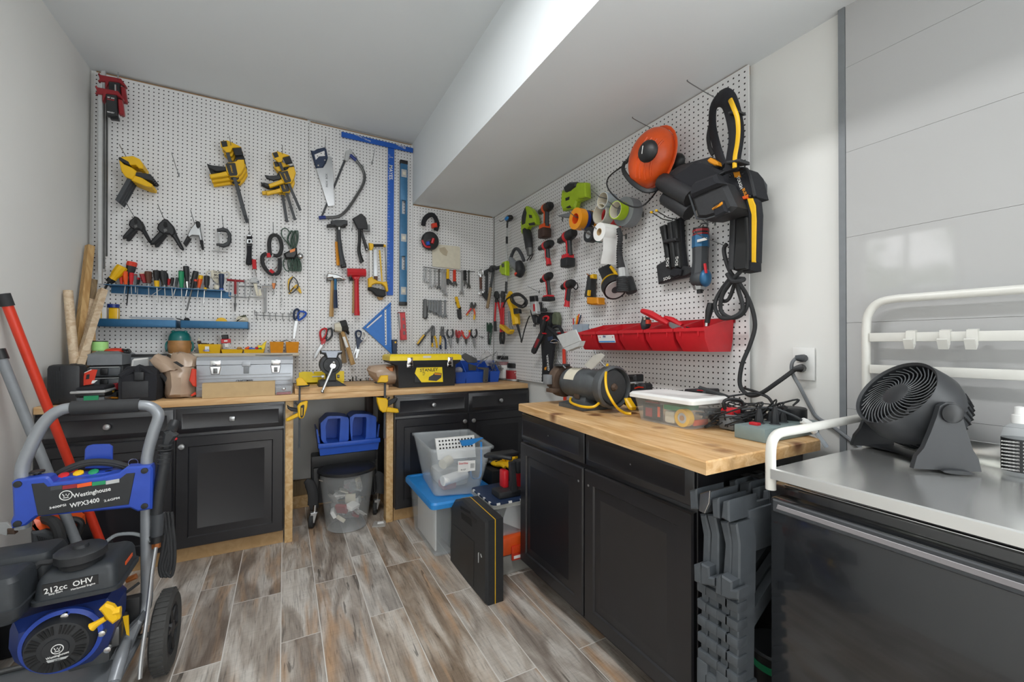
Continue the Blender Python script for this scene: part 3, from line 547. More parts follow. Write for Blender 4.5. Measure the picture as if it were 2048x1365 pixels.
sciss('blue scissors with white finger rings left of the big blue square', 'Z8', '725,560 760,532 800,560 785,620 745,630', '800,600 815,545 850,560 860,610 830,650 795,640', '725,610 840,640 780,700 765,770 740,765', ('740,700 770,710 705,850 697,845', '735,770 780,770 740,900 722,890'), 'blue_navy', 'white')
# lower blue trays
z('Z6'); t = T('tool_tray', 'blue open tray on the back pegboard holding the yellow bottle', 'tray', group='blue tool trays'); a = t('205,852 1193,880', .13); b = t('205,950 1190,962', .13); TV0, TV1 = (b[0][1]+b[1][1])/2, (a[0][1]+a[1][1])/2+.002
m = t.p('tray', 'blue_steel'); tray(m, a[0][0], a[1][0], TV0, TV1, .002, .13); t.p('clear_lid', 'clear_blue').box(((a[0][0]+a[1][0])/2+.05, TV1+.016, .04), (a[1][0]-a[0][0]-.16, .006, .05), .002)
t = T('tool_tray', 'blue open tray nearer the board seam holding a yellow disc', 'tray', group='blue tool trays'); c = t('1247,890', .13)[0]; z('Z7'); d = t('478,760', .13)[0]; tray(t.p('tray', 'blue_steel'), c[0], d[0], TV0, TV1, .002, .13)
z('Z6'); t = T('bottle', 'small yellow bottle with dark blue cap standing in the blue tray', 'bottle'); a = t('352,715 470,855', .09); m = t.p('body', 'yellow'); m.bx(a[0][0], a[1][0], TV0+.004, a[0][1], .05, .09, .006); t.p('label', 'paper').bx(a[0][0]+.045, a[1][0]-.002, TV0+.02, a[0][1]-.006, .0895, .0905); q = t('415,712', .07)[0]; t.p('cap', 'blue_deep').cyl((q[0], a[0][1], .07), (q[0], a[0][1]+.022, .07), .029, n=20)
t = T('box', 'small white packet with yellow print leaning beside the yellow bottle', 'packet'); a = t('246,708 328,850', .08); t.p('carton', 'white').bx(a[0][0], a[1][0], TV0+.004, a[0][1], .06, .085, .002); t.p('print', 'yellow').bx(a[0][0]+.006, a[1][0]-.02, TV0+.03, a[0][1]-.02, .085, .0856)
z('Z7'); t = T('tape_disc', 'yellow plastic disc peeking out of the blue tray', 'disc'); q = t('92,748', .1)[0]; t.p('disc', 'yellow').cyl((q[0], q[1]-.004, .08), (q[0], q[1]-.004, .1), .033, n=28)
t = T('packet', 'crumpled cream bag of hardware lying at the end of the blue tray', 'bag'); t.p('bag', 'cream').ext(t('285,735 330,670 420,650 470,700 470,745 440,755 300,755', .08), .03, .09, .015); t.p('tip', 'olive').ext(t('350,668 440,645 450,665 400,680', .095), .06, .095, .006)
t = T('pliers', 'thin pliers resting across the gap between the two blue trays', 'pliers'); z('Z6'); t.p('jaws', 'steel_dark').ext(t('1180,840 1230,850 1310,880 1290,885 1200,860', .1), .07, .1, .003); t.p('spool', 'black').ell((*t('1325,868', .08)[0], .08), (.016, .014, .02))
# wooden shelf and what stands on it
z('C1'); a = hit(FB, 1700, 290, .15); z('C2'); b = hit(FB, 1358, 275, .15); c0 = hit(FB, 1358, 263, .15); c1_ = hit(FB, 1358, 298, .15)
t = T('wooden_shelf', 'narrow pale wooden shelf board on the back pegboard behind the grey toolbox', 'shelf'); SV = c0[1]; t.p('board', 'shelf_wood').bx(a[0]-.02, b[0], SV-.022, SV, .001, .15, .002); t.p('bracket', 'grey').bx(a[0]+.1, a[0]+.12, SV-.06, SV-.023, .001, .12); t.p('bracket', 'grey').bx(b[0]-.12, b[0]-.1, SV-.06, SV-.023, .001, .12)
def bin_(lab, zm, st, w0, w1, mat, h, sl, g, fr=FB, nm='parts_bin', sub=None, v=None):
    t = T(nm, lab, 'bin', fr, g); z(zm); a = t(st, w1); u0, u1 = a[0][0], a[1][0]; v0 = v if v is not None else min(a[0][1], a[1][1]); m = t.p('bin', mat); th = .003
    m.loft([[(u0+.006, v0, w0), (u1-.006, v0, w0), (u1-.006, v0, w1-sl), (u0+.006, v0, w1-sl)], [(u0, v0+h, w0), (u1, v0+h, w0), (u1, v0+h, w1), (u0, v0+h, w1)], [(u0+th, v0+h, w0+th), (u1-th, v0+h, w0+th), (u1-th, v0+h, w1-th), (u0+th, v0+h, w1-th)], [(u0+.008, v0+th, w0+th), (u1-.008, v0+th, w0+th), (u1-.008, v0+th, w1-sl-th), (u0+.008, v0+th, w1-sl-th)]])
    return t, u0, u1, v0
for lab, st in (('amber bin on the wooden shelf with a spanner resting across it', '785,1170 988,1170'), ('amber bin at the seam end of the wooden shelf', '1015,1165 1208,1165')):
    t, u0, u1, v0 = bin_(lab, 'Z7', st, .03, .14, 'orange_amber', .078, .02, 'amber bins on the shelf', v=SV+.001)
    t.p('scraps', 'steel_dark').ext([(u0+.012, v0+.05), (u1-.012, v0+.05), (u1-.02, v0+.082), (u0+.05, v0+.075), (u0+.02, v0+.085)], .04, .12, .01)
fl('spanner', 'grey spanner laid across the amber bins', 'spanner', 'Z7', [('x', 'shaft', 'steel_dark', '785,1040 830,1065 1040,1000 1052,1012 850,1078 790,1060', .1, .108), ('x', 'jaw', 'steel', '1030,1000 1045,985 1062,1000 1050,1018', .098, .11)])
t, u0, u1, v0 = bin_('shallow yellow tray with a white label on the wooden shelf', 'C2', '203,255 462,255', .02, .15, 'yellow', .06, .01, 'yellow trays on the shelf', v=SV+.001); t.p('label', 'paper').bx(u0+.06, u1-.085, v0+.012, v0+.045, .1495, .152); z('C2'); q = t('300,232', .153)[0]; t.txt('nails', .02, (*q, .1525), 'blue')
t, u0, u1, v0 = bin_('thin yellow tray in the middle of the wooden shelf', 'C2', '468,250 716,250', .03, .14, 'yellow', .025, .005, 'yellow trays on the shelf', v=SV+.001)
t, u0, u1, v0 = bin_('low yellow tray full of coloured markers on the wooden shelf', 'C2', '722,252 960,252', .03, .14, 'yellow', .025, .005, 'yellow trays on the shelf', v=SV+.001)
for i, (st, mt_, l) in enumerate((('745,225 790,200', 'orange', 'orange marker at the end of the low yellow tray'), ('785,215 850,228', 'blue', 'blue marker in the low yellow tray'), ('860,220 890,205', 'red', 'red marker in the low yellow tray'), ('890,230 930,215', 'green', 'green marker in the low yellow tray'))):
    fl('marker', l, 'marker', 'C2', [('t', 'barrel', mt_, st, .011, .1, 1)], g='markers in the yellow tray')
fl('bag', 'bright yellow packet standing up in the marker tray', 'packet', 'C2', [('x', 'packet', 'yellow_bright', '880,225 885,175 930,180 950,150 985,125 960,230', .07, .09, .004)])
fl('paint_brush', 'packaged paint brush with black bristles and red card standing on the shelf', 'paint brush', 'C2', [('x', 'bristles', 'black', '470,60 545,55 552,105 475,108', .07, .09, .004), ('x', 'card', 'red', '463,108 572,103 578,148 468,155', .068, .094), ('x', 'backing', 'clear', '470,155 575,148 588,218 492,222', .075, .085), ('x', 'sleeve', 'clear', '448,25 462,25 475,110 462,112', .075, .085), ('x', 'print', 'white', '500,120 540,118 541,135 502,137', .094, .0945, 0), ('x', None, None, '505,160 550,157 552,195 515,198', .085, .0856, 0)])
fl('wood_finial', 'cream pointed wooden finial with black base on the shelf', 'finial', 'C2', [('x', 'point', 'cream', '192,130 208,85 232,125', .08, .1, .006), ('x', 'base', 'brown_dark', '192,130 232,125 235,150 205,175 195,150', .075, .105, .004)])
fl('wood_scrap', 'dark brown carved wood scrap lying behind the labelled yellow tray', 'wood scrap', 'C2', [('x', 'scrap', 'brown_dark', '235,150 290,150 330,165 375,150 385,190 240,190', .06, .1, .008)])
fl('wood_scrap', 'pale round wood scrap on the thin yellow tray', 'wood scrap', 'C2', [('x', 'scrap', 'handle_wood', '640,215 655,195 690,195 702,215 695,228 650,228', .07, .11, .01)])
z('C1'); t = T('lidded_jar', 'brown ceramic jar with teal domed lid and side handles behind the tan bag', 'jar'); q = t('1805,265 1660,130 1945,130', .09); u = (q[1][0]+q[2][0])/2; r = (q[2][0]-q[1][0])/2; v1 = q[1][1]; v0 = SV+.002
t.p('body', 'copper'); m = t.parts[-1][0]; t.parts[-1][2] = 'stain'; m.lathe((u, v0, .09), (0, 1, 0), [(r*.9, 0), (r*.98, .01), (r, .05), (r*.98, v1-v0)], 28); t.p('lid', 'teal').lathe((u, v1, .09), (0, 1, 0), [(r, 0), (r*.97, .02), (r*.8, .045), (r*.5, .06), (r*.1, .065)], 28)
for s_ in (-1, 1): t.p('handle', 'teal').tube([(u+s_*r*.97, v1-.005, .09), (u+s_*r*1.12, v1-.02, .09), (u+s_*r*1.14, v1-.05, .09), (u+s_*r*.97, v1-.07, .09)], .006, 8, 4); t.p('lug', 'teal').ell((u+s_*r*.5, v1+.058, .1), (.012, .008, .008))
# ---- saws, squares, hammers on the middle board
fl('hand_saw', 'hand saw with dark blue handle and shiny tapered blade', 'saw', 'Z3', [('x', 'blade', 'steel', '182,545 262,545 300,490 318,425 330,412 362,428 378,620 393,975 320,982', .024, .027, .0005),
 ('x', 'handle', 'blue_navy', '122,345 160,350 190,330 285,308 300,330 318,430 262,540 182,548', .014, .034, .005), ('x', 'grip_hole', 'pegboard_white', '165,395 278,350 285,410 215,415 180,455', .034, .0345, 0), ('x', 'rivet', 'chrome', '275,450 292,450 292,465 275,465', .034, .0355), ('x', None, None, '200,510 217,510 217,526 200,526', .034, .0355)])
u, v = ALL[-1]('305,690', .0272)[0]; ALL[-1].txt('INOX  BOX', .02, (u, v, .0272), 'grey_dark', PI/2*1.02)
fl('bow_saw', 'bow saw with curved grey tube frame and blue end hanging beside the hand saw', 'saw', 'Z3', [('t', 'frame', 'steel_dark', '560,395 620,440 700,540 735,640 715,740 640,870 560,990 480,1075 400,1105 240,1112', .011, .03, 6), ('x', 'blade', 'grey_dark', '500,450 525,460 395,775 262,1095 240,1085 375,760', .008, .011), ('x', 'end_bracket', 'grey_light', '525,350 590,335 600,390 570,400 540,470 510,450', .02, .04), ('t', 'sleeve', 'blue_deep', '570,400 640,460', .0135, .03, 1), ('t', None, None, '215,1115 290,1108', .0135, .03, 1), ('t', 'wire_guard', 'grey', '600,370 640,430 680,500 720,525 715,550', .004, .034, 4)])
hk('holding the hand saw handle', 'Z3', '280,350', .12, .05); hk('standing empty right of the bow saw', 'Z3', '818,490', .12, .06)
t = fl('t_square', 'long blue aluminium drywall T-square leaning on the pegboard', 't-square', 'Z3', [('x', 'head', 'blue_t', '472,130 1288,320 1285,372 472,190', .02, .028), ('x', 'blade', 'blue', '1003,262 1074,278 1066,1900 1000,1900', .014, .02)]); t.parts.pop(); z('Z3')
m = t.p('blade', 'blue_t'); a = hit(FB, 1003, 262, .018); b = hit(FB, 1074, 278, .018); z('Z4'); c = hit(FB, 908, 932, .018); d = hit(FB, 848, 930, .018); m.ext([a, b, c, d], .012, .018, .001)
m = t.p('graduation', 'white')
for i in range(44): vv = a[1]-.1-i*.0254; m.bx(a[0]-.001+(d[0]-a[0])*i/50, a[0]+(.009 if i % 4 else .018), vv, vv+.0018, .018, .0183)
z('Z3')
for s_, st, r, sz in (('MAYES', '1036,590', -PI/2, .04), ('MAYES', '1040,420', 0, .01), ('MAYES', '1150,300', -.22, .026), ('DRYWALL T SQUARE', '715,205', -.235, .013)): u, v = t(st, .0285)[0]; t.txt(s_, sz, (u, v, .0184 if '10' == st[:2] else .0284), 'white', r)
def vial(t, m, st, w, mat='cream'): m.ext(t(st, w), w-.003, w+.001, .001)
t = T('spirit_level', 'long blue box spirit level hanging upright beside the T-square', 'level'); z('Z3'); a = hit(FB, 1136, 450, .05); b = hit(FB, 1214, 455, .05); z('Z4'); c = hit(FB, 1052, 1030, .05); d = hit(FB, 980, 1028, .05)
u0, u1 = (a[0]+d[0])/2, (b[0]+c[0])/2; v1, v0 = a[1], d[1]; L_ = v1-v0; m = t.p('body', 'blue_level'); um = (u0+u1)/2; hw = (u1-u0)*.26
def hole(f0, f1): return v1-L_*f0, v1-L_*f1
cuts = [(.0, .252, 0), (.252, .355, 1), (.355, .675, 0), (.675, .745, 1), (.745, 1, 0)]
cuts = [(0, .275, 0), (.275, .37, 1), (.37, .66, 0), (.66, .755, 1), (.755, 1, 0)]
for f0, f1, h in cuts:
    x, y = hole(f0, f1)
    if h: m.bx(u0, um-hw, y, x, .02, .05); m.bx(um+hw, u1, y, x, .02, .05)
    else: m.bx(u0, u1, y, x, .02, .05, .002)
for f in (.09, .535, .9):
    x = v1-L_*f; q = t.p('vial_frame', 'grey_light'); q.bx(um-.022, um+.022, x-.032, x+.032, .05, .053, .01); t.p('vial', 'cream', q).bx(um-.012, um+.012, x-.014, x+.014, .053, .055, .004)
for f in (.0, 1.0): x = v1-L_*f; t.p('end_cap', 'black').bx(u0-.002, u1+.002, x-(.03 if f == 0 else -.0), x+(.002 if f == 0 else .03), .019, .0515, .002)
# hammers
fl('hammer', 'dark framing hammer with grey grip on the upper hammer hooks', 'hammer', 'Z4', [('x', 'head', 'cast', '300,205 350,195 435,192 465,200 465,245 430,245 410,262 360,265 340,250 270,262 262,250 305,232', .05, .08, .006), ('t', 'shaft', 'grey_dark', '380,250 385,400', .012, .065, 1), ('t', 'grip', 'grey_dark', '385,390 400,520 425,640', [.0145, .017, .021], .065, 3), ('x', 'butt', 'black', '395,635 450,620 456,655 405,662', .045, .085, .006), ('x', 'badge', 'white', '375,265 390,265 390,290 375,290', .077, .0785, .001)])
fl('hammer', 'second framing hammer with amber grip, behind the dark one', 'hammer', 'Z4', [('t', 'grip', 'orange_amber', '358,410 372,640', .013, .022, 1), ('t', 'shaft', 'steel_dark', '362,250 360,410', .009, .022, 1), ('x', 'head', 'cast', '262,240 320,225 420,225 450,260 440,270 340,262 262,265', .01, .036, .004)])
fl('hatchet', 'small hatchet with black sheath over its blade', 'hatchet', 'Z4', [('x', 'sheath', 'leather', '512,182 598,130 640,165 665,255 660,290 565,285', .045, .07, .006), ('t', 'handle', 'black', '580,285 580,400 575,500 600,590 610,610', [.012, .012, .014, .016, .02], .055, 3), ('x', 'poll', 'steel_dark', '655,240 680,240 684,310 610,300 615,285 660,290', .05, .068)])
fl('pry_bar', 'flat black pry bar hanging behind the hatchet', 'pry bar', 'Z4', [('x', 'bar', 'black', '585,300 610,300 670,485 645,502', .02, .032, .003), ('x', 'hole', 'steel', '645,478 655,475 660,486 650,490', .032, .0325, 0)])
hk('pair holding the dark framing hammer', 'Z4', '300,255', .11, .03); hk('pair beside the hatchet sheath', 'Z4', '505,290', .09, .035); hk('under the claw hammer', 'Z4', '262,790', .09, .03); hk('under the red dead-blow mallet', 'Z4', '480,790', .09, .03)
fl('hammer', 'claw hammer with chrome head and blue-grey grip left of the red mallet', 'hammer', 'Z4', [('x', 'head', 'chrome', '258,735 275,712 330,722 370,730 410,750 440,775 430,782 390,765 365,768 330,768 315,755 262,765', .045, .075, .005), ('t', 'shaft', 'blue_steel', '345,750 345,890', .0105, .06, 1), ('t', 'grip', 'blue_navy', '345,880 345,960 348,1055', [.013, .015, .0165], .06, 3)])
fl('hammer', 'wooden handled hammer hanging behind the blue-grey gripped claw hammer', 'hammer', 'Z4', [('x', 'head', 'steel_dark', '258,748 400,752 440,785 330,790 262,785', .01, .036, .004), ('t', 'handle', 'handle_wood', '318,770 315,900 306,1140', [.0105, .014, .0165], .024, 3)])
fl('mallet', 'bright red dead-blow mallet hanging beside the yellow hacksaw', 'mallet', 'Z4', [('t', 'head', 'red', '460,708 640,712', .033, .07, 1), ('x', 'neck', 'red', '510,745 590,745 575,780 528,780', .055, .085, .006), ('t', 'handle', 'red', '552,760 553,900 556,1090', [.0165, .018, .019], .07, 3), ('t', 'butt', 'red', '556,1088 556,1128', .0215, .07, 1)])
fl('hammer', 'wooden handled hammer hanging behind the bright red mallet', 'hammer', 'Z4', [('t', 'handle', 'handle_wood', '530,790 528,900 525,1105', [.011, .013, .013], .02, 3), ('x', 'head', 'cast', '478,755 525,755 545,785 490,785', .006, .034, .004)])
t = fl('hacksaw', 'yellow and chrome hacksaw hanging upright beside the T-square', 'hacksaw', 'Z4', [('x', 'back', 'white', '680,480 706,480 706,760 680,760', .04, .062, .004), ('x', 'frame', 'yellow', '672,418 715,425 720,460 705,492 682,492', .038, .066, .005), ('t', 'front_tube', 'black', '715,445 820,445', .0115, .05, 1), ('x', 'front_end', 'yellow', '815,432 840,440 838,460 815,458', .04, .062, .003), ('x', 'blade', 'steel_dark', '826,458 834,458 848,795 838,795', .05, .052, .0003), ('x', 'handle', 'yellow', '666,765 705,745 715,765 760,790 810,800 850,795 865,890 845,895 830,845 800,820 740,815 705,830 700,850 668,855', .035, .068, .006), ('x', 'grip', 'rubber', '668,850 700,848 835,880 840,935 820,948 745,935 700,890 668,880', .032, .07, .008)])
fl('hacksaw', 'second hacksaw with yellow strip blade hanging behind the chrome one', 'hacksaw', 'Z4', [('x', 'panel', 'steel', '715,490 748,480 755,745 720,745', .014, .017), ('x', 'blade', 'yellow', '770,490 784,490 808,795 795,795', .014, .017), ('x', 'handle', 'brown', '725,745 760,745 758,785 730,785', .008, .03), ('x', 'butt', 'handle_wood', '752,945 815,950 810,970 785,980 765,970', .01, .03, .005)])
t = fl('rafter_square', 'large blue triangular rafter square on the pegboard above the toolbox', 'square', 'Z8', [('x', 'frame', 'blue_square', '820,498 1182,165 1195,840', .012, .018), ('x', 'fence', 'blue_square', '815,498 1180,162 1185,185 830,510', .008, .028), ('x', 'slot', 'pegboard_white', '862,490 1058,322 1068,335 878,500', .018, .0184, 0), ('x', None, None, '1098,260 1122,245 1128,715 1108,722', .018, .0184, 0)])
t.p('graduation', 'white')
for i in range(24): u, v = t('%g,%g' % (1170, 230+i*22), .018)[0]; t.parts[-1][0].bx(u, u+.008, v, v+.0012, .018, .0183)
t = fl('torpedo_level', 'short red torpedo level with silver edge hanging below the blue level', 'level', 'Z8', [('x', 'body', 'red', '1300,295 1368,293 1392,650 1310,655', .02, .05, .004), ('x', 'edge', 'grey_light', '1280,300 1300,295 1338,632 1318,640', .02, .048, .003), ('x', 'top_edge', 'red_dull', '1278,290 1370,290 1370,300 1280,302', .018, .052)])
for st in ('1330,365 1355,365 1357,400 1332,400', '1335,450 1362,450 1365,505 1340,505', '1340,540 1370,540 1372,585 1342,585'): t.p('vial', 'clear_dark').ext(t(st, .051), .049, .052, .001)
fl('square', 'dark blue combination square standing behind the black and yellow toolbox', 'square', 'Z8', [('x', 'handle', 'blue_navy', '1198,650 1265,645 1260,840 1205,840', .02, .045, .003), ('x', 'sticker', 'yellow', '1230,672 1252,670 1252,695 1230,697', .045, .0455, 0)])
# mallets by the vise
fl('mallet', 'rubber mallet with cream and black head and labelled wooden handle', 'mallet', 'Z8', [('t', 'face', 'cream', '450,490 535,488', [.03, .043], .075, 2), ('t', 'head', 'rubber', '530,480 612,462', .044, .075, 1), ('t', 'handle', 'handle_wood', '545,535 600,680 690,972', [.014, .016, .018], .075, 3), ('x', 'label', 'paper', '552,615 585,607 635,745 600,758', .084, .094, .004)])
fl('mallet', 'second mallet with plain old wooden handle behind the labelled one', 'mallet', 'Z8', [('t', 'handle', 'old_wood', '525,560 545,700 578,950', [.012, .015, .019], .025, 3), ('x', 'head', 'rubber', '440,515 600,500 650,560 630,580 600,545 450,545', .004, .045, .006)])
# ---- corner board
t = T('ear_muffs', 'black ear muffs with curved headband hanging high on the corner board', 'ear muffs'); z('A1'); t.p('headband', 'fabric_black').tube(t.p3('165,320 175,260 215,205 270,185 310,215 340,300 320,380', .06), .02, 8, 5, flat=.55); t.p('cushion', 'red_orange').ext(t('275,290 335,280 345,335 285,345', .08), .04, .08, .006)
q = t('255,500', .07)[0]; m = t.p('cup', 'plastic_black'); m.lathe((*q, .03), (.1, -.15, 1), [(.05, 0), (.075, .005), (.079, .025), (.07, .045), (.062, .047)], 28); c = t.p('liner', 'red'); c.tube(t.p3('150,500 190,575 250,585', .085), .009, 8, 4); c.tube(t.p3('290,480 275,540', .085), .013, 8, 1); t.p('pad', 'blue').ext(t('200,520 245,510 250,555 210,565', .09), .07, .09, .005); t.p('ring', 'grey_dark').ext(t('195,490 240,475 275,495 245,515 205,520', .08), .06, .08, .005)
fl('grinding_hose', 'wrench hanging behind the ear muffs', None, 'A1', [('x', 'x', 'steel_dark', '360,330 372,270 390,290 380,350', .01, .02)]); ALL.pop()
fl('cutting_board', 'stained cream plastic sheet pinned on the corner pegboard', 'plastic sheet', 'A1', [('x', 'sheet', 'cream', '275,610 300,580 370,555 605,578 622,600 625,850 610,862 280,825', .008, .014, .001), ('x', 'stain', 'soft_stain', '360,600 430,585 470,640 455,700 410,680 370,640', .014, .0143, 0)])
z('A1'); rk = fl('wrench_rack', 'thin steel wire rack from which the long row of wrenches hangs', 'rack', 'A1', [('t', 'rail', 'steel_dark', '165,830 400,868 640,885 805,892', .003, .03, 1)])
def wrench(lab, x, y0, y1, k=1., mats=('steel', None), zm='A1', g='wrenches on the wire rack', w=.03, hw=11, wy=0):
    f = lambda a: ' '.join('%g,%g' % (x+p*k, q) for p, q in a)
    P = [('x', 'shank', mats[0], f([(-hw*.7, y0+10), (hw*.7, y0+10), (hw+wy, y1-40*k), (-hw+wy, y1-40*k)]), w-.004, w+.004, .0015), ('x', 'ring_end', mats[1] or mats[0], f([(-15, y0), (0, y0-10), (15, y0), (15, y0+18), (0, y0+27), (-15, y0+18)]), w-.004, w+.005, .0015), ('x', 'jaw', mats[1] or mats[0], f([(-20+wy, y1-40*k), (wy, y1-52*k), (20+wy, y1-40*k), (26+wy, y1), (10+wy, y1), (6+wy, y1-22*k), (-6+wy, y1-22*k), (-10+wy, y1), (-26+wy, y1)]), w-.005, w+.006, .0015)]
    return fl('wrench', lab, 'wrench', zm, P, g=g)
for i, (x, y0, y1, k, l) in enumerate(((180, 850, 1000, .8, 'shortest wrench at the outer end of the wire rack'), (205, 855, 1030, .8, 'small wrench second from the outer end of the wire rack'), (255, 862, 1090, 1, 'bright steel wrench third from the outer end of the rack'), (315, 865, 1085, .9, 'thin wrench with curved jaw, fourth from the outer end'), (362, 870, 1108, .9, 'dark wrench, fifth from the outer end of the rack'), (405, 872, 1140, 1, 'broad wrench, sixth in the row just before the yellow handle'), (440, 875, 1190, 1.05, 'longest bright wrench behind the yellow handled one'), (645, 878, 1175, 1.1, 'long wrench between the red and the black handled wrench'), (732, 880, 1095, .9, 'dark wrench at the inner end of the wire rack'))): wrench(l, x, y0, y1, k, ('steel_dark' if 'dark' in l else 'steel', None))
def adj(lab, x, y0, ym, y1, grip, head, zm='A1', tilt=0):
    return fl('adjustable_wrench', lab, 'wrench', zm, [('x', 'grip', grip, '%g,%g %g,%g %g,%g %g,%g' % (x-16, y0, x+16, y0, x+17, ym, x-17, ym), .02, .036, .003), ('x', 'head', head, ' '.join('%g,%g' % (x+tilt+a, b) for a, b in ((-12-tilt, ym), (12-tilt, ym), (25, ym+25), (38, y1-25), (28, y1), (14, y1-28), (0, y1-30), (-6, y1), (-24, y1-12), (-28, ym+25))), .022, .034, .002)], g='adjustable wrenches on the wire rack')
adj('adjustable wrench with yellow handle on the wire rack', 472, 858, 980, 1060, 'yellow', 'cast', tilt=15); adj('adjustable wrench with red handle on the wire rack', 556, 868, 1010, 1075, 'red_orange', 'steel_dark'); adj('adjustable wrench with black handle and chrome head on the wire rack', 686, 872, 1000, 1075, 'black', 'chrome')
z('A2'); fl('wire_rack', 'thin steel wire rack holding the flat stamped wrenches', 'rack', 'A2', [('t', 'rail', 'steel_dark', '160,125 320,130 450,140', .0025, .025, 1)])
for i, (x, y1, hw) in enumerate(((235, 270, 14), (268, 280, 16), (302, 295, 14), (332, 310, 18), (370, 330, 18), (425, 335, 14))): wrench('flat grey stamped wrench, %s in the row beside the folding multi-tool' % ('nearest the tool', 'second', 'third', 'fourth', 'fifth', 'last and thinnest')[i], x, 130, y1, .95, ('grey', None), 'A2', 'stamped wrenches on the lower rack', .025, hw)
fl('multi_tool', 'dark grey folded multi-tool hanging at the outer end of the stamped wrenches', 'multi-tool', 'A2', [('x', 'body', 'steel_dark', '165,120 180,108 205,115 215,240 215,335 185,355 160,330', .015, .035, .004), ('x', 'spring', 'black', '200,190 214,200 214,335 195,350 185,335 200,320', .035, .038)])
fl('snips', 'yellow and black handled tin snips hanging below the wrench rack', 'snips', 'A2', [('x', 'handle', 'yellow', '545,85 575,80 612,215 585,222 565,180', .02, .04, .004), ('x', 'grip', 'black', '585,222 612,215 615,235 560,140 552,150', .018, .036, .003), ('x', 'blade', 'cast', '570,235 615,230 628,340 608,358 580,330', .018, .034, .003)])
def plier(lab, zm, j, h1, h2, m1, m2=None, tip=None, w=.035, jm='steel_dark', g='pliers on the lower peg hooks', cap=None):
    P = [('x', 'jaws', jm, j, w-.008, w+.006, .002), ('t', 'handle', m1, h1, .0085, w, 4), ('t', 'handle', m2 or m1, h2, .0085, w, 4)]
    t = fl('pliers', lab, 'pliers', zm, P, g=g)
    if cap:
        for c in cap[1:]: t.p('grip_end', cap[0]).tube(t.p3(c, w), .0092, 8)
    return t
plier('combination pliers with red and yellow handles hanging jaws up', 'A2', '735,150 755,145 770,200 790,150 805,180 775,235 745,230 725,205', '740,225 700,275 680,305', '765,225 780,280 772,355', 'red', 'orange', cap=('yellow', '700,280 682,308', '777,300 772,358'))
plier('long yellow and black pliers leaning outward in the lower row', 'A2', '268,425 285,440 250,490 190,545 165,548 180,530 240,475', '190,540 140,610 95,670', '170,545 120,610 90,655', 'black', 'yellow')
plier('needle nose pliers with yellow and black handles, second in the lower row', 'A2', '285,430 300,440 305,500 300,560 255,560 262,500', '265,555 265,620 270,685', '295,555 315,620 325,700', 'black', 'yellow', cap=('yellow', '268,640 270,688'))
plier('slip joint pliers with yellow and blue handles, third in the lower row', 'A2', '378,440 385,440 395,500 405,440 412,445 412,560 365,560', '378,550 365,610 372,715', '405,555 428,610 430,715', 'blue_navy', 'blue_navy', cap=('yellow', '370,555 362,665'))
for l, x, mm, jm in (('small pliers with grey handles hanging upside down in the lower row', 485, 'grey_dark', 'steel'), ('small pliers with black handles, last before the empty hook', 770, 'black', 'steel')): plier(l, 'A2', '%g,565 %g,565 %g,620 %g,705 %g,700 %g,620' % (x-14, x+14, x+22, x+18, x+8, x-12), '%g,580 %g,540 %g,500 %g,475' % (x+6, x+32, x+32, x+22), '%g,580 %g,540 %g,500 %g,480' % (x-6, x-36, x-36, x-24), mm, jm=jm)
plier('red handled cutters bunched together in the lower row', 'A2', '560,580 595,580 590,630 578,650 565,620', '580,580 610,540 625,490', '570,575 555,530 560,485', 'red', 'red_dull', jm='steel_dark'); ALL[-1].p('inner_grip', 'red').tube(ALL[-1].p3('585,560 575,520 595,500 600,550', .04), .006, 8, 4)
plier('red and yellow handled pliers hanging upside down in the lower row', 'A2', '665,585 695,585 690,640 680,665 668,630', '685,590 715,545 718,490', '672,590 640,545 638,505', 'red', 'red_orange', cap=('yellow', '716,510 718,488'), jm='steel_dark')
fl('peg_hook', 'thin wire peg hook standing empty between the pliers and the green locking pliers', 'hook', 'A2', [('t', 'wire', 'black', '835,565 895,575', .0025, .02, 1), ('t', None, None, '865,555 870,585', .0025, .03, 1)], g='wire peg hooks')
plier('dark green locking pliers at the corner end of the lower row', 'A2', '930,395 945,400 950,440 965,395 985,400 1000,440 990,490 970,520 930,500', '950,500 945,560 948,660', '985,490 972,560 962,665', 'black', 'green_dark', jm='green_dark')
# pipe tools at the corner
fl('turnbuckle', 'steel and copper turnbuckle hanging right of the wrench rack', 'turnbuckle', 'A1', [('t', 'body', 'brown', '875,955 880,1110', .012, .03, 1), ('t', 'eye', 'chrome', '860,880 895,870 905,920 880,955 855,925', .005, .03, 4, True), ('t', None, None, '862,1130 895,1125 905,1170 880,1190 858,1165', .005, .03, 4, True), ('t', 'nut', 'steel', '872,925 876,960', .015, .03, 1)])
fl('pipe_wrench', 'dark iron pipe wrench hanging upside down beside the turnbuckle', 'pipe wrench', 'A1', [('x', 'handle', 'cast', '945,930 975,925 970,1150 940,1150', .03, .05, .004), ('x', 'head', 'cast', '935,880 960,860 1010,840 1020,860 975,890 970,930 940,930', .025, .06, .005), ('x', 'foot', 'cast', '900,1160 950,1140 980,1170 985,1230 960,1245 920,1200', .025, .055, .005)])
fl('pipe_wrench', 'large wrench with worn brown handle in front of the pipe wrench', 'pipe wrench', 'A1', [('t', 'handle', 'old_wood', '1000,1090 985,1200 958,1345', .014, .08, 2), ('t', 'shaft', 'cast', '1035,870 1000,1095', .0125, .08, 1), ('x', 'head', 'cast', '1000,840 1020,810 1060,815 1065,850 1050,890 1010,890', .06, .1, .006), ('t', 'arm', 'cast', '1055,830 1100,850', .011, .08, 1)])
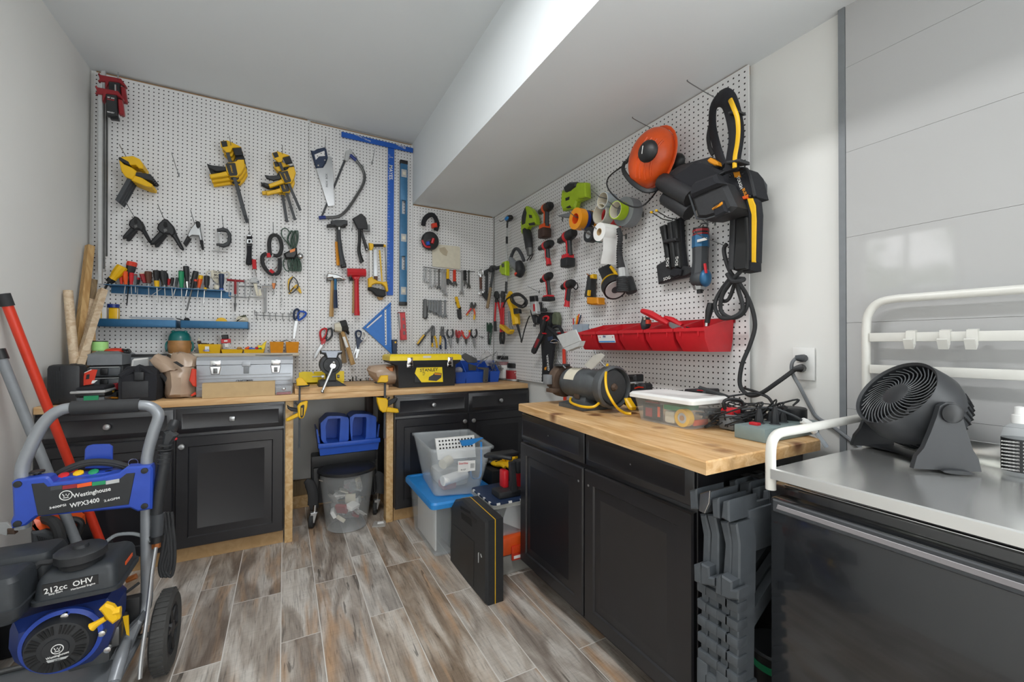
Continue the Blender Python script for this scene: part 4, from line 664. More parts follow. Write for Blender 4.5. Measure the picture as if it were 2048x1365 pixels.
# ---------------- side wall pegboard (frame FR)
def rt(nm, l, c, zm, parts, g=None): return fl(nm, l, c, zm, parts, FR, g)
def P3(t, x, y, w): u, v = hit(t.fr, x, y, w); return V((u, v, w))
rt('duster', 'long silver telescopic pole with blue and black head in the corner of the side wall', 'duster', 'A3', [('t', 'pole', 'grey_light', '230,240 228,380 225,700', .008, .05, 1), ('t', 'neck', 'black', '235,180 231,240', .0085, .05, 1), ('t', 'joint', 'black', '229,315 229,375', .0105, .05, 1), ('t', 'grip', 'black', '225,698 221,800', .0105, .05, 1)])
t = ALL[-1]; z('A3'); c = P3(t, 248, 158, .05); t.p('head', 'black').ell(c, (.055, .026, .03)); t.p('pad', 'blue_bright').ell(c+V((-.002, -.002, .012)), (.042, .018, .024)); t.p('hook', 'black').tube(t.p3('205,170 180,185 165,175', .05), .003, 6, 3)
t = rt('reciprocating_saw', 'lime green reciprocating saw with black grip hanging near the corner', 'power saw', 'A3', [('x', 'body', 'lime', '385,50 425,75 462,140 470,205 440,215 405,225 362,290 345,285 343,190 362,100', .03, .075, .012), ('x', 'top', 'plastic_black', '350,150 365,95 380,60 392,110 380,200 352,215', .04, .082, .008), ('x', 'vent', 'black', '412,200 462,190 465,215 418,218', .075, .078, .001), ('t', 'grip', 'plastic_black', '395,255 410,330 420,420', [.034, .036, .03], .05, 3), ('t', 'nose', 'steel_dark', '422,415 425,475', [.03, .022], .05, 1), ('t', 'shoe', 'black', '440,465 400,520', .004, .05, 1), ('t', None, None, '455,460 425,515', .004, .05, 1), ('x', 'badge', 'black', '415,125 440,130 443,155 420,155', .075, .077)])
t = T('blower', 'grey and black cordless blower hanging under the lime saw', 'blower', FR); z('A3'); t.p('barrel', 'grey').tube(t.p3('262,505 300,560 335,590', .06), [.022, .034, .032], 14, 2); t.p('motor', 'plastic_black').tube(t.p3('330,535 345,600 330,640', .07), [.03, .042, .034], 14, 2); t.p('handle', 'grey_dark').tube(t.p3('262,500 290,430 320,420 350,460 375,520', .06), .014, 10, 4); t.p('mouth', 'red_orange').tube(t.p3('322,628 325,640', .085), [.03, .026], 12)
t = rt('hedge_clipper_head', 'lime green tool head partly hidden behind the silver pole', 'tool head', 'A3', [('x', 'body', 'lime', '165,565 188,530 216,520 216,645 182,642 162,612', .04, .08, .008), ('x', 'hinge', 'plastic_black', '100,575 165,560 168,580 130,600 105,598', .05, .065, .004), ('x', 'button', 'olive', '180,545 200,540 202,572 184,575', .08, .086, .003)])
def drill(lab, nose, rear, hb, mats, rN, rR, rh, batt=None, flare=None, w=.07, zm='A3', hook=None):
    t = T('cordless_drill', lab, 'drill', FR, 'cordless drills on the side wall'); z(zm); a = P3(t, *nose, w); b = P3(t, *rear, w+.01); d = b-a
    t.p('chuck', 'black').tube([a-d*.08, a, a+d*.25], [rN*.55, rN*.9, rN], 12); m = t.p('motor', mats[0]); m.tube([a+d*.22, a+d*.5, a+d*.85, b], [rN, rR, rR, rR*.8], 14)
    t.p('band', mats[1]).tube([a+d*.5, a+d*.66], [rR*1.03, rR*1.04], 14); t.p('rear_cap', 'black').tube([a+d*.93, b+d*.08], [rR*.95, rR*.7], 14)
    h0 = a+d*.68; h1 = P3(t, *hb, w); t.p('grip', 'plastic_black').tube([h0, h0+(h1-h0)*.5, h1], [rh*1.15, rh, rh*1.1], 12, flat=.85); t.p('grip_stripe', mats[1]).tube([h0+(h1-h0)*.05+V((-rh*.55, 0, rh*.4)), h1+V((-rh*.55, 0, rh*.4))], rh*.62, 8)
    t.p('trigger', mats[1]).box(h0*.7+h1*.3+V((-rh*1.2, 0, 0)), (.018, .026, .014), .005)
    if batt:
        c = (P3(t, batt[0], batt[1], w)+P3(t, batt[2], batt[3], w))/2; hh = abs(P3(t, batt[0], batt[1], w).y-P3(t, batt[2], batt[3], w).y); t.p('battery', mats[2]).box(c-V((0, hh*.12, 0)), (.078, hh*.6, .075), .01); t.p('battery_shoe', mats[1]).box(c+V((0, hh*.28, 0)), (.07, hh*.3, .06), .008)
    if flare: f = P3(t, *flare, w); k = (f-h1); t.p('battery_mouth', 'red').tube([h1-k*.1, h1+k*.5, f], [rh, rh*1.05, rh*1.25], 12); t.p('mouth_hole', 'red_dull').tube([f, f+k*.01], [rh*.95, rh*.9], 12)
    if hook: t.p('belt_hook', 'black').tube(t.p3(hook, w), .004, 6, 3)
    return t
drill('brown and orange cordless impact driver with battery, topmost in its column', (512, 105), (600, 50), (568, 225), ('brown_dark', 'orange', 'brown_dark'), .022, .034, .019, (490, 228, 615, 312))
drill('small red and black drill driver without battery under the orange one', (510, 415), (605, 372), (580, 500), ('plastic_black', 'red', 'black'), .02, .031, .017, flare=(588, 555))
drill('large red and black drill with slide battery, beside the column of small drills', (680, 352), (795, 285), (768, 475), ('plastic_black', 'red', 'plastic_black'), .024, .036, .019, (680, 478, 820, 568))
drill('red impact driver with an empty battery shoe, above the open mouthed one', (525, 690), (600, 645), (592, 815), ('plastic_black', 'red', 'black'), .019, .03, .015, (535, 818, 635, 862))
drill('red and black drill driver with open red mouth and belt hook', (705, 745), (790, 712), (746, 860), ('plastic_black', 'red', 'black'), .022, .031, .017, flare=(740, 912), hook='790,740 815,765 835,745 825,705')
rt('handheld_spotlight', 'amber and black tube flashlight hanging right of the red drills', 'flashlight', 'A3', [('t', 'grip', 'plastic_black', '955,640 945,740 938,830', [.026, .03, .036], .035, 3), ('x', 'base', 'orange_amber', '905,830 1000,832 1004,890 960,898 906,888', .03, .085, .008), ('x', 'tip', 'yellow', '935,640 960,632 962,670 935,672', .055, .088, .005), ('t', 'strap', 'copper', '912,630 935,650', .003, .06, 1), ('x', 'switch', 'yellow', '915,770 925,770 920,820 910,815', .07, .09, .003)])
t = T('lantern_flashlight', 'black lantern flashlight with yellow handle and round lens facing down', 'flashlight', FR); z('A4')
a = P3(t, 645, 1000, .07); b = P3(t, 735, 1170, .12); d = b-a; m = t.p('body', 'plastic_black'); m.tube([a-d*.12, a, a+d*.55], [.045, .052, .05], 4, up=(0, 0, 1)); m = t.p('head', 'black'); m.tube([a+d*.5, a+d*.7, a+d*.75, b], [.05, .06, .068, .066], 24); t.p('ring', 'yellow').tube([a+d*.62, a+d*.66], [.061, .063], 24)
t.p('lens', 'reflector').tube([b+d*.002, b+d*.01], [.056, .054], 24); t.p('reflector', 'grey_dark').tube([b+d*.012, b+d*.02], [.022, .012], 16); t.p('handle', 'yellow').tube(t.p3('690,945 730,1000 770,1075', .1), .009, 8, 3)
rt('flex_torch', 'flexible black hose work torch with silver neck and ribbed head', 'torch', 'A4', [('t', 'hose', 'rubber', '765,575 785,640 775,740 775,830 795,960', [.012, .012, .013, .015, .02], .16, 6), ('t', 'neck', 'grey_light', '797,960 805,1045', .021, .16, 1), ('t', 'head', 'plastic_black', '803,1045 803,1190', .029, .16, 1)])
m = ALL[-1].p('rib', 'rubber'); t = ALL[-1]
for i in range(8): a = P3(t, 803, 1055+i*18, .16); m.tube([a, a+V((0, -.005, 0))], .0315, 14)
for i in range(16): y = 600+i*23; x = (772, 780, 779, 776, 775, 775, 776, 778)[i//2]; a = P3(t, x, y, .16); m.tube([a, a+V((0, -.004, 0))], .0145+i*.0003, 10)
rt('flex_torch', 'second ribbed work torch hanging behind the flexible hose torch', 'torch', 'A4', [('t', 'neck', 'grey_light', '820,900 852,1060', .014, .06, 1), ('t', 'head', 'rubber', '855,1060 895,1195', .03, .06, 1)])
def roll(lab, cx, cy, wp, w0, w1, R, r, mat, core='cream', g='tape rolls on the long pegs'):
    t = T('tape_roll', lab, 'tape roll', FR, g); z('A4'); c = P3(t, cx, cy, wp); m = t.p('tape', mat); prof = lambda a, b: [(a, w0), (a, w1), (b, w1), (b, w0)]
    c = V((c.x, c.y, 0)); n = 32
    def an(m, a, b, w0, w1): m.loft([[(c.x+q*math.cos(2*PI*i/n), c.y+q*math.sin(2*PI*i/n), ww) for i in range(n)] for q, ww in ((a, w0), (a, w1), (b, w1), (b, w0))], False, True)
    an(m, R, r+.002, w0, w1); an(t.p('core', core), r+.0019, r, w0+.001, w1+.0005); return t, c
roll('fat orange tape roll at the front of its peg', 345, 475, .2, .153, .2, .064, .03, 'orange_amber', 'orange')
roll('dark blue tape roll behind the fat orange roll', 345, 475, .2, .128, .15, .06, .03, 'blue_deep'); roll('black tape roll between the dark blue and the inner orange roll', 345, 475, .2, .1, .126, .06, .03, 'black'); roll('orange tape roll at the inner end of its peg', 345, 475, .2, .045, .097, .062, .03, 'orange_amber', 'orange')
roll('pale teal speckled tape roll on the upper peg', 580, 292, .2, .11, .18, .047, .042, 'clear_blue', 'cream'); roll('clear tape roll with speckled paper core under the pale teal roll', 580, 425, .17, .11, .17, .06, .052, 'frost', 'cream'); roll('red tape roll behind the clear roll', 580, 425, .17, .03, .1, .066, .045, 'red', 'red_dull')
roll('lime green tape roll in front of the grey duct tape', 735, 390, .17, .12, .17, .048, .042, 'lime', 'cream'); roll('wide grey duct tape roll on the peg under the helmet visor', 735, 390, .17, .05, .115, .078, .04, 'grey', 'grey_light')
roll('small black electrical tape roll left of the toilet paper', 470, 632, .17, .13, .17, .044, .02, 'plastic_black', 'grey_light', ); roll('teal tape roll behind the small black tape roll', 470, 632, .17, .07, .125, .036, .02, 'teal')
t, c = roll('white toilet paper roll with a hanging sheet on the side wall', 577, 605, .22, .11, .22, .05, .018, 'paper', 'cardboard', None); t.n = 'toilet_paper_roll'; t.c = 'toilet paper'
m = t.p('sheet', 'paper'); u = c.x+.046; m.loft([[(u+.004*math.sin(k*1.3)-.004*k, c.y+.02-k*.024, .111), (u+.005*math.sin(k*1.3+.8)-.004*k, c.y+.02-k*.024, .165), (u+.004*math.sin(k*1.3+1.5)-.004*k, c.y+.02-k*.0245, .219), (u+.0012+.004*math.sin(k*1.3+1.5)-.004*k, c.y+.02-k*.0245, .219), (u+.0012+.005*math.sin(k*1.3+.8)-.004*k, c.y+.02-k*.024, .165), (u+.0012+.004*math.sin(k*1.3)-.004*k, c.y+.02-k*.024, .111)] for k in range(9)])
for lab, st in (('carrying the orange and blue tape rolls', (345, 460)), ('carrying the pale teal tape roll', (580, 265)), ('carrying the grey duct tape', (735, 370)), ('carrying the black electrical tape', (470, 625)), ('carrying the toilet paper', (577, 598))):
    t = T('peg_hook', 'thick steel peg '+lab, 'hook', FR, 'long steel pegs'); z('A4'); a = P3(t, *st, .2); m = t.p('wire', 'wire'); m.tube([(a.x, a.y, .001), (a.x, a.y, .2), (a.x+.002, a.y+.025, .25)], .003, 6); m.bx(a.x-.006, a.x+.006, a.y-.02, a.y+.01, .0005, .004)
t = rt('jigsaw', 'lime green jigsaw with black grip and grey base plate', 'power saw', 'A4', [('x', 'body', 'lime', '205,195 245,205 300,190 350,120 440,120 448,270 350,310 330,375 262,385 212,400 195,345', .05, .09, .012), ('x', 'grip', 'plastic_black', '218,165 275,118 350,114 340,165 300,195 250,222 225,205', .055, .1, .012), ('x', 'vent', 'black', '245,275 285,260 282,290 248,302', .09, .093, .001), ('x', None, None, '290,345 250,365 270,375 300,370', .09, .093, .001), ('x', 'base_plate', 'grey', '165,445 330,405 345,428 275,465 200,460', .05, .1, .004), ('t', 'blade', 'steel_dark', '220,455 219,505', .004, .08, 1), ('x', 'battery_foot', 'lime', '355,125 436,122 444,265 362,280', .085, .115, .006)])
# helmet
t = T('safety_helmet', 'orange forestry helmet with mesh visor and black ear cups on a hook', 'helmet', FR); z('A5'); c = P3(t, 470, 715, .14); R = Matrix.Rotation(math.radians(-28), 3, 'Z')
m = t.p('shell', 'orange'); m.ell(c, (.118, .142, .1), R, 28, 14, -.25, 1); m = t.p('ridge', 'orange')
for x in (.012, .036, .06, .082): m.tube([c+R @ V((x, y, .0985*math.sqrt(max(.02, 1-(x/.118)**2-(y/.142)**2)))) for y in [-.1+.02*i for i in range(10)] if (x/.118)**2+(y/.142)**2 < .93], .0055, 6)
t.p('brim', 'orange').tube([c+R @ V((.124*math.cos(a), .148*math.sin(a), -.022)) for a in [2*PI*i/24 for i in range(24)]], .008, 8, 1, True, .6)
b = t.p('visor_band', 'plastic_black'); b.tube(t.p3('225,745,.13 212,820,.15 285,925,.2 405,1005,.2 500,1000,.17 552,955,.1'), .012, 8, 5, flat=.6)
v = t.p('visor_frame', 'black'); vp = '205,785,.14 80,885,.2 72,985,.23 180,1100,.25 325,1160,.24 430,1115,.2 545,970,.1'; v.tube(t.p3(vp), .004, 6, 5)
A = catmull([V(q) for q in t.p3(vp)], 4); B_ = catmull([V(q) for q in t.p3('225,755,.13 212,825,.15 250,885,.18 290,930,.2 405,1005,.2 500,1000,.17 552,955,.1')], 4); mv = t.p('visor_mesh', 'mesh', v)
mv.add([tuple(q) for q in A]+[tuple(q) for q in B_]+[tuple(q+V((0, 0, -.001))) for q in A]+[tuple(q+V((0, 0, -.001))) for q in B_], [(i, i+1, i+1+len(A), i+len(A)) for i in range(len(A)-1)])
e = P3(t, 435, 650, .26); q = t.p('ear_cup', 'black'); q.ell(e, (.058, .05, .026), R); t.p('highlight_rib', 'white', q).tube([e+V((-.006, .022, .0245)), e+V((-.012, -.012, .0245))], .0022, 6)  # white strip on the black ear cup stands in for a highlight
t.p('cup_arm', 'plastic_black').tube(t.p3('440,560,.22 380,560,.21 340,610,.2 290,670,.17 240,750,.15'), .012, 8, 4, flat=.5); e2 = P3(t, 690, 750, .06); t.p('ear_cup', 'black').ell(e2, (.05, .042, .03)); t.p('cup_seal', 'orange').tube(t.p3('640,720,.07 612,790,.07'), .006, 8)
def hkr(what, zm, st, L=.17, up=.03): return hk(what, zm, st, L, up, FR)
hkr('holding the orange helmet', 'A5', '520,462', .17, .02); hkr('holding the tool belt', 'A5', '1090,185', .21, .02)
z('A6')
for i, (x, y, l) in enumerate(((290, 300, 'lower'), (340, 285, 'upper'))):
    t = T('peg_hook', 'wire peg with yellow tip holding the black axe holster, %s of two' % l, 'hook', FR, 'wire peg hooks'); a = P3(t, x, y, .05); t.p('wire', 'wire').tube([(a.x, a.y, .001), (a.x, a.y, .1), (a.x, a.y+.02, .17)], .003, 6); t.p('tip', 'yellow').ell((a.x, a.y+.022, .175), (.006, .006, .009))
hkr('holding the blue angle drill by its loop', 'A6', '660,325', .1, .03); hkr('standing empty right of the blue angle drill', 'A6', '735,315', .1, -.02); hkr('pair carrying the coiled black cord', 'A6', '835,545', .2, .03)
# tool belt
t = T('tool_belt', 'black tool belt with yellow striped suspenders and pouches hanging at the board end', 'tool belt', FR); z('A5')
def strap(nm, mat, st, r, fl_=.25, up=None, k=5): return t.p(nm, mat, up)
s1 = t.p('suspender', 'fabric_black'); s1.tube(t.p3('1085,165,.16 1030,260,.14 1025,430,.12 1060,600,.12 1120,790,.12'), .026, 10, 5, flat=.35)
s2 = t.p('suspender', 'fabric_black'); s2.tube(t.p3('1080,175,.2 1130,160,.22 1180,210,.22 1225,370,.21 1240,520,.2 1215,700,.19 1195,830,.19'), .034, 10, 5, flat=.35)
t.p('stripe', 'yellow', s2).tube(t.p3('1185,180,.235 1215,250,.245 1248,340,.247 1258,450,.245 1250,570,.235 1228,700,.225 1225,800,.222'), .009, 8, 5, flat=.6)
t.p('keeper', 'leather', s2).ext(t('1160,290 1250,270 1255,290 1165,312', .25), .2, .25, .004); t.p('keeper', 'leather', s2).ext(t('1140,735 1270,715 1275,745 1145,765', .23), .17, .23, .004)
t.p('buckle', 'orange_amber').ext(t('970,730 1000,705 1065,745 1068,775 1040,778 985,750', .16), .13, .16, .004); t.p('strap_end', 'black').tube(t.p3('1000,420,.11 985,520,.11 1000,620,.11 1030,680,.11'), .01, 8, 4, flat=.4)
b = t.p('back_plate', 'fabric_black'); b.ext(t('1050,880 1150,825 1310,800 1360,860 1410,1060 1300,1095 1200,1110', .15), .06, .15, .015)
t.p('plate_trim', 'leather', b).tube(t.p3('1055,885 1150,830 1310,805 1365,870 1410,1060', .152), .006, 6, 3)
for x, y in ((1185, 875), (1295, 855), (1365, 1058)): a = P3(t, x, y, .15); t.p('rivet', 'black', b).ell(a, (.006, .006, .005))
t.p('tab', 'orange_amber', b).ext(t('1208,840 1265,832 1280,885 1222,888', .153), .14, .153, .002); t.p('arrow', 'orange', b).ext(t('1290,1062 1345,1040 1350,1078 1300,1088', .153), .14, .153, .002)
a = P3(t, 1270, 935, .154); t.txt('TOUGH', .016, a, 'white', -1.28, b); a = P3(t, 1318, 1030, .154); t.txt('BUILT', .016, a, 'orange_amber', -1.22, b)
t.p('clip', 'grey_dark').ext(t('1345,850 1400,870 1440,930 1440,1000 1395,1030 1375,950', .09), .03, .09, .008); t.p('clip_button', 'orange_amber').ext(t('1412,885 1425,885 1440,945 1428,945', .093), .08, .093, .003)
m = t.p('pouch', 'leather'); m.ext(t('545,935 560,870 690,770 980,690 1110,830 1000,1000 850,1000 620,990', .12), .04, .12, .02); q = t.p('flap', 'fabric_black', m); q.ext(t('642,885 860,735 1000,780 1120,845 1050,900 815,1000', .16), .1, .16, .01)
t.p('tube_pocket', 'blue_navy').tube(t.p3('575,930,.13 700,1000,.15 840,1080,.16'), .042, 12, 2); t.p('tube_pocket', 'blue_navy').tube(t.p3('605,1080,.11 720,1150,.14 815,1210,.14'), .036, 12, 2); t.parts[-1][2] = t.parts[-2][2] = 'leather'
m = t.p('pouch', 'leather'); m.ext(t('810,1040 1130,930 1230,1150 1180,1200 960,1265 880,1262', .23), .12, .23, .015); q = t.p('flap', 'fabric_black', m); q.ext(t('820,960 855,920 1040,850 1060,900 1110,940 820,1070 805,1035', .25), .2, .25, .012)
q = t.p('front_pocket', 'fabric_black', m); q.ext(t('1020,1140 1110,1095 1150,1200 1040,1255', .245), .22, .245, .006); t.p('badge', 'orange_amber', m).ext(t('1015,1170 1105,1108 1108,1130 1090,1148 1020,1182', .249), .23, .249, .002); a = P3(t, 1062, 1147, .2495); t.txt('STANLEY', .008, a, 'black', .62, m)
t.p('piping', 'grey_dark', m).tube(t.p3('812,1045 880,1262 960,1268 1180,1202', .231), .004, 6, 1)
z('A6'); m = t.p('hip_pad', 'fabric_black'); m.ext(t('880,215 1035,235 1050,560 1050,780 940,800 865,770 868,520', .12), .03, .12, .02); t.p('edge', 'leather', m).tube(t.p3('905,240 895,520 885,780', .122), .012, 8, 3, flat=.4); t.p('patch', 'black', m).ext(t('935,265 1030,265 1040,560 1035,770 925,785 905,740 925,500', .126), .11, .126, .004)
m = t.p('belt_tail', 'fabric_black'); m.ext(t('1020,95 1110,78 1150,110 1165,240 1150,712 1055,700 1050,250', .15), .125, .15, .006); t.p('stripe', 'yellow', m).ext(t('1042,85 1095,80 1125,150 1133,300 1125,708 1085,706 1085,240', .154), .148, .154, .002)
# axe holster, angle drill, cord
rt('axe_holster', 'black holster with three slim axe handles and white lettering', 'holster', 'A6', [('x', 'sheath', 'leather', '150,740 190,710 240,690 330,740 420,740 500,760 515,810 440,850 300,880 170,920 160,830', .03, .06, .008), ('x', 'handle', 'black', '180,360 235,335 290,770 250,760 215,520', .05, .075, .006), ('x', 'handle', 'black', '255,320 295,310 345,760 300,770', .06, .085, .006), ('x', 'handle', 'black', '300,310 345,290 388,760 345,760', .05, .075, .006), ('x', 'sheath_tail', 'fabric_black', '330,290 390,265 400,500 430,760 390,760', .02, .05, .006), ('x', 'band', 'leather', '215,490 340,465 345,495 220,525', .06, .092, .004), ('x', 'flap', 'fabric_black', '290,790 330,755 400,780 385,835 330,855 280,840', .06, .08, .006)]); t = ALL[-1]
for s_, x, y, r in (('SOG', 262, 865, .12), ('SOG', 270, 705, 1.5), ('SOG', 360, 695, 1.5)): a = P3(t, x, y, .087 if y < 800 else .0615); t.txt(s_, .022, a, 'white', r)
rt('angle_drill', 'blue and black right-angle drill hanging head down beside the holster', 'drill', 'A6', [('t', 'battery', 'black', '595,375 593,450', .034, .07, 1), ('t', 'body', 'blue_steel', '592,450 590,565', .037, .07, 1), ('t', 'grip', 'grey_dark', '590,560 588,700 585,860', [.035, .034, .04], .07, 3), ('t', 'collar', 'steel', '582,915 582,975', [.034, .026], .07, 1), ('t', 'bit_holder', 'black', '583,970 585,1010', .013, .07, 1), ('t', 'stripe', 'red_dull', '594,392 594,415', .0355, .07, 1), ('t', None, None, '594,432 594,446', .0355, .07, 1), ('t', 'loop', 'black', '575,375 600,335 650,330', .002, .06, 4)])
t = ALL[-1]; a = P3(t, 585, 870, .075); t.p('head', 'grey_dark').ell(a, (.047, .04, .04)); a = P3(t, 640, 860, .085); t.p('dial', 'blue_steel').ell(a, (.022, .04, .03)); t.p('trigger', 'red').tube(t.p3('632,720 645,815', .1), .006, 8); a = P3(t, 605, 488, .107); t.p('plate', 'white').box(a, (.05, .012, .002), .001)
t = T('extension_cord', 'coiled thick black cord hanging from hooks and plugged into the wall outlet', 'cord', FR); z('A6'); m = t.p('cable', 'rubber')
m.tube(t.p3('850,530,.1 820,570,.1 830,660,.1 880,800,.09 960,900,.09 1050,1060,.06 1010,1200,.06 900,1250,.08 790,1180,.09 810,1000,.1 920,860,.1 1060,720,.1 ', .1), .0085, 8, 6)
m.tube(t.p3('900,840,.09 790,980,.09 730,1120,.1 780,1240,.1 900,1245,.1 1000,1160,.08 960,980,.09 935,880,.1'), .0085, 8, 6); m.tube(t.p3('850,820,.11 900,890,.12 980,890,.12 1010,870,.1 930,860,.09 860,825,.1'), .009, 8, 5); m.tube(t.p3('940,860,.09 870,1060,.08 800,1080,.08 820,1000,.09 930,850,.1'), .008, 8, 5)
z('P'); P = [(1478, 565, .08), (1500, 605, .05), (1510, 650, .04), (1500, 690, .05), (1484, 730, .06), (1480, 770, .06), (1496, 790, .06), (1520, 788, .06), (1555, 765, .05), (1592, 738, .03)]
m.tube([P3(t, *q) for q in P], .0085, 8, 6); t.p('plug', 'black').tube([P3(t, 1588, 739, .035), P3(t, 1600, 737, .03), P3(t, 1603, 737, -.01)], [.009, .014, .016], 10)
# ---- lower part of the side wall board
def cutter(lab, zm, j, p1, p2, g1, g2, w):
    t = T('bolt_cutter', lab, 'bolt cutter', FR, 'red bolt cutters in the corner'); z(zm); t.p('jaws', 'cast').ext(t(j, w), w-.01, w+.01, .003)
    for st, gs in ((p1, g1), (p2, g2)):
        t.p('handle', 'red').tube(t.p3(st, w), .0095, 10, 3); t.p('grip', 'black').tube(t.p3(gs, w), .0125, 10, 3)
    return t
cutter('smaller red bolt cutter with one handle hanging apart', 'A2', '1015,75 1030,20 1045,15 1070,60 1065,100 1050,110 1070,150 1030,155 1035,105', '1035,140 1028,260 1022,385', '1060,145 1085,260 1100,385', '1025,380 1028,500', '1098,380 1095,505', .03)
cutter('larger red bolt cutter with long black grips side by side', 'A2', '1095,70 1110,15 1130,20 1140,70 1130,110 1140,150 1105,155 1110,110', '1112,150 1100,330 1095,515', '1128,150 1125,330 1125,515', '1094,510 1090,585 1098,650', '1126,510 1130,585 1120,650', .06)
rt('pull_hook', 'grey curved rod with yellow foot hanging beside the red bolt cutters', 'hook tool', 'A2', [('t', 'rod', 'grey', '1195,260 1205,420 1228,470 1220,520 1185,540', .013, .06, 4), ('x', 'foot', 'yellow', '1072,420 1085,415 1175,490 1205,478 1208,495 1185,535 1160,528 1075,460', .05, .09, .005)])
t = rt('polisher', 'yellow corded hand polisher with black cable wound above it', 'power tool', 'A2', [('t', 'body', 'yellow', '1205,135 1245,220 1268,300 1282,420', [.03, .034, .037, .033], .07, 3), ('t', 'head', 'yellow', '1215,35 1188,90 1180,140', [.02, .022, .02], .06, 3), ('x', 'plate', 'black', '1242,225 1288,220 1298,288 1248,292', .1, .106, .002), ('x', 'switch', 'black', '1288,228 1305,232 1312,285 1300,285', .08, .106, .002), ('t', 'strain_relief', 'black', '1295,425 1320,520 1338,600', [.012, .008, .005], .07, 2)])
m = t.p('cable', 'rubber'); random.seed(5)
for i in range(5): a, b = random.uniform(-25, 25), random.uniform(-20, 20); m.tube(t.p3('%g,%g %g,%g %g,%g %g,%g %g,%g' % (1230+a*.5, 70+b, 1320+a, 55+b, 1400+a*.6, 130+b, 1350+a, 200+b, 1250+a, 150+b), random.uniform(.09, .13)), .0055, 8, 5, True)
m.tube(t.p3('1338,600 1345,630 1375,500 1420,360 1445,315', .07), .005, 8, 5); m.tube(t.p3('1215,80 1160,120 1130,190 1120,210', .09), .006, 8, 4)
rt('rotary_tool', 'grey and black corded rotary tool right of the yellow polisher', 'power tool', 'A2', [('x', 'cap', 'black', '1432,75 1500,68 1508,140 1438,148', .05, .08, .006), ('x', 'body', 'grey_light', '1438,145 1508,138 1525,290 1465,305 1442,220', .05, .085, .008), ('x', 'label', 'red', '1482,172 1503,170 1505,258 1485,260', .085, .0855, 0), ('x', 'neck', 'plastic_black', '1445,240 1470,300 1525,330 1522,400 1500,420 1478,400 1450,300', .045, .08, .006), ('t', 'collet', 'steel_dark', '1498,415 1500,445', .01, .06, 1)])
hkr('pair above the grey rotary tool', 'A2', '1560,20', .1, .03)
# sheathed blades
rt('machete', 'black knife with red ring pommel in a black and red lettered sheath', 'machete', 'A2', [('x', 'sheath', 'leather', '1555,515 1612,530 1500,765 1482,775 1455,755 1458,720', .09, .105, .004), ('t', 'handle', 'plastic_black', '1640,340 1610,440 1590,520', [.016, .017, .018], .1, 3), ('t', 'ring', 'red', '1610,340 1640,320 1665,330 1660,360 1625,370', .008, .1, 4, True), ('x', 'guard', 'red', '1558,508 1612,522 1610,535 1556,522', .085, .11, .002), ('x', 'lettering', 'red_dull', '1530,585 1562,600 1512,705 1492,690', .105, .1056, 0)])
rt('machete', 'long plain black scabbard hanging between the other two blades', 'machete', 'A2', [('x', 'scabbard', 'leather', '1545,275 1705,272 1690,400 1640,800 1600,1105 1582,1105 1590,900 1568,560', .03, .05, .004), ('t', 'handle', 'black', '1560,150 1556,265', .022, .04, 2), ('t', 'knob', 'black', '1618,225 1620,262', .02, .04, 1)])
t = rt('machete', 'long black sheath with white lettering and a brown blade tip showing', 'machete', 'A2', [('x', 'sheath', 'fabric_black', '1635,440 1725,480 1722,640 1690,900 1680,1030 1625,1075 1585,1110 1610,800', .06, .085, .005), ('x', 'tip', 'brown_dark', '1640,1045 1682,1030 1682,1175 1655,1165 1620,1085', .065, .07, .001), ('x', 'buckle', 'blue_navy', '1655,570 1710,560 1715,610 1660,620', .085, .092, .002), ('x', 'star', 'orange_amber', '1618,940 1645,925 1640,965 1620,968', .0852, .086, 0)]); z('A2'); a = P3(t, 1662, 880, .0858); t.txt('GERBER', .03, a, 'white', PI/2*1.1, sx=1.1)
rt('pouch', 'olive green pouch hanging behind the long black sheath', 'pouch', 'A2', [('x', 'pouch', 'olive', '1705,290 1725,265 1765,270 1785,340 1770,430 1720,435 1700,400', .02, .05, .01)])
t = rt('strap', 'tangle of black straps and a clear carabiner beside the sheaths', 'strap', 'A2', [('t', 'webbing', 'fabric_black', '1660,450 1720,500 1780,560 1800,600', .012, .08, 3), ('t', None, None, '1730,450 1790,440 1830,500 1850,560', .011, .06, 3), ('t', None, None, '1690,480 1740,560 1790,620', .011, .07, 3), ('t', 'carabiner', 'chrome', '1690,630 1750,640 1790,620 1740,600', .004, .09, 4, True), ('x', 'hanger', 'wire', '1530,262 1665,268 1665,275 1530,270', .03, .09)])
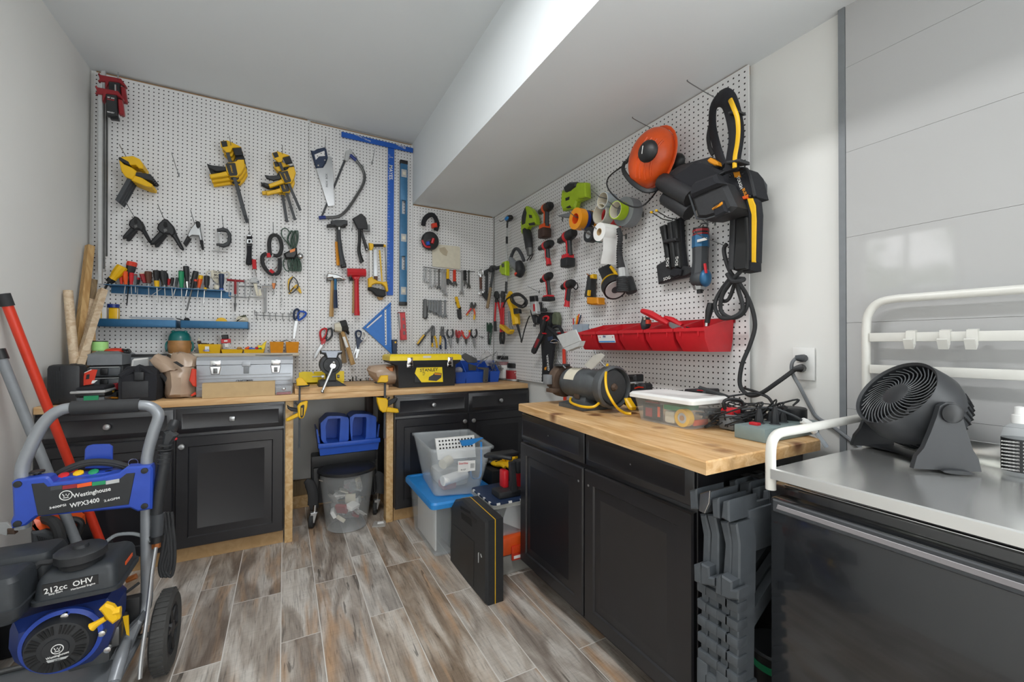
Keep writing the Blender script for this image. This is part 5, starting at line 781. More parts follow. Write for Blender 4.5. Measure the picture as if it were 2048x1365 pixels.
# red bins on their rail
z('A7'); BW = .2; us = []
for x in (362, 545, 757, 1012, 1303, 1612): t_ = T('x', 'x', None, FR); ALL.pop(); us.append(P3(t_, x, 300, BW).x)
w_ = (us[-1]-us[0])/5; BV0, BV1 = 1.192, 1.338
L_ = ('red wall bin at the corner end of the row behind the grey shield', 'red wall bin with a white and blue card on its front, second in the row', 'middle red wall bin with a grey tool handle sticking out', 'red wall bin holding the red scrapers, fourth in the row', 'red wall bin at the open end of the row holding a black file handle')
for i, l in enumerate(L_):
    t = T('hanging_bin', l, 'bin', FR, 'row of red wall bins'); m = t.p('bin', 'red'); a, b = us[i]+.004, us[i+1]-.004; th = .004; vf = BV1-.045
    o = [(a+.012, BV0, .012), (b-.012, BV0, .012), (b-.012, BV0, BW-.045), (a+.012, BV0, BW-.045)]; md = [(a+.004, BV0+.045, .01), (b-.004, BV0+.045, .01), (b-.004, BV0+.055, BW-.008), (a+.004, BV0+.055, BW-.008)]; to = [(a, BV1, .008), (b, BV1, .008), (b, vf, BW), (a, vf, BW)]; ti = [(a+th, BV1, .012), (b-th, BV1, .012), (b-th, vf, BW-th), (a+th, vf, BW-th)]; bi = [(a+.014, BV0+th, .016), (b-.014, BV0+th, .016), (b-.014, BV0+th, BW-.055), (a+.014, BV0+th, BW-.055)]
    m.loft([o, md, to, ti, bi]); t.p('rim', 'red').loft([[(a-.002, vf-.014, BW-.002), (b+.002, vf-.014, BW-.002), (b+.002, vf+.001, BW-.002), (a-.002, vf+.001, BW-.002)], [(a-.002, vf-.014, BW+.004), (b+.002, vf-.014, BW+.004), (b+.002, vf+.001, BW+.004), (a-.002, vf+.001, BW+.004)]])
    for k in (.2, .8): t.p('rib', 'red').bx(a+(b-a)*k-.003, a+(b-a)*k+.003, vf-.034, vf-.013, BW-.004, BW+.002, .001)
    if i == 1:
        q = t.p('card', 'paper'); q.loft([[(a+.015, BV0+.04, BW-.009), (b-.02, BV0+.04, BW-.009), (b-.02, vf-.02, BW+.002), (a+.015, vf-.02, BW+.002)], [(a+.015, BV0+.04, BW-.007), (b-.02, BV0+.04, BW-.007), (b-.02, vf-.02, BW+.004), (a+.015, vf-.02, BW+.004)]]); t.p('stripe', 'blue_bright', q).bx(a+.017, b-.022, BV0+.043, BV0+.058, BW-.006, BW-.0045); t.txt('FSA', .014, ((a+b)/2-.012, vf-.028, BW+.0045), 'blue_deep', 0, q)
t = T('bin_rail', 'steel rail along the pegboard that carries the red bins', 'rail', FR); t.p('rail', 'red_dull').bx(us[0], us[-1], BV1-.02, BV1+.003, .0005, .007)
rt('hex_driver', 'grey and orange tool handle standing in the middle red bin', 'tool handle', 'A7', [('t', 'grip', 'grey_dark', '1035,170 1030,240 1020,290', [.018, .026, .016], .12, 3), ('t', 'cap', 'red_orange', '1060,195 1058,235', .014, .135, 1), ('x', 'slot', 'cream', '1008,172 1025,172 1025,195 1010,198', .142, .146, .001)])
rt('scraper', 'long red handled scraper lying across the red bins', 'scraper', 'A7', [('t', 'handle', 'red', '995,108 1080,140 1190,200 1250,235', [.012, .018, .015, .01], .16, 3), ('x', 'blade', 'steel', '1248,228 1262,215 1370,262 1400,285 1300,292 1262,262', .15, .16, .001)])
rt('scraper', 'second red handled scraper resting in the fourth red bin', 'scraper', 'A7', [('t', 'handle', 'red', '1215,175 1290,200 1385,255', [.01, .015, .012], .13, 3), ('x', 'blade', 'black', '1385,250 1450,268 1440,280 1390,275', .12, .13)])
rt('file', 'black handled file standing in the last red bin', 'file', 'A7', [('t', 'handle', 'black', '1665,30 1650,110 1635,195 1630,225', [.013, .016, .011, .012], .1, 3), ('t', 'ferrule', 'chrome', '1630,222 1627,258', .011, .1, 1)])
t = T('pencil_cup', 'small grey-blue cup of pencils on the pegboard above the red bins', 'cup', FR); z('A7'); a, b = P3(t, 318, 300, .06), P3(t, 408, 235, .06); tray(t.p('cup', 'clear_blue'), a.x, b.x, a.y-.02, b.y, .004, .06, .003)
for i, (x, y, mm, l) in enumerate(((325, 180, 'red', 'red pen'), (365, 155, 'yellow', 'yellow pencil'), (380, 140, 'orange', 'orange pencil'), (400, 150, 'blue_navy', 'dark blue pen'))): rt('pencil', l+' standing in the grey-blue cup', 'pencil', 'A7', [('t', 'shaft', mm, '%g,%g %g,270' % (x, y, 345+(x-360)*.5), .0045, .03, 1)], 'pens in the cup')
rt('f_clamp', 'red steel bar clamp standing behind the bench grinder', 'clamp', 'A7', [('t', 'bar', 'red_orange', '233,480 236,620 244,1005', .012, .03, 1), ('x', 'head', 'red', '165,318 250,312 330,318 330,330 165,335', .02, .05, .003)])
# wall outlet
t = T('power_outlet', 'white double wall outlet beside the grey trim strip', 'outlet', FR); z('D8'); wz = -.025; a = [hit(FR, x, y, wz+.008) for x, y in ((395, 515), (565, 768))]; m = t.p('plate', 'white'); m.bx(a[0][0], a[1][0], a[1][1], a[0][1], wz, wz+.007, .003)
uc, vc = (a[0][0]+a[1][0])/2-.006, (a[0][1]+a[1][1])/2
for s_ in (-.02, .02): t.p('socket', 'white_frame').bx(uc-.016, uc+.016, vc+s_-.014, vc+s_+.014, wz+.0072, wz+.011, .004)
t = T('grey_cable', 'grey cord plugged into the upper socket and running down behind the cart', 'cord', FR); z('P'); m = t.p('cable', 'grey'); m.tube([P3(t, *q) for q in ((1593, 716, .03), (1584, 727, .03), (1585, 747, .02), (1600, 775, .012), (1622, 818, -.01), (1635, 836, -.015), (1668, 856, -.01), (1713, 890, .0), (1735, 905, .0))], .0065, 8, 6); t.p('plug', 'grey_dark').tube([P3(t, 1590, 716, .03), P3(t, 1602, 717, .02), P3(t, 1607, 717, -.012)], [.009, .014, .015], 10)
# ---------------- things standing on the workbench along the back wall
BT = .91
def wb(x, y, h=BT): return PEGY-hit(FH, x, y, h)[1]
def bxf(t, st, w, nm, mat, depth, bev=.004, v0=None, up=None):     # box whose front face is traced on the plane at w
    a = t(st, w); m = t.p(nm, mat, up); y0 = BT+.0008 if v0 is None else v0; m.bx(a[0][0], a[1][0], y0, a[0][1], w-depth, w, bev); return m, a[0][0], a[1][0], y0, a[0][1]
z('C1')
t = T('tool_case', 'black moulded tool case standing at the wall end of the workbench', 'case'); w = .6; m, u0, u1, v0, v1 = bxf(t, '185,425 605,905', w, 'shell', 'plastic_black', .1, .02)
for k in range(9): x = u0+.02+k*.006; t.parts[-1][0].bx(x, x+.0025, v0+.03, v1-.03, w, w+.002, .001)
t.p('seam', 'gap').bx(u0+.05, u0+.0525, v0+.01, v1-.012, w-.001, w+.001); t.p('handle', 'black').bx(u0+.1, u1-.05, v1-.016, v1+.004, w-.06, w-.02, .006)
t = T('case', 'dark case with pale zip band lying flat below the red hang card', 'case'); w = .6; a = t('480,790 905,660', w); m = t.p('lower_shell', 'black'); lz = .91+.034
m.bx(a[0][0], a[1][0], lz, lz+.02, w-.16, w, .008); t.p('zip_band', 'grey_light').bx(a[0][0]-.002, a[1][0]+.002, lz+.019, lz+.034, w-.162, w+.002, .006); t.p('upper_shell', 'fabric_black').bx(a[0][0]+.002, a[1][0]-.002, lz+.033, lz+.054, w-.16, w-.001, .009)
t = T('small_case', 'clear black organiser box with green label under the zipped case', 'box'); a = t('550,880 892,790', .602); m = t.p('shell', 'clear_dark'); m.bx(a[0][0], a[1][0], .911, .943, .45, .6, .004); a = t('645,800 825,875', .602); t.p('label', 'green').bx(a[0][0], a[1][0], a[1][1], a[0][1], .599, .602)
fl('hang_card', 'red and white folded product card lying on the zipped case', 'card', 'C1', [('x', 'card', 'red_orange', '735,478 812,482 770,625 755,655 488,698 484,685 600,605 640,600 655,515', .56, .562), ('x', 'white_corner', 'paper', '655,515 735,478 745,484 650,525', .562, .5632), ('x', 'window', 'plastic_black', '680,542 718,535 712,592 672,598', .562, .564), ('x', 'print', 'paper', '750,612 815,606 770,645 735,650', .562, .5634)])
# stacking drawer organiser
z('C1'); t = T('drawer_organizer', 'grey stacking drawer organiser with clear drawers behind the red card', 'organiser'); w = .4; a = t('688,300 1105,640', w); u0, u1 = a[0][0], a[1][0]; vt = a[0][1]; h_ = (vt-.911)/4; t.p('body', 'plastic_black').bx(u0, u1, .911, vt-h_*1.0, w-.22, w-.02, .004); t.p('lid', 'grey').loft([[(u0, vt-h_*.95, w-.24), (u1, vt-h_*.95, w-.24), (u1, vt-h_*.95, w), (u0, vt-h_*.95, w)], [(u0, vt, w-.24), (u1, vt, w-.24), (u1, vt, w), (u0, vt, w)], [(u0+.03, vt+.018, w-.22), (u1-.03, vt+.018, w-.22), (u1-.03, vt+.018, w-.04), (u0+.03, vt+.018, w-.04)]])
for k in range(3): d = t.p('drawer', 'clear_dark'); vv = .914+k*h_*.99; d.bx(u0+.006, u1-.006, vv, vv+h_*.86, w-.03, w, .005); t.p('pull', 'black', d).bx((u0+u1)/2-.017, (u0+u1)/2+.017, vv+h_*.15, vv+h_*.75, w, w+.012, .008); t.p('lip', 'grey_light', d).bx(u0+.01, u1-.01, vv+h_*.8, vv+h_*.87, w, w+.005, .002)
z('C1'); t = T('line_spool', 'spool of bright green trimmer line standing on the drawer organiser', 'spool'); c = t('845,250', .3)[0]; r = abs(t('945,250', .3)[0][0]-c[0])*1.; v0 = vt+.019; v1 = t('845,140', .3)[0][1]; t.p('line', 'lime_line').lathe((c[0], v0, .3), (0, 1, 0), [(r*.9, 0)]+[(r*(.985+.018*(k % 2)), .004+(v1-v0-.008)*k/12) for k in range(13)]+[(r*.9, v1-v0-.002)], 26); t.p('flange', 'black').lathe((c[0], v1-.002, .3), (0, 1, 0), [(r*.92, 0), (r*.92, .005)], 26)
t = T('cap', 'red-orange disc with black cord beside the green line spool', 'disc'); c = t('1035,258', .3)[0]; t.p('disc', 'red_orange').ell((c[0], vt+.02, .3), (.052, .016, .05)); t.p('cord', 'black').tube(t.p3('1110,235 1150,245 1190,240 1200,275 1130,262', .34), .006, 8, 4)
fl('tool_pouch', 'dark red and yellow tools lying beside the black tool bag', 'tools', 'C1', [('x', 'red_tool', 'red_dull', '905,690 1000,650 1055,640 1055,720 930,740', .4, .44, .006), ('x', 'yellow_tool', 'yellow', '890,745 990,735 1000,755 900,768', .46, .49, .004), ('x', 'base', 'black', '890,760 1060,740 1060,835 895,800', .4, .48, .006), ('x', 'strip', 'orange_amber', '895,805 1055,815 1055,832 900,828', .46, .5, .003)])
# black tool bag
t = T('tool_bag', 'black fabric tool bag standing on the workbench beside the tan plastic bag', 'tool bag'); w = .6; a = t('1070,855 1520,855', w); b = t('1060,470 1420,400 1480,450 1580,600', w); m = t.p('body', 'fabric_black'); u0, u1 = a[0][0], a[1][0]; v1 = t('1200,590', w)[0][1]; vt_ = t('1200,470', w-.08)[0][1]
L = []
for vv, du, w0, w1 in ((.911, -.004, .38, .6), (.93, 0, .37, .605), (v1-.02, .004, .37, .605), (v1+.015, .0, .38, .6), (vt_-.01, -.004, .43, .565), (vt_+.012, -.03, .47, .54)): L.append([(u0-du*.5, vv, w0), ((u0+u1)/2, vv, w0-.006), (u1+du, vv, w0), (u1+du+.006, vv, (w0+w1)/2), (u1+du, vv, w1), ((u0+u1)/2, vv, w1+.006), (u0-du*.5, vv, w1), (u0-du*.5-.006, vv, (w0+w1)/2)])
m.loft(L); t.p('flap', 'fabric_black').tube([(u0+.005, v1+.01, .595), (u0+.06, vt_-.0, .58), ((u0+u1)/2, v1+.02, .6), (u1-.08, vt_+.01, .57), (u1-.01, v1+.01, .58)], .016, 8, 5); t.p('buckle', 'plastic_black').bx(u0+.065, u0+.105, v1-.01, v1+.035, .6, .622, .004); t.p('handle', 'leather').tube([(u1+.005, v1+.02, .55), (u1+.03, v1-.03, .52), (u1+.035, v1-.1, .5), (u1+.01, v1-.16, .5)], .011, 8, 5, flat=.5); t.p('pocket', 'leather').bx(u0+.012, u1-.03, .93, v1-.012, .6, .612, .006)
t = T('case', 'grey case with black rim standing behind the tool bag against the pegboard', 'case'); a = t('1110,300 1650,700', .25); t.p('rim', 'black').bx(a[0][0], a[1][0], .911, a[0][1], .1, .24, .01); t.p('panel', 'grey').bx(a[0][0]+.015, a[1][0]-.015, .93, a[0][1]-.016, .2, .2445, .004)
fl('laptop_tray', 'white rounded tray edge showing behind the black tool bag', 'tray', 'C1', [('x', 'tray', 'white', '1210,450 1225,370 1250,348 1420,335 1420,460', .35, .37, .006), ('x', 'panel', 'grey_light', '1238,445 1250,372 1420,350 1420,460', .37, .3712, 0)])
# tan bag
t = T('plastic_bag', 'crumpled tan plastic bag with an orange print standing beside the grey metal toolbox', 'plastic bag'); z('C1'); m = t.p('bag', 'bag_tan'); random.seed(11)
def sack(pr, w0, dw, n=22, am=.07):
    L = []
    for i, (x0, y0, x1, y1) in enumerate(pr):
        a, b = t('%g,%g' % (x0, y0), .57)[0], t('%g,%g' % (x1, y1), .57)[0]; L.append([((a[0]+b[0])/2+(b[0]-a[0])/2*math.cos(2*PI*k/n)*(1+random.uniform(-am, am)), max((a[1]+b[1])/2+(b[1]-a[1])/2*math.cos(2*PI*k/n)+random.uniform(-am, am)*.09, .9105), w0+dw[min(i, len(dw)-1)]*math.sin(2*PI*k/n)*(1+random.uniform(-2*am, 2*am))) for k in range(n)])
    m.loft(L)
sack([(1590, 840, 1985, 810), (1555, 780, 1998, 770), (1575, 680, 1998, 660), (1570, 590, 1995, 560), (1545, 520, 1990, 480), (1490, 470, 1960, 420), (1560, 400, 1830, 350)], .47, [.09, .1, .1, .095, .085, .07, .05])
sack([(1540, 540, 1800, 470), (1470, 470, 1720, 390), (1420, 410, 1620, 330), (1395, 370, 1500, 295)], .5, [.06, .05, .04, .012])
sack([(1640, 470, 1985, 450), (1655, 400, 1990, 390), (1650, 330, 1985, 350), (1680, 290, 1900, 290), (1720, 275, 1800, 280)], .47, [.07, .06, .05, .035, .012])
t.p('print', 'red_orange').ext(t('1945,470 1998,480 2000,690 1960,680 1915,610', .585), .56, .585, .004); t.p('print', 'red_orange').ext(t('1930,790 1985,750 1998,780 1950,805', .586), .56, .586, .003); t.p('print', 'black').ext(t('1720,390 1760,380 1850,440 1820,452', .59), .57, .59, .003)
# grey steel toolbox
z('C2'); t = T('toolbox', 'large grey steel toolbox with three latches on the workbench', 'toolbox'); w = .54; a = t('186,315 1284,745', w); u0, u1, v1 = a[0][0], a[1][0], a[0][1]; vl = t('700,395', w)[0][1]
t.p('body', 'silver_box').bx(u0, u1, .911, vl-.002, .3, w, .004); m = t.p('lid', 'silver_box'); m.loft([[(u0, vl, .3), (u1, vl, .3), (u1, vl, w+.002), (u0, vl, w+.002)], [(u0, v1-.02, .3), (u1, v1-.02, .3), (u1, v1-.02, w+.002), (u0, v1-.02, w+.002)], [(u0, v1, .32), (u1, v1, .32), (u1, v1, w-.02), (u0, v1, w-.02)]])
m = t.p('ridge', 'silver_box')
for y in (510, 545, 585, 630, 670): vv = t('700,%d' % y, w)[0][1]; m.bx(u0+.012, u1-.012, vv-.003, vv+.003, w-.002, w+.004, .002)
for x in (405, 1090): uu = t('%d,430' % x, w)[0][0]; q = t.p('latch', 'chrome'); q.bx(uu-.025, uu+.025, vl-.005, vl+.025, w, w+.008, .002); q.ext([(uu-.028, vl-.008), (uu+.028, vl-.008), (uu+.02, vl-.055), (uu-.02, vl-.055)], w, w+.01, .003); t.p('hook', 'steel_dark', q).bx(uu-.01, uu+.01, vl-.05, vl-.02, w+.01, w+.014, .002)
uu = t('755,400', w)[0][0]; q = t.p('latch', 'silver_box'); q.bx(uu-.022, uu+.022, vl-.012, vl+.016, w, w+.007, .002); t.p('hasp', 'grey', q).bx(uu-.014, uu+.014, vl-.055, vl-.012, w, w+.004, .002); uu, vv = t('735,588', w)[0]; t.txt('CRAFTSMAN', .019, (uu, vv+.004, w+.007), 'black', .02, sx=.8)
t = T('cardboard_box', 'long flat brown cardboard box lying in front of the grey toolbox', 'box'); a = t('252,612 1080,768', .62); t.p('carton', 'cardboard').loft([[(a[0][0], .911, .56), (a[1][0], .911, .56), (a[1][0], .911, .62), (a[0][0], .911, .62)], [(a[0][0], a[0][1], .56), (a[1][0], a[0][1], .56), (a[1][0], a[0][1]-.0, .62), (a[0][0], a[0][1], .62)]])
t = T('clear_box', 'small clear plastic box with a red insert at the end of the cardboard box', 'box'); a = t('1085,640 1275,740', .62); t.p('shell', 'clear').bx(a[0][0], a[1][0], .911, a[0][1]-.005, .56, .62, .006); t.p('insert', 'red_dull').bx(a[0][0]+.006, a[1][0]-.006, .9125, .925, .565, .615, .002); t.p('foil', 'chrome').ell(((a[0][0]+a[1][0])/2, .945, .6), (.012, .01, .01))
fl('steel_rule', 'dark steel rule lying on the lid of the grey toolbox', 'rule', 'C2', [('x', 'rule', 'steel_dark', '855,285 1020,284 1280,278 1282,290 1040,298 860,292', .4, .404)])
# vise
z('C2'); t = T('bench_vise', 'dark grey bench vise with speckled jaws and steel handle on the clamped board', 'vise'); VZ = .9465; w = .6
m = t.p('base', 'cast'); a = t('1575,635 1895,635', .58); m.ext([(a[0][0], VZ), (a[1][0], VZ), (a[1][0]-.02, VZ+.012), (a[1][0]-.045, VZ+.03), (a[0][0]+.03, VZ+.038), (a[0][0]+.008, VZ+.03)], .43, .6, .006)
m = t.p('column', 'cast'); m.ext(t('1665,330 1785,330 1790,420 1775,470 1780,590 1680,590 1672,470 1655,420', .6), .44, .6, .008); m2 = t.p('swivel', 'cast'); c = t('1722,400', .6)[0]; m2.cyl((*c, .46), (*c, .598), .066, n=28); m2.cyl((*c, .598), (*c, .61), .05, .045, 28)
q = t.p('jaw', 'cast'); q.ext(t('1605,238 1848,238 1848,270 1812,285 1790,325 1670,325 1655,290 1608,275', .62), .5, .62, .008); t.p('jaw_face', 'speckle', q).ext(t('1608,240 1845,240 1840,255 1800,262 1780,320 1680,320 1660,262 1612,258', .623), .615, .623, .002)
t.p('handle', 'chrome').tube(t.p3('1745,405,.66 1620,700,.69', .66), .0075, 10); t.p('screw', 'chrome').tube(t.p3('1740,412,.6 1740,412,.668', .66), .017, 14); c = t.p3('1750,372,.665 1620,702,.692'); t.p('handle_end', 'chrome').ell(c[0], (.01, .01, .01)); t.p('handle_end', 'chrome').ell(c[1], (.0105, .011, .01)); t.p('lock_lever', 'steel').tube(t.p3('1505,535,.56 1620,530,.58', .6), .004, 8); t.p('lock_nut', 'steel').tube(t.p3('1610,535,.6 1640,532,.6', .6), .012, 10); t.p('lock_nut', 'steel_dark').tube(t.p3('1790,530,.6 1815,530,.6', .6), .01, 10); t.p('side_pin', 'chrome').tube(t.p3('1820,400,.54 1858,402,.54'), .007, 8)
fl('mitre_box', 'bright yellow plastic mitre box standing behind the vise', 'mitre box', 'C2', [('x', 'front_wall', 'yellow_bright', '1352,490 1400,478 1500,480 1570,545 1570,618 1352,618', .36, .375), ('x', 'back_wall', 'yellow_bright', '1525,478 1868,470 1870,590 1525,600', .29, .305), ('x', 'floor', 'yellow_bright', '1380,600 1860,590 1865,615 1380,618', .29, .375)])
t = T('bit_tray', 'long red tray of driver bits at the foot of the pegboard', 'tray'); z('Z8'); a = t('610,1195 985,1185', .2); t.p('tray', 'red_dull').bx(a[0][0], a[1][0], .911, .93, .15, .2, .003)
for i, (x, y0, mm) in enumerate(((650, 1165, 'black'), (685, 1130, 'steel_dark'), (730, 1125, 'grey'), (785, 1158, 'black'), (862, 1140, 'steel_dark'), (885, 1140, 'steel_dark'), (908, 1145, 'copper'))): t.p('bit', mm).tube(t.p3('%g,%g %g,1190' % (x, y0, x+2), .18), .006 if i < 4 else .003, 8)
t = T('plastic_bag', 'brownish plastic bag of parts slumped behind the black and yellow toolbox', 'plastic bag'); z('C3'); random.seed(4); m = t.p('bag', 'bag_tan'); L = []
for x, y0, y1 in ((85, 335, 350), (110, 300, 400), (180, 282, 470), (260, 285, 510), (330, 285, 512), (400, 290, 512)):
    a, b = t('%g,%g' % (x, y0), .42)[0], t('%g,%g' % (x, y1), .42)[0]; c = (a[1]+b[1])/2; r = (a[1]-b[1])/2; L.append([(a[0]+random.uniform(-.006, .006), max(c+r*math.sin(2*PI*k/16)*(1+random.uniform(-.08, .08)), .9105), .4+.09*min(1, r*12)*math.cos(2*PI*k/16)*(1+random.uniform(-.12, .12))) for k in range(16)])
m.loft(L); t.p('contents', 'copper').ext(t('300,310 390,300 395,370 340,380', .47), .44, .47, .01)
# black and yellow toolbox
t = T('toolbox', 'black toolbox with yellow lid and lettered label on the workbench', 'toolbox'); w = .55; z('C3'); a = t('445,540 1080,525', w); b = t('332,240 1145,235', w); c = t('332,170 1145,170', w); u0, u1 = a[0][0], a[1][0]; U0, U1 = b[0][0], b[1][0]; vm, vt2 = b[0][1], c[0][1]; wr = .32
m = t.p('body', 'plastic_black'); r4 = lambda x0, x1, vv, w0, w1: [(x0, vv, w0), (x1, vv, w0), (x1, vv, w1), (x0, vv, w1)]
m.loft([r4(u0, u1, .911, wr+.02, w-.01), r4(u0-.008, u1+.006, vm-.035, wr+.01, w), r4(U0+.008, U1-.008, vm-.012, wr, w+.012), r4(U0+.006, U1-.006, vm, wr, w+.014)]); q = t.p('lid', 'yellow_bright'); q.loft([r4(U0, U1, vm, wr-.004, w+.018), r4(U0, U1, vt2-.012, wr-.004, w+.018), r4(U0+.012, U1-.012, vt2, wr+.01, w+.005)])
t.p('lid_label', 'cream', q).bx((U0+U1)/2-.03, (U0+U1)/2+.03, vt2-.026, vt2-.01, w+.0175, w+.0185); t.p('recess', 'gap').ext([((u0+u1)/2-.1, vm-.016), ((u0+u1)/2+.1, vm-.016), ((u0+u1)/2+.09, vm-.032), ((u0+u1)/2-.09, vm-.032)], w-.002, w+.002, 0)
for x in (560, 1015): uu = t('%d,260' % x, w)[0][0]; k = t.p('latch', 'chrome'); k.bx(uu-.02, uu+.02, vm-.032, vm+.022, w+.018, w+.026, .003); k.bx(uu-.023, uu+.023, vm-.05, vm-.015, w+.012, w+.024, .004)
k = t.p('label', 'yellow_bright'); k.ext(t('645,318 935,312 945,480 700,485 625,385', w+.004), w-.006, w+.004, 0); t.p('label_corner', 'black', k).ext(t('625,385 700,485 620,485', w+.004), w-.006, w+.0042, 0)
uu, vv = t('785,345', w+.005)[0]; t.txt('STANLEY', .033, (uu, vv, w+.0045), 'black', .02, k); uu, vv = t('725,388', w+.005)[0]; t.txt('19in\n16"', .014, (uu, vv, w+.0045), 'black', .02, k); t.p('label_picture', 'grey_dark', k).ext(t('830,400 850,372 930,380 925,430 870,470 780,462 785,425', w+.005), w, w+.005, 0); t.p('label_picture', 'orange_amber', k).ext(t('845,378 925,385 920,402 850,398', w+.0055), w, w+.0055, 0)
# blue bins with hardware
for i, (st, l) in enumerate((('1090,470 1215,470', 'blue open front bin holding a clear bag beside the black toolbox'), ('1205,468 1475,468', 'blue open front bin with a grey steel bracket on top'), ('1480,465 1592,465', 'blue open front bin full of loose pegboard hooks'))):
    t = T('parts_bin', l, 'bin', FB, 'blue bins on the workbench'); z('C3'); w = .42-.0*i; a = t(st, w); u0, u1 = a[0][0], a[1][0]; vf = t('1300,365', w)[0][1]; vb = t('1400,240', w-.1)[0][1]; m = t.p('bin', 'blue'); th = .004; wr = .2
    m.loft([[(u0+.008, .911, wr), (u1-.008, .911, wr), (u1-.008, .911, w-.015), (u0+.008, .911, w-.015)], [(u0, vf, wr), (u1, vf, wr), (u1, vf, w), (u0, vf, w)], [(u0+th, vf, wr+th), (u1-th, vf, wr+th), (u1-th, vf, w-th), (u0+th, vf, w-th)], [(u0+.012, .916, wr+.006), (u1-.012, .916, wr+.006), (u1-.012, .916, w-.022), (u0+.012, .916, w-.022)]])
    for x in (u0, u1-th): m.loft([[(x, vf-.002, wr), (x+th, vf-.002, wr), (x+th, vf-.002, w-.01), (x, vf-.002, w-.01)], [(x, vb, wr), (x+th, vb, wr), (x+th, vb, w-.12), (x, vb, w-.12)]])
    m.bx(u0, u1, vf, vb, wr, wr+th)
    if i == 0: t.p('clear_bag', 'bag_clear').ell(((u0+u1)/2, vf+.01, .36), (.035, .03, .03))
fl('steel_bracket', 'bent grey steel bracket leaning across the blue bins', 'bracket', 'C3', [('x', 'arm', 'steel_dark', '1145,185 1200,150 1330,215 1340,255 1300,265 1230,262 1190,230', .4, .408, .002), ('x', 'shank', 'cast', '1235,270 1330,300 1320,350 1240,350', .4, .41), ('x', 'leg', 'steel_dark', '1335,310 1470,318 1455,480 1410,488 1400,470 1410,345 1340,330', .44, .448, .003), ('x', 'hole', 'gap', '1428,455 1440,455 1440,468 1428,468', .448, .4485, 0)])
random.seed(8); t = T('loose_hooks', 'heap of loose steel hooks piled in the corner blue bin', 'hooks', FB, kind='stuff'); z('C3'); m = t.p('wires', 'wire')
for i in range(46): x, y = random.uniform(1500, 1590), random.uniform(260, 350); m.tube(t.p3('%g,%g %g,%g %g,%g' % (x, y, x+random.uniform(-50, 50), y+random.uniform(-40, 30), x+random.uniform(-50, 60), y+random.uniform(-30, 50)), random.uniform(.28, .38)), .002, 5, 3)
for st in ('1295,170 1320,215 1325,225', '1330,300 1445,190 1430,235 1330,265', '1500,210 1555,130 1560,215', '1590,225 1645,150 1640,200', '1380,230 1550,150'): m.tube(t.p3(st, .36), .0025, 6, 3)
t = T('plastic_bag', 'small clear plastic bag of screws in the corner behind the blue bins', 'plastic bag'); random.seed(2); m = t.p('bag', 'bag_clear'); c = t('1440,190', .25)[0]; m.lathe((c[0], c[1]-.08, .25), (0, 1, 0), [(.05, 0), (.06, .03), (.055, .07), (.04, .1), (.015, .115), (.02, .13)], 14)
def jar(lab, x0, x1, yl0, yl1, yb, w, parts):
    z('C3'); t = T('jar', lab, 'jar', FB, 'clear plastic jars of hardware'); a, b = t('%g,%g' % (x0, yb), w)[0], t('%g,%g' % (x1, yb), w)[0]; r = (b[0]-a[0])/2; c = ((a[0]+b[0])/2, w-r); vl0, vl1 = t('%g,%g' % (x0, yl0), w-r)[0][1], t('%g,%g' % (x0, yl1), w-r)[0][1]; n = 24
    m = t.p('body', 'clear'); m.lathe((c[0], .911, c[1]), (0, 1, 0), [(r*.92, 0), (r, .008), (r, vl1-.911-.022), (r*.86, vl1-.911-.006), (r*.8, vl1-.911)], n); t.p('lid', 'black').lathe((c[0], vl1-.001, c[1]), (0, 1, 0), [(r*.86, 0), (r*.88, .004), (r*.88, vl0-vl1-.004), (r*.8, vl0-vl1)], n)
    for nm, mm, f0, f1, k in parts: H = vl1-.911; t.p(nm, mm).lathe((c[0], .911+H*f0, c[1]), (0, 1, 0), [(r*k, 0), (r*k, H*(f1-f0))], n)
    return t, c, r, vl1
jar('tall clear jar with a white label and black lid in the corner', 1600, 1795, 182, 222, 475, .3, (('label', 'paper', .1, .72, 1.01), ('contents', 'red_dull', .73, .88, .9), ('screws', 'steel_dark', .01, .1, .95)))
t, c, r, vl = jar('shorter clear jar with a dark red label in front of the tall jar', 1722, 1905, 265, 318, 492, .44, (('label', 'red_dull', .16, .8, 1.012), ('screws', 'steel', .01, .16, .95)))
for s_, vv, sz in (('STANDARD NUT', .985, .013), ('SCREWS', .965, .02), ('170 PC', .94, .012)): t.txt(s_, sz, (c[0], vv, c[1]+r*1.02), 'white')
t.p('badge', 'yellow').box((c[0]+.03, .96, c[1]+r*.98), (.016, .012, .004), .002)
# timber leaning in the corner
def stick(lab, st0, st1, mat, r, w0, w1, sq=True):
    t = T('timber', lab, 'timber', FB, 'timber leaning in the corner'); z('P'); a = V((*t(st0, w0)[0], w0)); b = V((*t(st1, w1)[0], w1)); m = t.p('stick', mat); m.tube([a, b], r*1.05 if sq else r, 4 if sq else 14); return t
stick('round pale wooden pole leaning at the wall in the corner', '136,582', '150,740', 'stick', .02, .35, .42, False)
stick('thin brown board at the back of the leaning timber', '180,492', '152,735', 'handle_wood', .022, .1, .3); stick('dark stained batten leaning behind the pale board', '186,560', '172,735', 'old_wood', .02, .12, .24)
stick('long pale board leaning across the others against the clamp bars', '206,580', '156,738', 'stick', .022, .17, .44); stick('short offcut with pale end grain in front of the dark batten', '182,600', '170,735', 'stick', .018, .16, .36); stick('upright pine strip beside the green line spool', '180,640', '182,710', 'pine', .022, .1, .12)
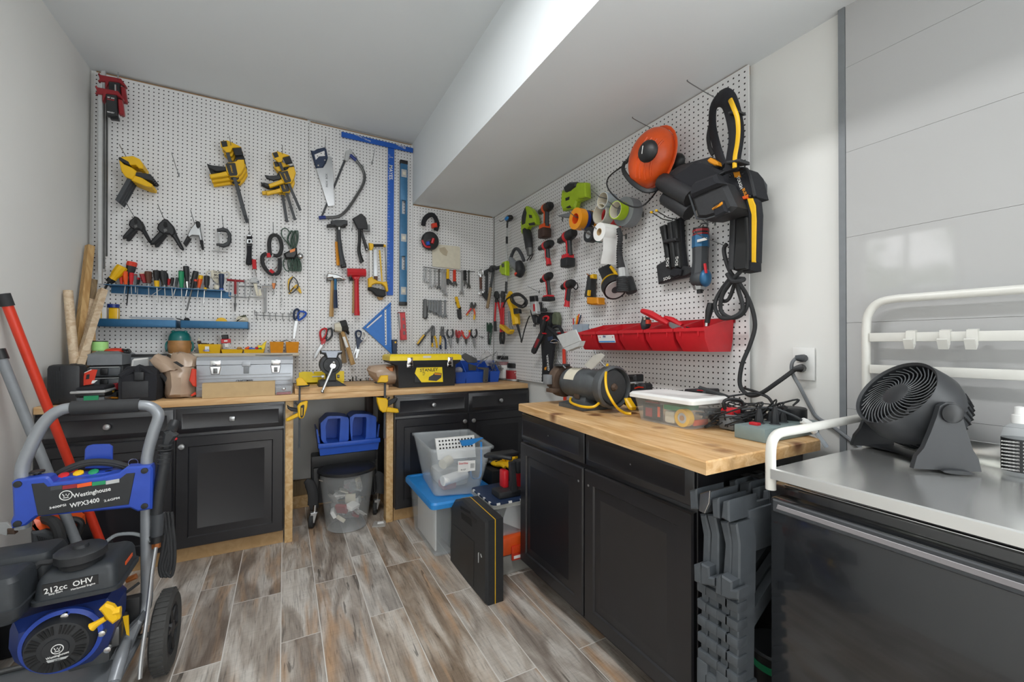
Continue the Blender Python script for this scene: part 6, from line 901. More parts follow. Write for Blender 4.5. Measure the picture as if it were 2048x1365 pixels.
# ---------------- on the skewed worktop along the side wall
t = T('bench_grinder', 'worn grey bench grinder with yellow cord and tilted eye shields', 'grinder', FR); z('A7'); w = .4
def pt(x, y, ww=w): u, v = hit(FR, x, y, ww); return V((u, v, ww))
gl, gr = pt(225, 810), pt(735, 830); gy = (gl.y+gr.y)/2; U = V((1, 0, 0))
gl = V((gl.x, gy, w)); gr = V((gr.x, gy, w)); gm = (gl+gr)/2
m = t.p('motor', 'grinder'); L2 = (gr-gl).length; m.lathe(gl+U*L2*.1, U, [(.05, 0), (.068, .02), (.076, .05), (.076, L2*.62), (.066, L2*.68), (.05, L2*.76), (.045, L2*.82)], 28)
m = t.p('base', 'grinder'); m.loft([[(gm.x-.1, .911, w-.075), (gm.x+.1, .911, w-.075), (gm.x+.1, .911, w+.1), (gm.x-.1, .911, w+.1)], [(gm.x-.1, .93, w-.075), (gm.x+.1, .93, w-.075), (gm.x+.1, .93, w+.1), (gm.x-.1, .93, w+.1)], [(gm.x-.055, .945, w-.05), (gm.x+.055, .945, w-.05), (gm.x+.055, .945, w+.055), (gm.x-.055, .945, w+.055)], [(gm.x-.05, gy-.06, w-.045), (gm.x+.05, gy-.06, w-.045), (gm.x+.05, gy-.06, w+.045), (gm.x-.05, gy-.06, w+.045)]])
t.p('switch_plate', 'rust').bx(gm.x-.03, gm.x+.01, .955, .985, w+.05, w+.058, .002); q = t.p('name_plate', 'cream'); ang = [math.radians(a) for a in range(15, 80, 8)]
q.loft([[tuple(gl+U*(L2*(.26 if k == 0 else .46))+V((0, .0772*math.sin(a), .0772*math.cos(a)))) for a in ang]+[tuple(gl+U*(L2*(.26 if k == 0 else .46))+V((0, .076*math.sin(a), .076*math.cos(a)))) for a in ang[::-1]] for k in (0, 1)])
def guard(c, s, R):
    m = t.p('wheel_guard', 'rust' if s < 0 else 'grinder'); prof = [(R*.3, 0), (R*.92, .0), (R, .012), (R, .05), (R*.9, .058), (R*.88, .05), (R*.88, .02), (R*.3, .018)]; m.lathe(c, U*s, prof, 32, False)
    q = t.p('wheel', 'cast' if s > 0 else 'rust'); q.lathe(c+U*s*.02, U*s, [(.02, 0), (R*.78, 0), (R*.78, .022), (.03, .024)], 28); t.p('nut', 'rust', q).lathe(c+U*s*.03, U*s, [(.018, 0), (.018, .02), (.01, .03)], 8)
guard(gl+U*.03, -1, .086); guard(gr-U*.055, 1, .098)
t.p('tool_rest', 'grey').box(gl+V((.0, .01, .1)), (.045, .05, .03), .003); t.p('tool_rest', 'rust').box(gl+V((.03, -.045, .085)), (.06, .02, .05), .003); t.p('spark_guard', 'cast').box(gl+V((.02, .085, .02)), (.05, .012, .07), .003)
s_ = t.p('shield_arm', 'wire'); s_.tube([gl+V((.05, .07, .02)), gl+V((.03, .11, .05)), gl+V((.035, .16, .06))], .004, 6, 4); s_.tube([gr+V((-.04, .09, .02)), gr+V((-.06, .13, .05)), gr+V((-.075, .17, .06))], .004, 6, 4)
m = t.p('eye_shield', 'grey_light'); m.ext([(q.x, q.y) for q in (pt(160, 350, .5), pt(345, 290, .5), pt(395, 400, .5), pt(225, 470, .5))], .494, .5, .001); m.ext([(q.x, q.y) for q in (pt(225, 472, .5), pt(395, 402, .5), pt(375, 455, .5), pt(265, 500, .5))], .47, .5, .001)
m = t.p('eye_shield', 'shield'); m.ext([(q.x, q.y) for q in (pt(428, 640, .48), pt(525, 540, .48), pt(600, 520, .48), pt(628, 545, .48), pt(575, 610, .48), pt(500, 682, .48))], .477, .48, .0005)
m = t.p('power_cord', 'yellow'); m.tube([pt(*q) for q in ((658, 632, .4), (640, 740, .47), (650, 870, .5), (700, 980, .5), (760, 1060, .46), (830, 1105, .42), (890, 1112, .4))], .006, 8, 6); m.tube([pt(*q) for q in ((300, 960, .46), (300, 1000, .5), (400, 1040, .52), (520, 1045, .5), (590, 995, .46))], .006, 8, 6)
fl('plug', 'yellow cord plug end standing between the grinder and the white lidded box', 'plug', 'A7', [('x', 'plug', 'yellow', '810,960 835,960 890,1050 885,1080 860,1075 830,1030', .34, .37, .006)], FR)
fl('tool_pouch', 'black fabric pouch on the worktop behind the grinder', 'pouch', 'A7', [('x', 'pouch', 'fabric_black', '770,960 850,880 905,900 900,1040 830,1050 780,1020', .2, .3, .02)], FR)
rt('speaker', 'small black and silver cylinder on the worktop behind the grinder guard', 'speaker', 'A7', [('x', 'top', 'black', '842,730 915,728 925,740 925,800 845,805', .1, .16, .012), ('x', 'base', 'grey_light', '848,805 922,800 920,825 850,830', .1, .158, .008), ('x', 'stand', 'plastic_black', '850,830 920,825 930,1000 840,1010', .1, .155, .006)])
rt('cordless_drill', 'black and red drill end peeking over the white lidded box', 'drill', 'A7', [('x', 'housing', 'plastic_black', '918,830 945,815 990,815 1012,835 1010,985 920,990', .1, .16, .014), ('x', 'stripe', 'red_orange', '920,858 960,845 1008,850 1008,862 962,858 922,872', .16, .1615, 0)])
rt('battery_charger', 'black battery charger with red edge behind the white lidded box', 'charger', 'A7', [('x', 'body', 'plastic_black', '1385,905 1400,872 1590,875 1602,890 1605,1040 1385,1030', .06, .16, .01), ('x', 'stripe', 'red', '1530,878 1592,882 1592,890 1530,886', .16, .1615, 0)])
rt('battery', 'flat black battery lying behind the middle of the white lid', 'battery', 'A7', [('x', 'case', 'black', '1240,885 1325,885 1330,900 1330,1000 1240,1000', .05, .1, .006)])
# white lidded box
t = T('storage_box', 'clear shoebox bin with a white lid full of small hardware on the worktop', 'storage box', FH); B0 = .912
def rc(x0, x1, y0, y1, zz, r=.02, n=4):
    o = []
    for cx, cy_, a in ((x1-r, y1-r, 0), (x0+r, y1-r, 90), (x0+r, y0+r, 180), (x1-r, y0+r, 270)): o += [(cx+r*math.cos(math.radians(a+90*k/n)), cy_+r*math.sin(math.radians(a+90*k/n)), zz) for k in range(n+1)]
    return o
t.p('bin', 'clear').loft([rc(1.297, 1.45, 1.035, 1.285, B0), rc(1.285, 1.475, 1.02, 1.31, 1.012)]); t.p('lid', 'white').loft([rc(1.272, 1.49, 1.005, 1.325, 1.005), rc(1.272, 1.49, 1.005, 1.325, 1.018), rc(1.28, 1.482, 1.013, 1.317, 1.026), rc(1.295, 1.467, 1.03, 1.3, 1.0265), rc(1.3, 1.46, 1.036, 1.294, 1.0225)])
t.p('packet', 'black').bx(1.305, 1.312, 1.17, 1.27, .918, .985, .002); t.p('packet', 'red_dull').bx(1.315, 1.33, 1.2, 1.27, .95, .99, .003); t.p('print', 'red_dull').bx(1.3035, 1.305, 1.22, 1.255, .93, .965); t.p('print', 'orange').bx(1.3035, 1.305, 1.18, 1.192, .935, .975); t.p('packet', 'cream').bx(1.31, 1.4, 1.115, 1.165, .918, .965, .008); t.p('packet', 'green').bx(1.31, 1.42, 1.09, 1.17, .968, .988, .005)
k = t.p('tape', 'yellow'); k.loft([[(ww, 1.075+q*math.cos(2*PI*i/24), .948+q*math.sin(2*PI*i/24)) for i in range(24)] for q, ww in ((.033, 1.302), (.033, 1.33), (.02, 1.33), (.02, 1.302))], False, True); t.p('tape_core', 'grey_light', k).tube([(1.303, 1.075, .948), (1.329, 1.075, .948)], .0195, 20); t.p('core_hole', 'stain', k).tube([(1.3015, 1.075, .948), (1.303, 1.075, .948)], .01, 16); t.p('packet', 'orange').bx(1.34, 1.42, 1.05, 1.06, .918, .94, .003)
# power box
t = T('power_box', 'grey metal power strip box with red switch crowded with plugs', 'power strip', FH); x0, x1, y0, y1, zt = 1.333, 1.655, .785, .888, .955
t.p('housing', 'switch_box').bx(x0, x1, y0, y1, .911, zt, .002); sw = t.p('switch', 'red'); sw.box((x0+.045, .845, zt+.004), (.022, .03, .01), .003); bt = t.p('breaker', 'black'); bt.lathe((x0+.055, y0+.0005, .933), (0, -1, 0), [(.011, 0), (.011, .003), (.007, .008), (.003, .009)], 18)
for i, (x, y, h) in enumerate(((x0+.085, .855, .05), (x0+.115, .82, .06), (x0+.16, .86, .035), (x0+.18, .83, .035), (x0+.215, .86, .04))): t.p('outlet', 'grey_dark').lathe((x, y, zt), (0, 0, 1), [(.017, 0), (.016, .003)], 18); q = t.p('plug', 'plastic_black'); q.tube([(x, y, zt+.003), (x, y, zt+h*.55), (x, y, zt+h)], [.013, .012, .006], 8)
t.p('adapter', 'black').lathe((x1-.055, .84, zt+.0005), (0, 0, 1), [(.038, 0), (.04, .004), (.04, .04), (.036, .044)], 24)
t = T('cable_heap', 'tangled heap of black cables behind the grey power box', 'cables', FH); random.seed(21); m = t.p('cable', 'rubber'); pl = [(x0+.085, .855, zt+.05), (x0+.115, .82, zt+.06), (x0+.16, .86, zt+.035), (x0+.18, .83, zt+.035), (x0+.215, .86, zt+.04), (x1-.06, .84, zt+.05)]
for i in range(17):
    a = V(pl[i % 6]) if i < 12 else V((1.45, 1.0, .92)); P = [a, a+V((0, 0, .02))]
    for k in range(6): P.append(V((random.uniform(1.36, 1.64), random.uniform(.88, 1.1), random.uniform(.925, 1.0)-.02*abs(k-3)*.5)))
    m.tube(P, random.choice((.0022, .0027, .0034)), 6, 6)
m.tube([(1.60, .9, .95), (1.62, .93, 1.01), (1.60, .98, 1.035), (1.52, 1.0, 1.03), (1.47, 1.03, 1.02)], .004, 6, 6); m.tube([(1.5, 1.02, 1.02), (1.46, 1.06, 1.04), (1.43, 1.1, 1.055)], .007, 8, 3); m.tube([(1.70, 1.09, 1.04), (1.66, .97, 1.02), (1.64, .93, .97), (1.6, .92, .93)], .0055, 8, 5)
t = T('taped_cord', 'grey cord with torn white taped end hanging over the worktop edge', 'cord', FH); t.p('cord', 'grey_dark').tube([(1.44, .93, .99), (1.47, .85, 1.005), (1.51, .8, .985), (1.535, .775, .965)], .004, 8, 5); m = t.p('tape', 'paper'); m.tube([(1.53, .778, .968), (1.545, .765, .955), (1.56, .752, .93)], [.011, .014, .01], 8, 3); t.p('connector', 'clear_blue').tube([(1.56, .75, .93), (1.575, .725, .885)], .007, 8)
t = T('cordless_tool', 'small red and grey cordless tool with loop handle beside the white lidded box', 'power tool', FH); t.p('base', 'grey').box((1.45, .975, .94), (.07, .06, .055), .008); t.p('housing', 'red').box((1.45, .98, .975), (.055, .05, .03), .01); t.p('handle', 'black').tube([(1.425, .985, .985), (1.42, .985, 1.015), (1.45, .97, 1.022), (1.48, .955, 1.012), (1.485, .955, .975)], .006, 8, 4)
# ---------------- white kitchen cart with tray, fan, fridge below
WF = 'white_frame'; t = T('kitchen_cart', 'white tubular cart with stainless tray and hook rack standing on the black fridge', 'cart', FH); CX0, CX1, CY0, CY1, TZ = 1.118, 1.655, -.45, .645, .9
m = t.p('tray', 'tray_steel'); m.loft([[(a, b, c) for a, b in ((CX0, CY0), (CX1, CY0), (CX1, CY1), (CX0, CY1))] for c in (.872, .888)]); m.loft([[(a, b, c) for a, b in ((CX0, CY0), (CX1, CY0), (CX1, CY1), (CX0, CY1))] for c in (.888, TZ-.003)]+[[(a, b, TZ) for a, b in ((CX0+.004, CY0), (CX1, CY0), (CX1, CY1-.003), (CX0+.004, CY1-.003))]])
t.p('backsplash', 'tray_steel').bx(CX1-.004, CX1+.008, CY0, CY1-.04, TZ-.02, .962, .003)
UR = 1.69; m = t.p('frame', WF); m.tube([(UR, .662, .846), (UR, .662, 1.1), (UR, .662, 1.27), (UR, .655, 1.325), (UR, .63, 1.358), (UR, .585, 1.368), (UR, .5, 1.368), (UR, .0, 1.368), (UR, -.45, 1.368)], .0125, 14, 4)
t.p('leg', WF).tube([(1.132, .652, .84), (1.132, .652, .89), (1.132, .652, .935), (1.139, .652, .965), (1.16, .652, .981), (1.2, .652, .985), (1.3, .652, .985), (1.69, .662, .985)], .0125, 14, 4); t.p('leg', WF).tube([(1.132, -.44, .84), (1.132, -.44, .95)], .0125, 12)
for zz in (1.247, 1.144): t.p('rail', WF).bx(1.678, 1.688, -.45, .65, zz-.014, zz+.014, .002)
for y in (.545, .47, .415):
    q = t.p('hook', WF); q.ext([(0, 0)]*0 or [(1.672, 1.265), (1.69, 1.268), (1.692, 1.262), (1.678, 1.26), (1.678, 1.225), (1.664, 1.21), (1.65, 1.238), (1.655, 1.241), (1.667, 1.219), (1.672, 1.226)], y-.011, y+.011); q.v = [V((a.x, a.z, a.y)) for a in q.v]
t = T('mini_fridge', 'black mini fridge with grey handle strip under the white cart', 'fridge', FR); wf = .607
def fz(x, y): z('C8'); return hit(FR, x, y, wf)
dt = fz(545, 165)[1]; m = t.p('body', 'fridge_black'); m.bx(-.672, .3, .02, dt+.018, .016, wf-.05, .004); d = t.p('door', 'fridge_black'); d.bx(fz(545, 400)[0], .3, .04, dt-.002, wf-.048, wf, .008); a, b, c, e = fz(565, 175), fz(1060, 355), fz(1060, 430), fz(565, 265); q = t.p('handle_strip', 'grey_dark', d); q.ext([(a[0], a[1]-.004), (.28, a[1]-.004), (.28, e[1]), (a[0], e[1])], wf-.002, wf+.004, .003)
t.p('grip', 'fridge_grip', q).ext([(a[0]+.014, a[1]-.014), (.27, a[1]-.014), (.27, e[1]+.01), (a[0]+.01, e[1]+.01)], wf+.0035, wf+.005, .001); t.p('top_trim', 'chrome')  .bx(-.64, .3, dt+.0185, dt+.0215, wf-.07, wf-.055, .001)
t = T('fan', 'black round table fan tilted upward on the stainless tray', 'fan', FH); n = V((math.cos(2.62)*math.cos(.65), math.sin(2.62)*math.cos(.65), math.sin(.65))); c = V((1.512, .528, 1.087)); R = .108
sh = t.p('shroud', 'fan'); sh.lathe(c, n, [(R*.93, -.004), (R*.985, .002), (R*1.0, -.004), (R*1.05, -.045), (R*1.06, -.065), (R*.98, -.095), (R*.92, -.105), (R*.91, -.1), (R*.98, -.065), (R*.95, -.04), (R*.93, -.004)], 48, False)
g = t.p('grille', 'fan_bar'); sd_ = n.orthogonal().normalized(); up_ = n.cross(sd_)
def pol(r, a, hh): return c+n*hh+sd_*r*math.cos(a)+up_*r*math.sin(a)
for i in range(34): a = 2*PI*i/34; g.tube([pol(R*.3, a, -.004), pol(R*.5, a+.18, -.008), pol(R*.72, a+.46, -.012), pol(R*.93, a+.85, -.012)], .0016, 5, 3)
hb = t.p('hub', 'fan'); hb.lathe(c, n, [(R*.2, -.03), (R*.32, -.012), (R*.31, -.003), (R*.2, .001), (.001, .002)], 28)
bl = t.p('blades', 'black')
for i in range(5):
    a = 2*PI*i/5; L = []
    for k in range(6): r = R*(.22+.66*k/5); L.append([pol(r, a-.32+.1*k/5, -.05), pol(r, a+.05, -.063), pol(r, a+.45, -.078), pol(r, a+.05, -.066)])
    bl.loft(L)
t.p('rear_grille', 'fan').lathe(c, n, [(R*.96, -.098), (R*.88, -.128), (R*.6, -.145), (.02, -.15)], 32, False); g2 = t.p('rear_bar', 'black')
for i in range(40): a = 2*PI*i/40; g2.tube([pol(R*.97, a, -.099), pol(R*.89, a, -.13), pol(R*.6, a, -.148), pol(R*.2, a, -.153)], .002, 4)
pv = V((.63, .78, 0)); 
for sgn in (-1, 1):
    q = t.p('arm', 'fan'); e0 = c-n*.06+pv*sgn*(R*1.16); bx0 = e0.copy(); bx0.z = TZ+.004; nx = V((-.78, .63, 0))
    o = []
    for hh, wd in ((e0.z+.027, .012), (e0.z+.018, .025), (e0.z-.01, .032), (e0.z-.05, .045), (e0.z-.09, .06), (TZ+.04, .075), (TZ+.008, .083)): o.append((hh, wd))
    q.loft([[tuple(V((bx0.x, bx0.y, hh))+nx*(wd if k in (0, 3) else -wd*.75)+pv*(.007 if k in (0, 1) else -.007)*1) for k in range(4)] for hh, wd in o])
    t.p('pivot_cap', 'black', q).lathe(e0+pv*sgn*.006, pv*sgn, [(.024, 0), (.024, .006), (.018, .01), (.002, .011)], 24)
bs = t.p('base', 'fan'); ca = c-n*.06; bs.tube([V((ca.x, ca.y, TZ+.008))+pv*R*1.35, V((ca.x, ca.y, TZ+.009))+pv*R*.5+V((.012, -.01, 0)), V((ca.x, ca.y, TZ+.009))-pv*R*.5+V((.012, -.01, 0)), V((ca.x, ca.y, TZ+.008))-pv*R*1.4], [.05, .03, .03, .03], 12, 4, flat=.16)
t = T('bottle', 'clear bottle with white pump cap and black text label on the tray', 'bottle', FH); bc = (1.6, .315); t.p('body', 'clear').lathe((*bc, TZ+.001), (0, 0, 1), [(.03, 0), (.032, .004), (.032, .1), (.026, .118), (.013, .128)], 24); t.p('label', 'black').lathe((*bc, TZ+.012), (0, 0, 1), [(.0325, 0), (.0325, .08)], 24); t.p('cap', 'white').lathe((*bc, TZ+.129), (0, 0, 1), [(.015, 0), (.015, .02), (.011, .022), (.01, .04), (.003, .042)], 20)
for i in range(9): R_ = (Matrix.Rotation(-PI/2+.2, 4, 'Z') @ Matrix.Rotation(PI/2, 4, 'X')).to_3x3(); t.txt('INGREDIENTS AQUA', .0048, (bc[0]-.0328, bc[1]+.002, TZ+.085-i*.0085), 'paper', 0, R=R_)
# folded sawhorses
def saw(lab, sx, sdy, blk, leg, low, hook, yf):
    t = T('sawhorse', lab, 'sawhorse', FR, 'folded plastic sawhorses'); z('C8'); w = .68
    t.p('leg', 'saw_grey').ext(t(leg, w), w-.07, w, .004); bq = t.p('beam', 'saw_grey'); Q = t(blk, w+.02); bq.ext(Q, w-.1, w+.02, .004); lo = min(p[1] for p in Q); hi = max(p[1] for p in Q); Q2 = [(x, lo+(y-lo)*.55) for x, y in Q]; bq.ext(Q2, w-.16, w-.1, 0); bq.ext(Q, .14, w-.16, .004)
    for k_ in range(5): t.p('slot', 'gap', bq).bx(min(p[0] for p in Q)+.004, max(p[0] for p in Q)-.004, hi-.003, hi+.0005, w-.25-k_*.06, w-.215-k_*.06)
    m = t.p('lower_leg', 'saw_grey'); P = t(low, w-.005); m.ext(P, w-.075, w-.005, .003)
    u0, u1 = min(p[0] for p in P), max(p[0] for p in P); k = t.p('rung', 'saw_grey')
    for i in range(9): vv = .52-i*.047; k.bx(u0-.004+i*.0003, u1+.002, vv, vv+.026, w-.04, w+.004, .003)
    if hook: t.p('bracket', 'saw_grey').ext(t(hook, w+.03), w-.02, w+.03, .004)
    uc = (u0+u1)/2; b = t.p('panel', 'saw_grey'); b.bx(uc-.012, uc+.012, .66, .775, .14, w-.06, .003); b.bx(uc-.012, uc+.012, .0, .7, .14, .22, .003); b.loft([[(uc-.01, .45, w-.07), (uc+.01, .45, w-.07), (uc+.01, .5, w-.07), (uc-.01, .5, w-.07)], [(uc-.01, .66, .3), (uc+.01, .66, .3), (uc+.01, .7, .3), (uc-.01, .7, .3)]])
    v0 = min(p[1] for p in P)
    t.p('foot', 'saw_grey').bx(u0-.004, u1+.004, .0, v0+.02, w-.08, w+.006, .004); return t
saw('folded plastic sawhorse half with a taped top, nearest the black cabinet', 0, 0, '25,135 72,122 80,256 32,255', '92,285 130,290 160,410 155,640 150,745 105,740 115,420', '105,740 150,745 140,1260 98,1245', '52,612 95,600 100,738 55,718', 0)
saw('folded plastic sawhorse half with silver tape on its top block', 0, 0, '92,152 163,143 158,225 128,282 86,266', '135,285 190,290 215,420 212,780 150,750 165,410', '152,750 212,785 205,1345 148,1345', '98,602 152,628 155,690 185,700 185,752 98,738', 0)
saw('folded plastic sawhorse half between the taped one and the cart', 0, 0, '168,192 215,180 218,316 175,310', '222,330 275,335 300,470 298,720 285,845 230,830 255,480', '232,830 284,842 272,1345 222,1330', '195,690 225,677 230,812 190,800', 0)
saw('folded plastic sawhorse half closest to the fridge', 0, 0, '240,207 280,198 283,340 229,311', '278,340 332,345 352,480 348,840 286,845 300,480', '286,842 345,832 338,1400 275,1400', '228,677 300,722 300,772 342,778 340,838 276,835 228,812', 0)
z('C8'); m = T('silver_tape', 'strip of shiny silver duct tape on the sawhorse top', 'tape', FR); m.p('tape', 'chrome').ext(m('95,155 160,135 155,215 125,282 88,265', .703), .7005, .7035, .001)
t = T('bucket', 'dark bucket with a green band between the sawhorses and the fridge', 'bucket', FH); t.p('pail', 'black').lathe((1.3, .735, .001), (0, 0, 1), [(.06, 0), (.07, .3), (.072, .31)], 24); t.p('band', 'green').lathe((1.3, .735, .27), (0, 0, 1), [(.0705, 0), (.0712, .02)], 24); t.p('rim', 'grey_dark').lathe((1.3, .735, .312), (0, 0, 1), [(.072, 0), (.075, .005), (.072, .012)], 24)
t = T('cabinet_door', 'loose white panelled door leaning between the sawhorses and the fridge', 'door panel', FR); t.p('slab', 'white').panel(-.77, -.66, .002, .19, .3, [(0, .02), (.004, .024), (.03, .024), (.034, .018), (.036, .018)])
# ---------------- under the bench
z('C4')
t = T('parts_bin', 'wide blue bin lying under the bench with two bins stacked in it', 'bin', FB, 'blue bins under the bench'); w = .47; a = t('310,650 800,600', w); bz = .475; m = t.p('bin', 'blue'); u0, u1 = a[0][0], a[1][0]; vt = t('550,575', w)[0][1]
def obin(m, u0, u1, v0, v1, w0, w1, th=.006):
    m.loft([[(u0+.01, v0, w0), (u1-.01, v0, w0), (u1-.01, v0, w1-.01), (u0+.01, v0, w1-.01)], [(u0, v1, w0), (u1, v1, w0), (u1, v1, w1), (u0, v1, w1)], [(u0+th, v1, w0+th), (u1-th, v1, w0+th), (u1-th, v1, w1-th), (u0+th, v1, w1-th)], [(u0+.014, v0+th, w0+th), (u1-.014, v0+th, w0+th), (u1-.014, v0+th, w1-.016), (u0+.014, v0+th, w1-.016)]])
obin(m, u0, u1, bz, vt, .2, w); m.ext([(u0, vt-.01), (u0+.014, vt-.01), (u0-.004, vt+.09), (u0-.012, vt+.09)], .2, w-.05); m.ext([(u1-.014, vt-.01), (u1, vt-.01), (u1+.01, vt+.09), (u1, vt+.09)], .2, w-.05); t.p('lip', 'blue').bx(u0-.003, u1+.003, vt-.028, vt+.002, w-.004, w+.008, .003)
for l, o, i_ in (('blue bin tipped open side out, inside the wide bin, nearer the grey metal toolbox', '325,430 385,372 490,372 555,385 552,560 525,590 365,608 330,560', '385,395 485,390 475,585 372,588 365,450'), ('blue bin tipped open side out, inside the wide bin, nearer the corner cabinet', '560,385 600,355 700,355 775,375 770,555 735,565 575,585 565,500', '595,380 695,380 688,560 580,568 582,440')):
    t = T('parts_bin', l, 'bin', FB, 'blue bins under the bench'); m = t.p('bin', 'blue'); O = t(o, .45); I = t(i_, .45); cu = sum(p[0] for p in I)/len(I); cv = sum(p[1] for p in I)/len(I)
    n_ = len(O); import bisect
    def samp(P, k):
        P = P+[P[0]]; d = [0]
        for a, b in zip(P, P[1:]): d.append(d[-1]+math.hypot(a[0]-b[0], a[1]-b[1]))
        out = []
        for i in range(k):
            s_ = d[-1]*i/k; j = min(bisect.bisect_right(d, s_)-1, len(P)-2); f = (s_-d[j])/(d[j+1]-d[j]); out.append((P[j][0]+(P[j+1][0]-P[j][0])*f, P[j][1]+(P[j+1][1]-P[j][1])*f))
        return out
    def rs(P, k=40):
        c = (cu, cv); out = []
        for i in range(k):
            a = 2*PI*i/k; dx, dy = math.cos(a), math.sin(a); best = .05
            for p, q in zip(P, P[1:]+P[:1]):
                ex, ey = q[0]-p[0], q[1]-p[1]; den = dx*ey-dy*ex
                if abs(den) < 1e-9: continue
                t_ = ((p[0]-c[0])*ey-(p[1]-c[1])*ex)/den; s_ = ((p[0]-c[0])*dy-(p[1]-c[1])*dx)/den
                if t_ > 0 and 0 <= s_ <= 1: best = max(best, t_) if best != .05 else t_
            out.append((c[0]+dx*best, c[1]+dy*best))
        return out
    A, B_ = rs(O), rs(I); m.loft([[(x, y, .27) for x, y in A], [(x, y, .45) for x, y in A], [(x, y, .452) for x, y in B_], [(x, y, .29) for x, y in B_]])
t = T('folded_cart', 'folded black cart with swivel casters under the bench', 'cart'); w = .42; a = t('255,672 770,1100', w); u0, u1, v1 = a[0][0], a[1][0], .468; m = t.p('deck', 'plastic_black'); m.bx(u0, u1, .14, v1, .3, w-.01, .01); t.p('rail', 'black').bx(u0-.002, u1+.002, v1-.075, v1-.003, w-.02, w+.006, .004); t.p('side_rail', 'black').bx(u0+.01, u0+.045, .12, v1-.08, w-.012, w+.014, .004)
def caster(cx, cy_, w):
    q = t.p('caster', 'rubber'); u, v = hit(FB, cx, cy_, w); v = .052; q.lathe((u-.013, v, w), (1, 0, .3), [(.02, 0), (.045, 0), (.05, .005), (.05, .021), (.045, .026), (.02, .026)], 22); k = t.p('fork', 'steel', q); k.ext([(u-.02, v-.012), (u+.012, v-.012), (u+.03, v+.055), (u-.012, v+.055)], w-.005, w+.034, .003); t.p('stem', 'chrome', q).tube([(u+.012, v+.05, w+.01), (u+.016, v+.1, w+.01)], .012, 10)
caster(258, 1195, .44); caster(765, 1120, .4)
for st, r in (('205,890 240,920 265,1000 262,1090 240,1110', .032), ('770,830 800,860 812,940 800,990', .034)): t.p('spare_wheel', 'rubber').tube(t.p3(st, .44), [r*.5, r, r, r, r*.6][:len(nums(st))], 12, 4, flat=.5)
t.p('bolt', 'chrome').tube(t.p3('315,880 345,890', .44), .009, 8); t.p('strut', 'black').tube(t.p3('755,800 765,980', .43), .014, 8)
# clear trash can
t = T('trash_can', 'clear round trash can with black lid full of packaging under the bench', 'trash can', FH); c = (.378, 3.02, .001); t.p('can', 'clear_grey').lathe(c, (0, 0, 1), [(.11, 0), (.128, .006), (.172, .372), (.176, .376), (.172, .378), (.166, .37)], 40, False); t.parts[-1][0].ell((c[0], c[1], .004), (.122, .122, .002))
t.p('lid', 'black').lathe((c[0], c[1], .374), (0, 0, 1), [(.176, 0), (.184, .004), (.184, .014), (.176, .02), (.165, .017), (.14, .026), (.002, .03)], 40); random.seed(6)
for i in range(34):
    a, r, zz = random.uniform(0, 2*PI), random.uniform(.02, .1), random.uniform(.02, .24); m = t.p('wrapper', ('paper', 'clear', 'red_dull', 'grey_light', 'bag_clear', 'bag_clear', 'cream', 'clear')[i % 8]); R = Matrix.Rotation(random.uniform(0, 3), 3, 'Z') @ Matrix.Rotation(random.uniform(.3, 1.4), 3, 'X'); m.box((c[0]+r*math.cos(a), c[1]+r*math.sin(a), zz+.03), (random.uniform(.05, .09), random.uniform(.04, .08), random.uniform(.004, .03)), .002, R)
t = T('plastic_packet', 'small clear plastic packet lying on the floor beside the trash can', 'packet', FH); t.p('packet', 'bag_clear').ext([(.52, 2.91), (.6, 2.88), (.625, 2.96), (.55, 2.99)], .001, .006, .002); t.p('insert', 'white').ext([(.56, 2.93), (.6, 2.925), (.603, 2.95), (.565, 2.955)], .0062, .014, .003)
# ---------------- storage totes by the corner cabinet
def tub(t, nm, mat, B_, T_, th=.004, r=.035, n=5, up=None):
    def rr(q, k, zz):
        c = sum((V(p) for p in q), V((0, 0)))/4; o = []
        for i in range(4):
            p = V(q[i]); a = (V(q[i-1])-p).normalized(); b = (V(q[(i+1) % 4])-p).normalized()
            for s_ in range(n+1):
                f = s_/n; g = (p+a*r*(1-f)**2+b*r*f**2); o.append(((g.x-c.x)*k+c.x, (g.y-c.y)*k+c.y, zz))
        return o
    m = t.p(nm, mat, up); zb, zt = B_[1], T_[1]; m.loft([rr(B_[0], 1, zb), rr(T_[0], 1, zt), rr(T_[0], .975, zt), rr(B_[0], .97, zb+th)]); return m, rr
t = T('storage_tote', 'large clear tote with sky blue lid on the floor below the open bin', 'tote', FH); b = [(.765, 2.33), (1.1, 2.33), (1.1, 2.79), (.765, 2.79)]; tp = [(.745, 2.285), (1.13, 2.27), (1.13, 2.82), (.745, 2.83)]; m, rr = tub(t, 'tub', 'clear', (b, .002), (tp, .31)); l_ = [(.722, 2.262), (1.15, 2.25), (1.15, 2.845), (.722, 2.855)]
q = t.p('lid', 'blue_bright'); q.loft([rr(l_, 1, .298), rr(l_, 1.0, .322), rr(l_, .97, .333), rr(l_, .9, .333), rr(l_, .88, .327)])
k = t.p('contents', 'plastic_black'); k.bx(.86, 1.07, 2.35, 2.6, .02, .27, .01); t.p('contents', 'blue_navy').bx(.8, 1.06, 2.62, 2.76, .02, .24, .01); t.p('paper', 'paper').bx(.775, .785, 2.36, 2.72, .02, .27, .003); t.p('label', 'grey_light', k).bx(.98, 1.0, 2.3488, 2.3496, .15, .18)
t.p('label', 'grey_light', k).bx(.98, 1.0, 2.3488, 2.3496, .1, .13)
